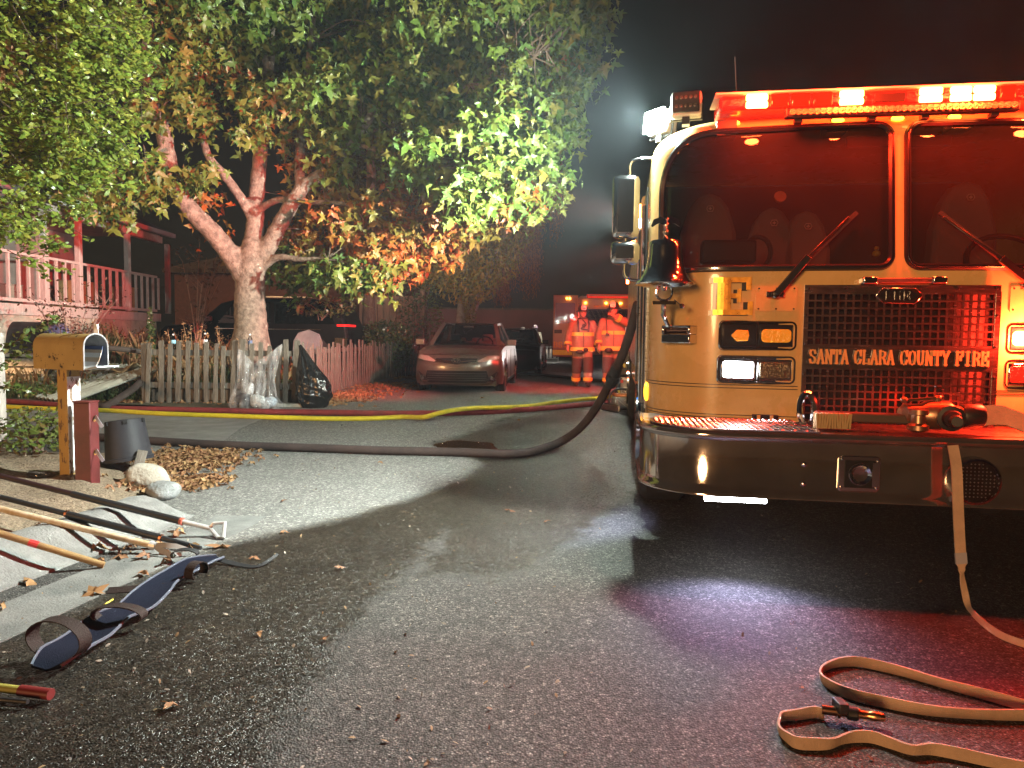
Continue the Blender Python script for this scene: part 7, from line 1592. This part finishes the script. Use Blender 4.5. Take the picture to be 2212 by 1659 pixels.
# ================================================================ PEOPLE
GEAR = mat("turnout_cloth", (.30, .19, .13), .85, var=.15, vs_=7, bump=.35, bs=38); PATCH = mat("dark_knee", (.07, .055, .05), .8, bump=.3, bs=60); BAND = mat("reflective_band", (.85, .72, .12), .45, emit=.0); SKIN = mat("skin", (.50, .31, .23), .5, bump=.05, bs=60); HEL = mat("helmet_black", (.03, .028, .03), .3, coat=.4); SHIELD = mat("helmet_shield", (.62, .55, .5), .5); BOOT = mat("boot_rubber", (.03, .028, .026), .5)
def person(label, loc_, rz, arms, legs, helm, vox=.010, sc=1.0, group=None, head=0.0, lean=0.0, tint=None):
    """arms / legs: [shoulder/hip, elbow/knee, wrist/ankle] for image-left (-x) then image-right (+x); faces -y"""
    P_ = thing("person", label, "person", loc_, rz, group); P_.scale = (sc,) * 3
    gear = tint or GEAR; V = Vector; b = MB()
    hc = V((0, -.03 + lean, 1.655)); Hm = Matrix.Rotation(head, 3, 'Z')
    b.ell(hc, (.078, .098, .118), 14, 10); b.ell(hc + Hm @ V((0, -.03, -.055)), (.06, .068, .065), 12, 8); b.ell(hc + Hm @ V((0, -.104, -.012)), (.014, .022, .024), 8, 6); b.ell(hc + Hm @ V((0, -.094, .026)), (.05, .014, .012), 8, 6)
    for s in (-1, 1): b.ell(hc + Hm @ V((s * .08, .005, -.005)), (.012, .02, .03), 8, 6)
    b.ell(hc + Hm @ V((0, -.092, -.062)), (.026, .012, .012), 8, 5)
    b.cap((0, .0 + lean, 1.42), (0, -.005 + lean, 1.60), .062, .055); b.cap((0, lean * .8, 1.35), (0, 0, 1.0), .13, .13); b.cap((-.13, lean, 1.40), (.13, lean, 1.40), .07, .07)
    for k, A in enumerate(arms):
        A = [V(p) for p in A]; b.cap(A[0], A[1], .05, .042); b.cap(A[1], A[2], .04, .03); d = (A[2] - A[1]).normalized(); s = -1 if k == 0 else 1
        side = d.cross(V((0, 1, 0)) if abs(d.y) < .8 else V((0, 0, 1))).normalized(); nn = d.cross(side).normalized(); pc = A[2] + d * .055
        b.cap(A[2] - d * .01, A[2] + d * .085, .032, .034)
        pt = arms_point[k]
        for i, (o_, ln) in enumerate(((-.027, .062), (-.009, .072), (.009, .067), (.027, .052))):
            k0 = A[2] + d * .095 + nn * o_; cu = .2 if (pt and i == 0) else (.9 if pt else .55); m1 = k0 + (d * math.cos(cu * .6) + side * math.sin(cu * .6) * (.8)) * ln * .55; b.cap(k0, m1, .0105, .0095, 6); b.cap(m1, m1 + (d * math.cos(cu * 1.3) + side * math.sin(cu * 1.3)) * ln * .5, .0095, .008, 6)
        t0 = A[2] + d * .03 - nn * .03; t1 = t0 + d * .035 - nn * .025 + side * .012; b.cap(t0, t1, .013, .011, 6); b.cap(t1, t1 + d * .03 + side * .008, .011, .009, 6)
    for L_ in legs:
        L_ = [V(p) for p in L_]; b.cap(L_[0], L_[1], .075, .055); b.cap(L_[1], L_[2], .052, .04); b.cap(L_[2] + V((0, .02, -.02)), L_[2] + V((0, -.14, -.04)), .035, .03)
    b.cap((-.08, 0, .95), (.08, 0, .95), .1, .1); b.build("body", SKIN, P_, 60, remesh=vox)
    e = MB()
    for s in (-1, 1): e.ell(hc + Hm @ V((s * .031, -.094, .005)), (.012, .006, .007), 8, 5)
    e.build("eyes", mat("eye", (.04, .03, .03), .2), P_)
    TR = [(1.53, .085, .08), (1.50, .12, .10), (1.46, .20, .125), (1.40, .235, .15), (1.25, .245, .165), (1.08, .25, .172), (.93, .262, .185), (.80, .275, .2), (.775, .27, .195)]
    def ring(z, a, c, add=0.0, n=28): return [V(((a + add) * math.copysign(abs(math.cos(q)) ** .85, math.cos(q)), lean * (z - .8) / .85 + (c + add) * math.copysign(abs(math.sin(q)) ** .85, math.sin(q)) + .006 * math.sin(5 * q + z * 9), z)) for q in (2 * math.pi * k / n for k in range(n))]
    c_ = MB(); c_.rings([ring(*t) for t in TR])
    for A in arms: A = [V(p) for p in A]; c_.cap(A[0], A[1], .098, .082, 12); d = (A[2] - A[1]); c_.tube([A[1] - d.normalized() * .06, A[1], A[1].lerp(A[2], .5), A[2] - d * .06], [.06, .083, .078, .074], 12)
    c_.build("coat", gear, P_, 60, remesh=max(.014, vox))
    t_ = MB(); t_.ell((0, 0, .86), (.215, .165, .17), 16, 9)
    for L_ in legs: L_ = [V(p) for p in L_]; t_.cap(L_[0], L_[1], .132, .105, 12); t_.tube([L_[1] + V((0, 0, .05)), L_[1], L_[1].lerp(L_[2], .5), L_[2] + V((0, 0, -.0))], [.07, .106, .1, .098], 12)
    t_.build("trousers", gear, P_, 60, remesh=max(.014, vox))
    for z0_, z1_, nm in ((1.135, 1.215, "chest_band"), (.80, .885, "hem_band")):
        g_ = lambda z: [np.interp(-z, [-t[0] for t in TR], [t[i] for t in TR]) for i in (1, 2)]
        d_ = MB(); d_.rings([ring(z, *g_(z), .012) for z in (z0_, (z0_ + z1_) / 2, z1_)], caps=False); d_.build(nm, BAND, P_, 60)
    for A in arms: A = [V(p) for p in A]; d = A[2] - A[1]; d_ = MB(); d_.tube([A[1] + d * .62, A[1] + d * .82], [.088, .086], 14); d_.build("sleeve_band", BAND, P_, 60)
    for L_ in legs:
        L_ = [V(p) for p in L_]; d = L_[2] - L_[1]; d_ = MB(); d_.tube([L_[1] + d * .72, L_[1] + d * .90], [.110, .108], 14); d_.build("leg_band", BAND, P_, 60); d_ = MB(); u = L_[0] - L_[1]; d_.tube([L_[1] + u.normalized() * .14, L_[1], L_[1] + d * .45], [.122, .117, .111], 14); d_.build("knee_patch", PATCH, P_, 60)
        d_ = MB(); a = L_[2]; d_.cap(a + V((0, .0, .04)), a + V((0, .01, -.02)), .075, .06); d_.cap(a + V((0, .03, -.045)), a + V((0, -.15, -.05)), .05, .048); d_.build("boot", BOOT, P_, 60, remesh=.014)
    h = MB(); Th = Matrix.Translation(hc + V((0, .012, .045))) @ Hm.to_4x4()
    prof = [(.001, .135), (.04, .13), (.075, .11), (.1, .075), (.112, .03), (.115, .0)]; rs = []
    for r_, z in prof + [(.155, -.012), (.16, -.02), (.112, -.012)]: rs.append([Th @ V((r_ * math.cos(q), r_ * math.sin(q) * (1.15 if r_ < .13 else (1.45 if math.sin(q) > 0 else 1.1)), z - (.02 * max(0, math.sin(q)) if r_ > .13 else 0))) for q in (2 * math.pi * k / 26 for k in range(26))])
    h.rings(rs); H_ = h.build("helmet", HEL if helm == 0 else helm, P_, 60)
    h = MB()
    for q in (0, 45, 90, 135): M_ = Th @ Matrix.Rotation(R(q), 4, 'Z'); h.tube([M_ @ V(p) for p in ((-.112, 0, .03), (-.08, 0, .108), (0, 0, .14), (.08, 0, .108), (.112, 0, .03))], .006, 5)
    h.build("helmet_ridge", HEL if helm == 0 else helm, H_)
    h = MB(); h.prism([(-.05, .01), (.05, .01), (.062, .08), (.04, .13), (-.04, .13), (-.062, .08)], -.142, -.132, Th); sh = h.build("front_shield", SHIELD, H_, 20); h = MB(); h.box((0, -.1435, .045), (.07, .004, .035), M=Th); h.build("shield_number", HEL, H_, 0) 
    h = MB(); h.tube([hc + Hm @ V(p) for p in ((-.085, .0, .03), (-.07, -.05, -.06), (0, -.085, -.12), (.07, -.05, -.06), (.085, .0, .03))], .007, 5); h.build("chin_strap", BOOT, P_)
    h = MB(); h.tube([ring(1.525, .095, .09)[k] for k in range(28)], .022, 6, True); h.build("collar", PATCH, P_, 60)
    h = MB(); h.box((0, -.19 + lean * .4, 1.0), (.012, .02, .42)); h.build("coat_zip", PATCH, P_, 0)
    return P_
arms_point = (False, False)
def stand(fw=0, sp=.115): return [[(-.1, 0, .9), (-sp, -.04 + fw * .05, .50), (-sp, fw * .12, .10)], [(.1, 0, .9), (sp, -.04 - fw * .10, .50), (sp, -fw * .16, .10)]]
P = G(1256, 835); p1 = person("firefighter in turnout gear walking down the street with both arms hanging, white-fronted helmet", (P.x, P.y, 0), R(3), [[(-.215, 0, 1.40), (-.315, .02, 1.13), (-.335, -.06, .90)], [(.215, 0, 1.40), (.32, .03, 1.13), (.345, -.05, .89)]], stand(1), 0, .010, 1.045, "firefighters on the street")
b = MB(); 
for s in (-1, 1): b.ribbon([(s * .11, -.06, 1.50), (s * .12, -.165, 1.40), (s * .11, -.185, 1.22)], .04, .008, Vector((1, 0, 0)))
b.tube(catmull([(-.02, -.12, 1.50), (.05, -.2, 1.38), (-.06, -.2, 1.30), (.1, -.2, 1.27)], 6), .012, 6); b.ell((.0, -.2, 1.36), (.035, .02, .05), 8, 6); b.build("face_mask_straps", BOOT, p1, 40)
b = MB(); b.ell((-.08, -.2, .78), (.10, .05, .05), 10, 7); b.ell((.05, -.21, .83), (.06, .04, .05), 10, 7); b.build("gloves", BOOT, p1, 60)
arms_point = (False, True); P = G(1324, 838)
p2 = person("firefighter in turnout gear pointing across his chest, dark wide-brimmed helmet, beside the engine's hose", (P.x, P.y + .1, 0), R(-6), [[(-.215, 0, 1.40), (-.30, .04, 1.13), (-.30, -.05, .90)], [(.215, 0, 1.42), (.30, -.20, 1.36), (.0, -.34, 1.52)]], stand(-.7), 0, .010, 1.08, "firefighters on the street", R(-12))
b = MB(); b.box((-.13, -.2, 1.13), (.08, .05, .06)); b.ribbon([(-.16, -.1, 1.45), (-.15, -.18, 1.3), (-.14, -.19, 1.14)], .025, .008, Vector((1, 0, 0))); b.build("radio", BOOT, p2, 30, bev=.01)
b = MB(); b.ell((-.10, -.21, .80), (.09, .05, .06), 10, 7); b.build("gloves", BOOT, p2, 60)
arms_point = (False, False); PUR = mat("helmet_lilac", (.45, .30, .42), .35); FG_ = mat("far_gear", (.34, .31, .24), .85, bump=.2, bs=30)
P = G(1155, 781); person("far firefighter in tan gear and lilac helmet standing beside the air bottle rack", (P.x, P.y, 0), 0, [[(-.215, 0, 1.40), (-.29, .02, 1.13), (-.27, -.10, .9)], [(.215, 0, 1.40), (.29, .02, 1.13), (.27, -.05, .88)]], stand(0), PUR, .02, .98, "firefighters on the street", tint=FG_)
P = G(1142, 781); person("far firefighter half hidden behind the one in the lilac helmet", (P.x, P.y + .5, 0), R(-40), [[(-.215, 0, 1.40), (-.25, -.1, 1.13), (-.1, -.25, 1.05)], [(.215, 0, 1.40), (.25, -.1, 1.13), (.1, -.25, 1.05)]], stand(0), SHIELD, .02, .88, "firefighters on the street", tint=FG_)
P = G(1128, 780); person("far firefighter just showing above the roof of the black car", (P.x, P.y + 1.0, 0), R(30), [[(-.215, 0, 1.40), (-.25, -.1, 1.13), (-.1, -.25, 1.05)], [(.215, 0, 1.40), (.25, -.1, 1.13), (.1, -.25, 1.05)]], stand(0), SHIELD, .02, .93, "firefighters on the street", tint=FG_)
# rack of air bottles by the far firefighters
P = G(1182, 781); RK = thing("air_bottle_rack", "low rack of silver air bottles standing by the far fire engine's door", "rack", (P.x, P.y, 0)); b = MB()
for z in (.15, .72): b.box((0, 0, z), (1.1, .35, .03))
for x in (-.54, .54):
    for y in (-.16, .16): b.box((x, y, .37), (.03, .03, .74))
b.build("frame", STEEL, RK, 30)
BTM = mat("silver_bottle", (.6, .6, .6), .3, .8); b = MB(); b.lathe([(.001, 0), (.07, .02), (.075, .06), (.075, .42), (.05, .49), (.02, .52), (.02, .58), (.03, .59), (.001, .6)], 14); B0 = None
for k, (x, y) in enumerate(((-.38, 0), (-.2, -.02), (-.02, .02), (.16, 0), (.36, 0))):
    o = B0.copy() if B0 else b.build("air_bottle", BTM, None, 50)
    if B0: COL.objects.link(o)
    B0 = B0 or o; o.location = (P.x + x, P.y + y, .17); tag(o, ("leftmost silver air bottle in the far rack", "second silver air bottle from the left in the far rack", "middle silver air bottle in the far rack", "second silver air bottle from the right in the far rack", "rightmost silver air bottle in the far rack")[k], "air bottle", "air bottles in the rack")
# ---- breathing apparatus and chainsaw beside the near engine
P = G(1352, 884); SB_ = thing("breathing_apparatus", "black air pack with grey cylinder leaning against the near engine's side", "air pack", (P.x, P.y, 0), R(-10))
Tc = Matrix.Translation((.03, -.02, .1)) @ Matrix.Rotation(R(-9), 4, 'Y') @ Matrix.Rotation(R(-10), 4, 'X')
b = MB(); b.lathe([(.03, -.06), (.03, -.02), (.06, 0), (.085, .04), (.088, .42), (.07, .5), (.03, .53), (.03, .56)], 20, Tc); b.build("cylinder", mat("grey_cylinder", (.28, .30, .29), .4), SB_, 50)
b = MB(); b.lathe([(.0895, .36), (.0895, .44)], 20, Tc, caps=False); lb_ = b.build("white_label", mat("white_label", (.75, .75, .75), .5), SB_, 50); b = MB(); b.lathe([(.0895, .13), (.0895, .25)], 20, Tc, caps=False); b.build("silver_label", mat("silver_label", (.5, .53, .53), .35, .5), SB_, 50)
def oncyl(x, z, q): a = x / .09 - math.pi / 2; return Tc @ Vector(((.0905 + q) * math.cos(a), (.0905 + q) * math.sin(a), z))
b = MB(); letters(b, "3M", -.0, .385, .03, .02, .028, oncyl, .25, .001); b.build("lettering", mat("red_print", (.5, .02, .02), .5), SB_, 0); b = MB(); letters(b, "SCOTT", -.06, .155, .045, .024, .03, oncyl, .25, .001); b.build("lettering", BLKP, SB_, 0)
b = MB(); b.box((.02, .02, .72), (.34, .22, .42)); b.box((-.1, .05, .42), (.1, .12, .5), Matrix.Rotation(R(12), 3, 'Y')); b.build("harness_pack", BLACK, SB_, 30, bev=.06)
b = MB(); b.box((-.05, -.095, .70), (.06, .01, .06)); b.box((.06, -.095, .70), (.06, .01, .06)); b.box((-.11, -.03, .26), (.035, .01, .16), Matrix.Rotation(R(-18), 3, 'Y')); b.build("yellow_patch", mat("lime_patch", (.6, .5, .06), .5), SB_, 0)
b = MB(); b.ell((.10, -.11, .60), (.028, .02, .028), 10, 7); b.ell((.06, -.12, .57), (.035, .02, .03), 10, 7); b.build("blue_gauge", mat("blue_gauge", (.25, .38, .75), .25), SB_)
b = MB()
for pts_ in ([(-.08, -.06, .5), (-.16, -.1, .3), (-.1, -.12, .08), (.05, -.12, .05)], [(.1, -.08, .5), (.2, -.1, .3), (.22, -.1, .1), (.1, -.12, .04)]): b.tube(catmull(pts_, 6), .016, 7)
b.build("air_tube", BLACK, SB_)
b = MB(); b.box((-.07, -.09, .45), (.04, .01, .05)); b.box((.14, -.05, .2), (.06, .01, .05)); b.build("red_tab", mat("red_tab", (.6, .03, .02), .5), SB_, 0)
P = G(1336, 893); CS = thing("chainsaw", "orange-topped grey chainsaw resting on the asphalt in front of the air pack", "chainsaw", (P.x, P.y, 0), R(10))
b = MB(); b.box((.05, .05, .15), (.24, .26, .2)); b.build("engine_housing", mat("saw_grey", (.24, .26, .26), .45, var=.15), CS, 30, bev=.03)
b = MB(); b.box((.04, .05, .275), (.2, .2, .05)); b.build("top_cover", mat("saw_orange", (.55, .2, .05), .4), CS, 30, bev=.02)
b = MB(); b.bar((-.04, -.06, .15), (.14, -.085, .24), .012, .008); b.bar((-.05, -.085, .22), (.13, -.085, .07), .012, .008); b.build("rib", STEEL, CS, 0)
b = MB(); b.tube(catmull([(-.14, -.02, .1), (-.15, -.02, .27), (-.05, -.02, .36), (.12, -.02, .36), (.2, -.02, .27), (.19, -.02, .1)], 6), .018, 8); b.tube(catmull([(.12, .1, .24), (.3, .08, .22), (.36, .06, .14), (.3, .05, .05), (.16, .06, .06)], 6), .02, 8); b.build("handle", BLACK, CS)
b = MB(); b.box((-.17, -.12, .10), (.02, .5, .09), Matrix.Rotation(R(14), 3, 'Z')); b.build("guide_bar", STEEL, CS, 20, bev=.01)
b = MB(); Tb = Matrix.Translation((-.17, -.12, .10)) @ Matrix.Rotation(R(14), 4, 'Z'); b.tube([Tb @ Vector((0, y, z)) for y, z in rrect(-.26, .26, -.052, .052, (.05,) * 4, 4)], .008, 5, True); b.build("chain", BLACK, CS)
HAZE = 0.0014
# ================================================================ SMOKE in the air
HZ = MB(); HZ.box((0, 48, 7.3), (110, 110, 17)); hz = HZ.build("haze", None, None, 0, kind="stuff"); hz.data.materials.clear()
hm = bpy.data.materials.new("haze"); hm.use_nodes = True; hn = hm.node_tree; hn.nodes.remove(hn.nodes["Principled BSDF"])
pv = hn.nodes.new("ShaderNodeVolumePrincipled"); pv.inputs["Color"].default_value = (.72, .88, 1.0, 1); pv.inputs["Density"].default_value = HAZE; pv.inputs["Anisotropy"].default_value = .2
hn.links.new(pv.outputs[0], hn.nodes["Material Output"].inputs["Volume"]); hz.data.materials.append(hm); hz["label"] = "thin smoke hanging in the night air"
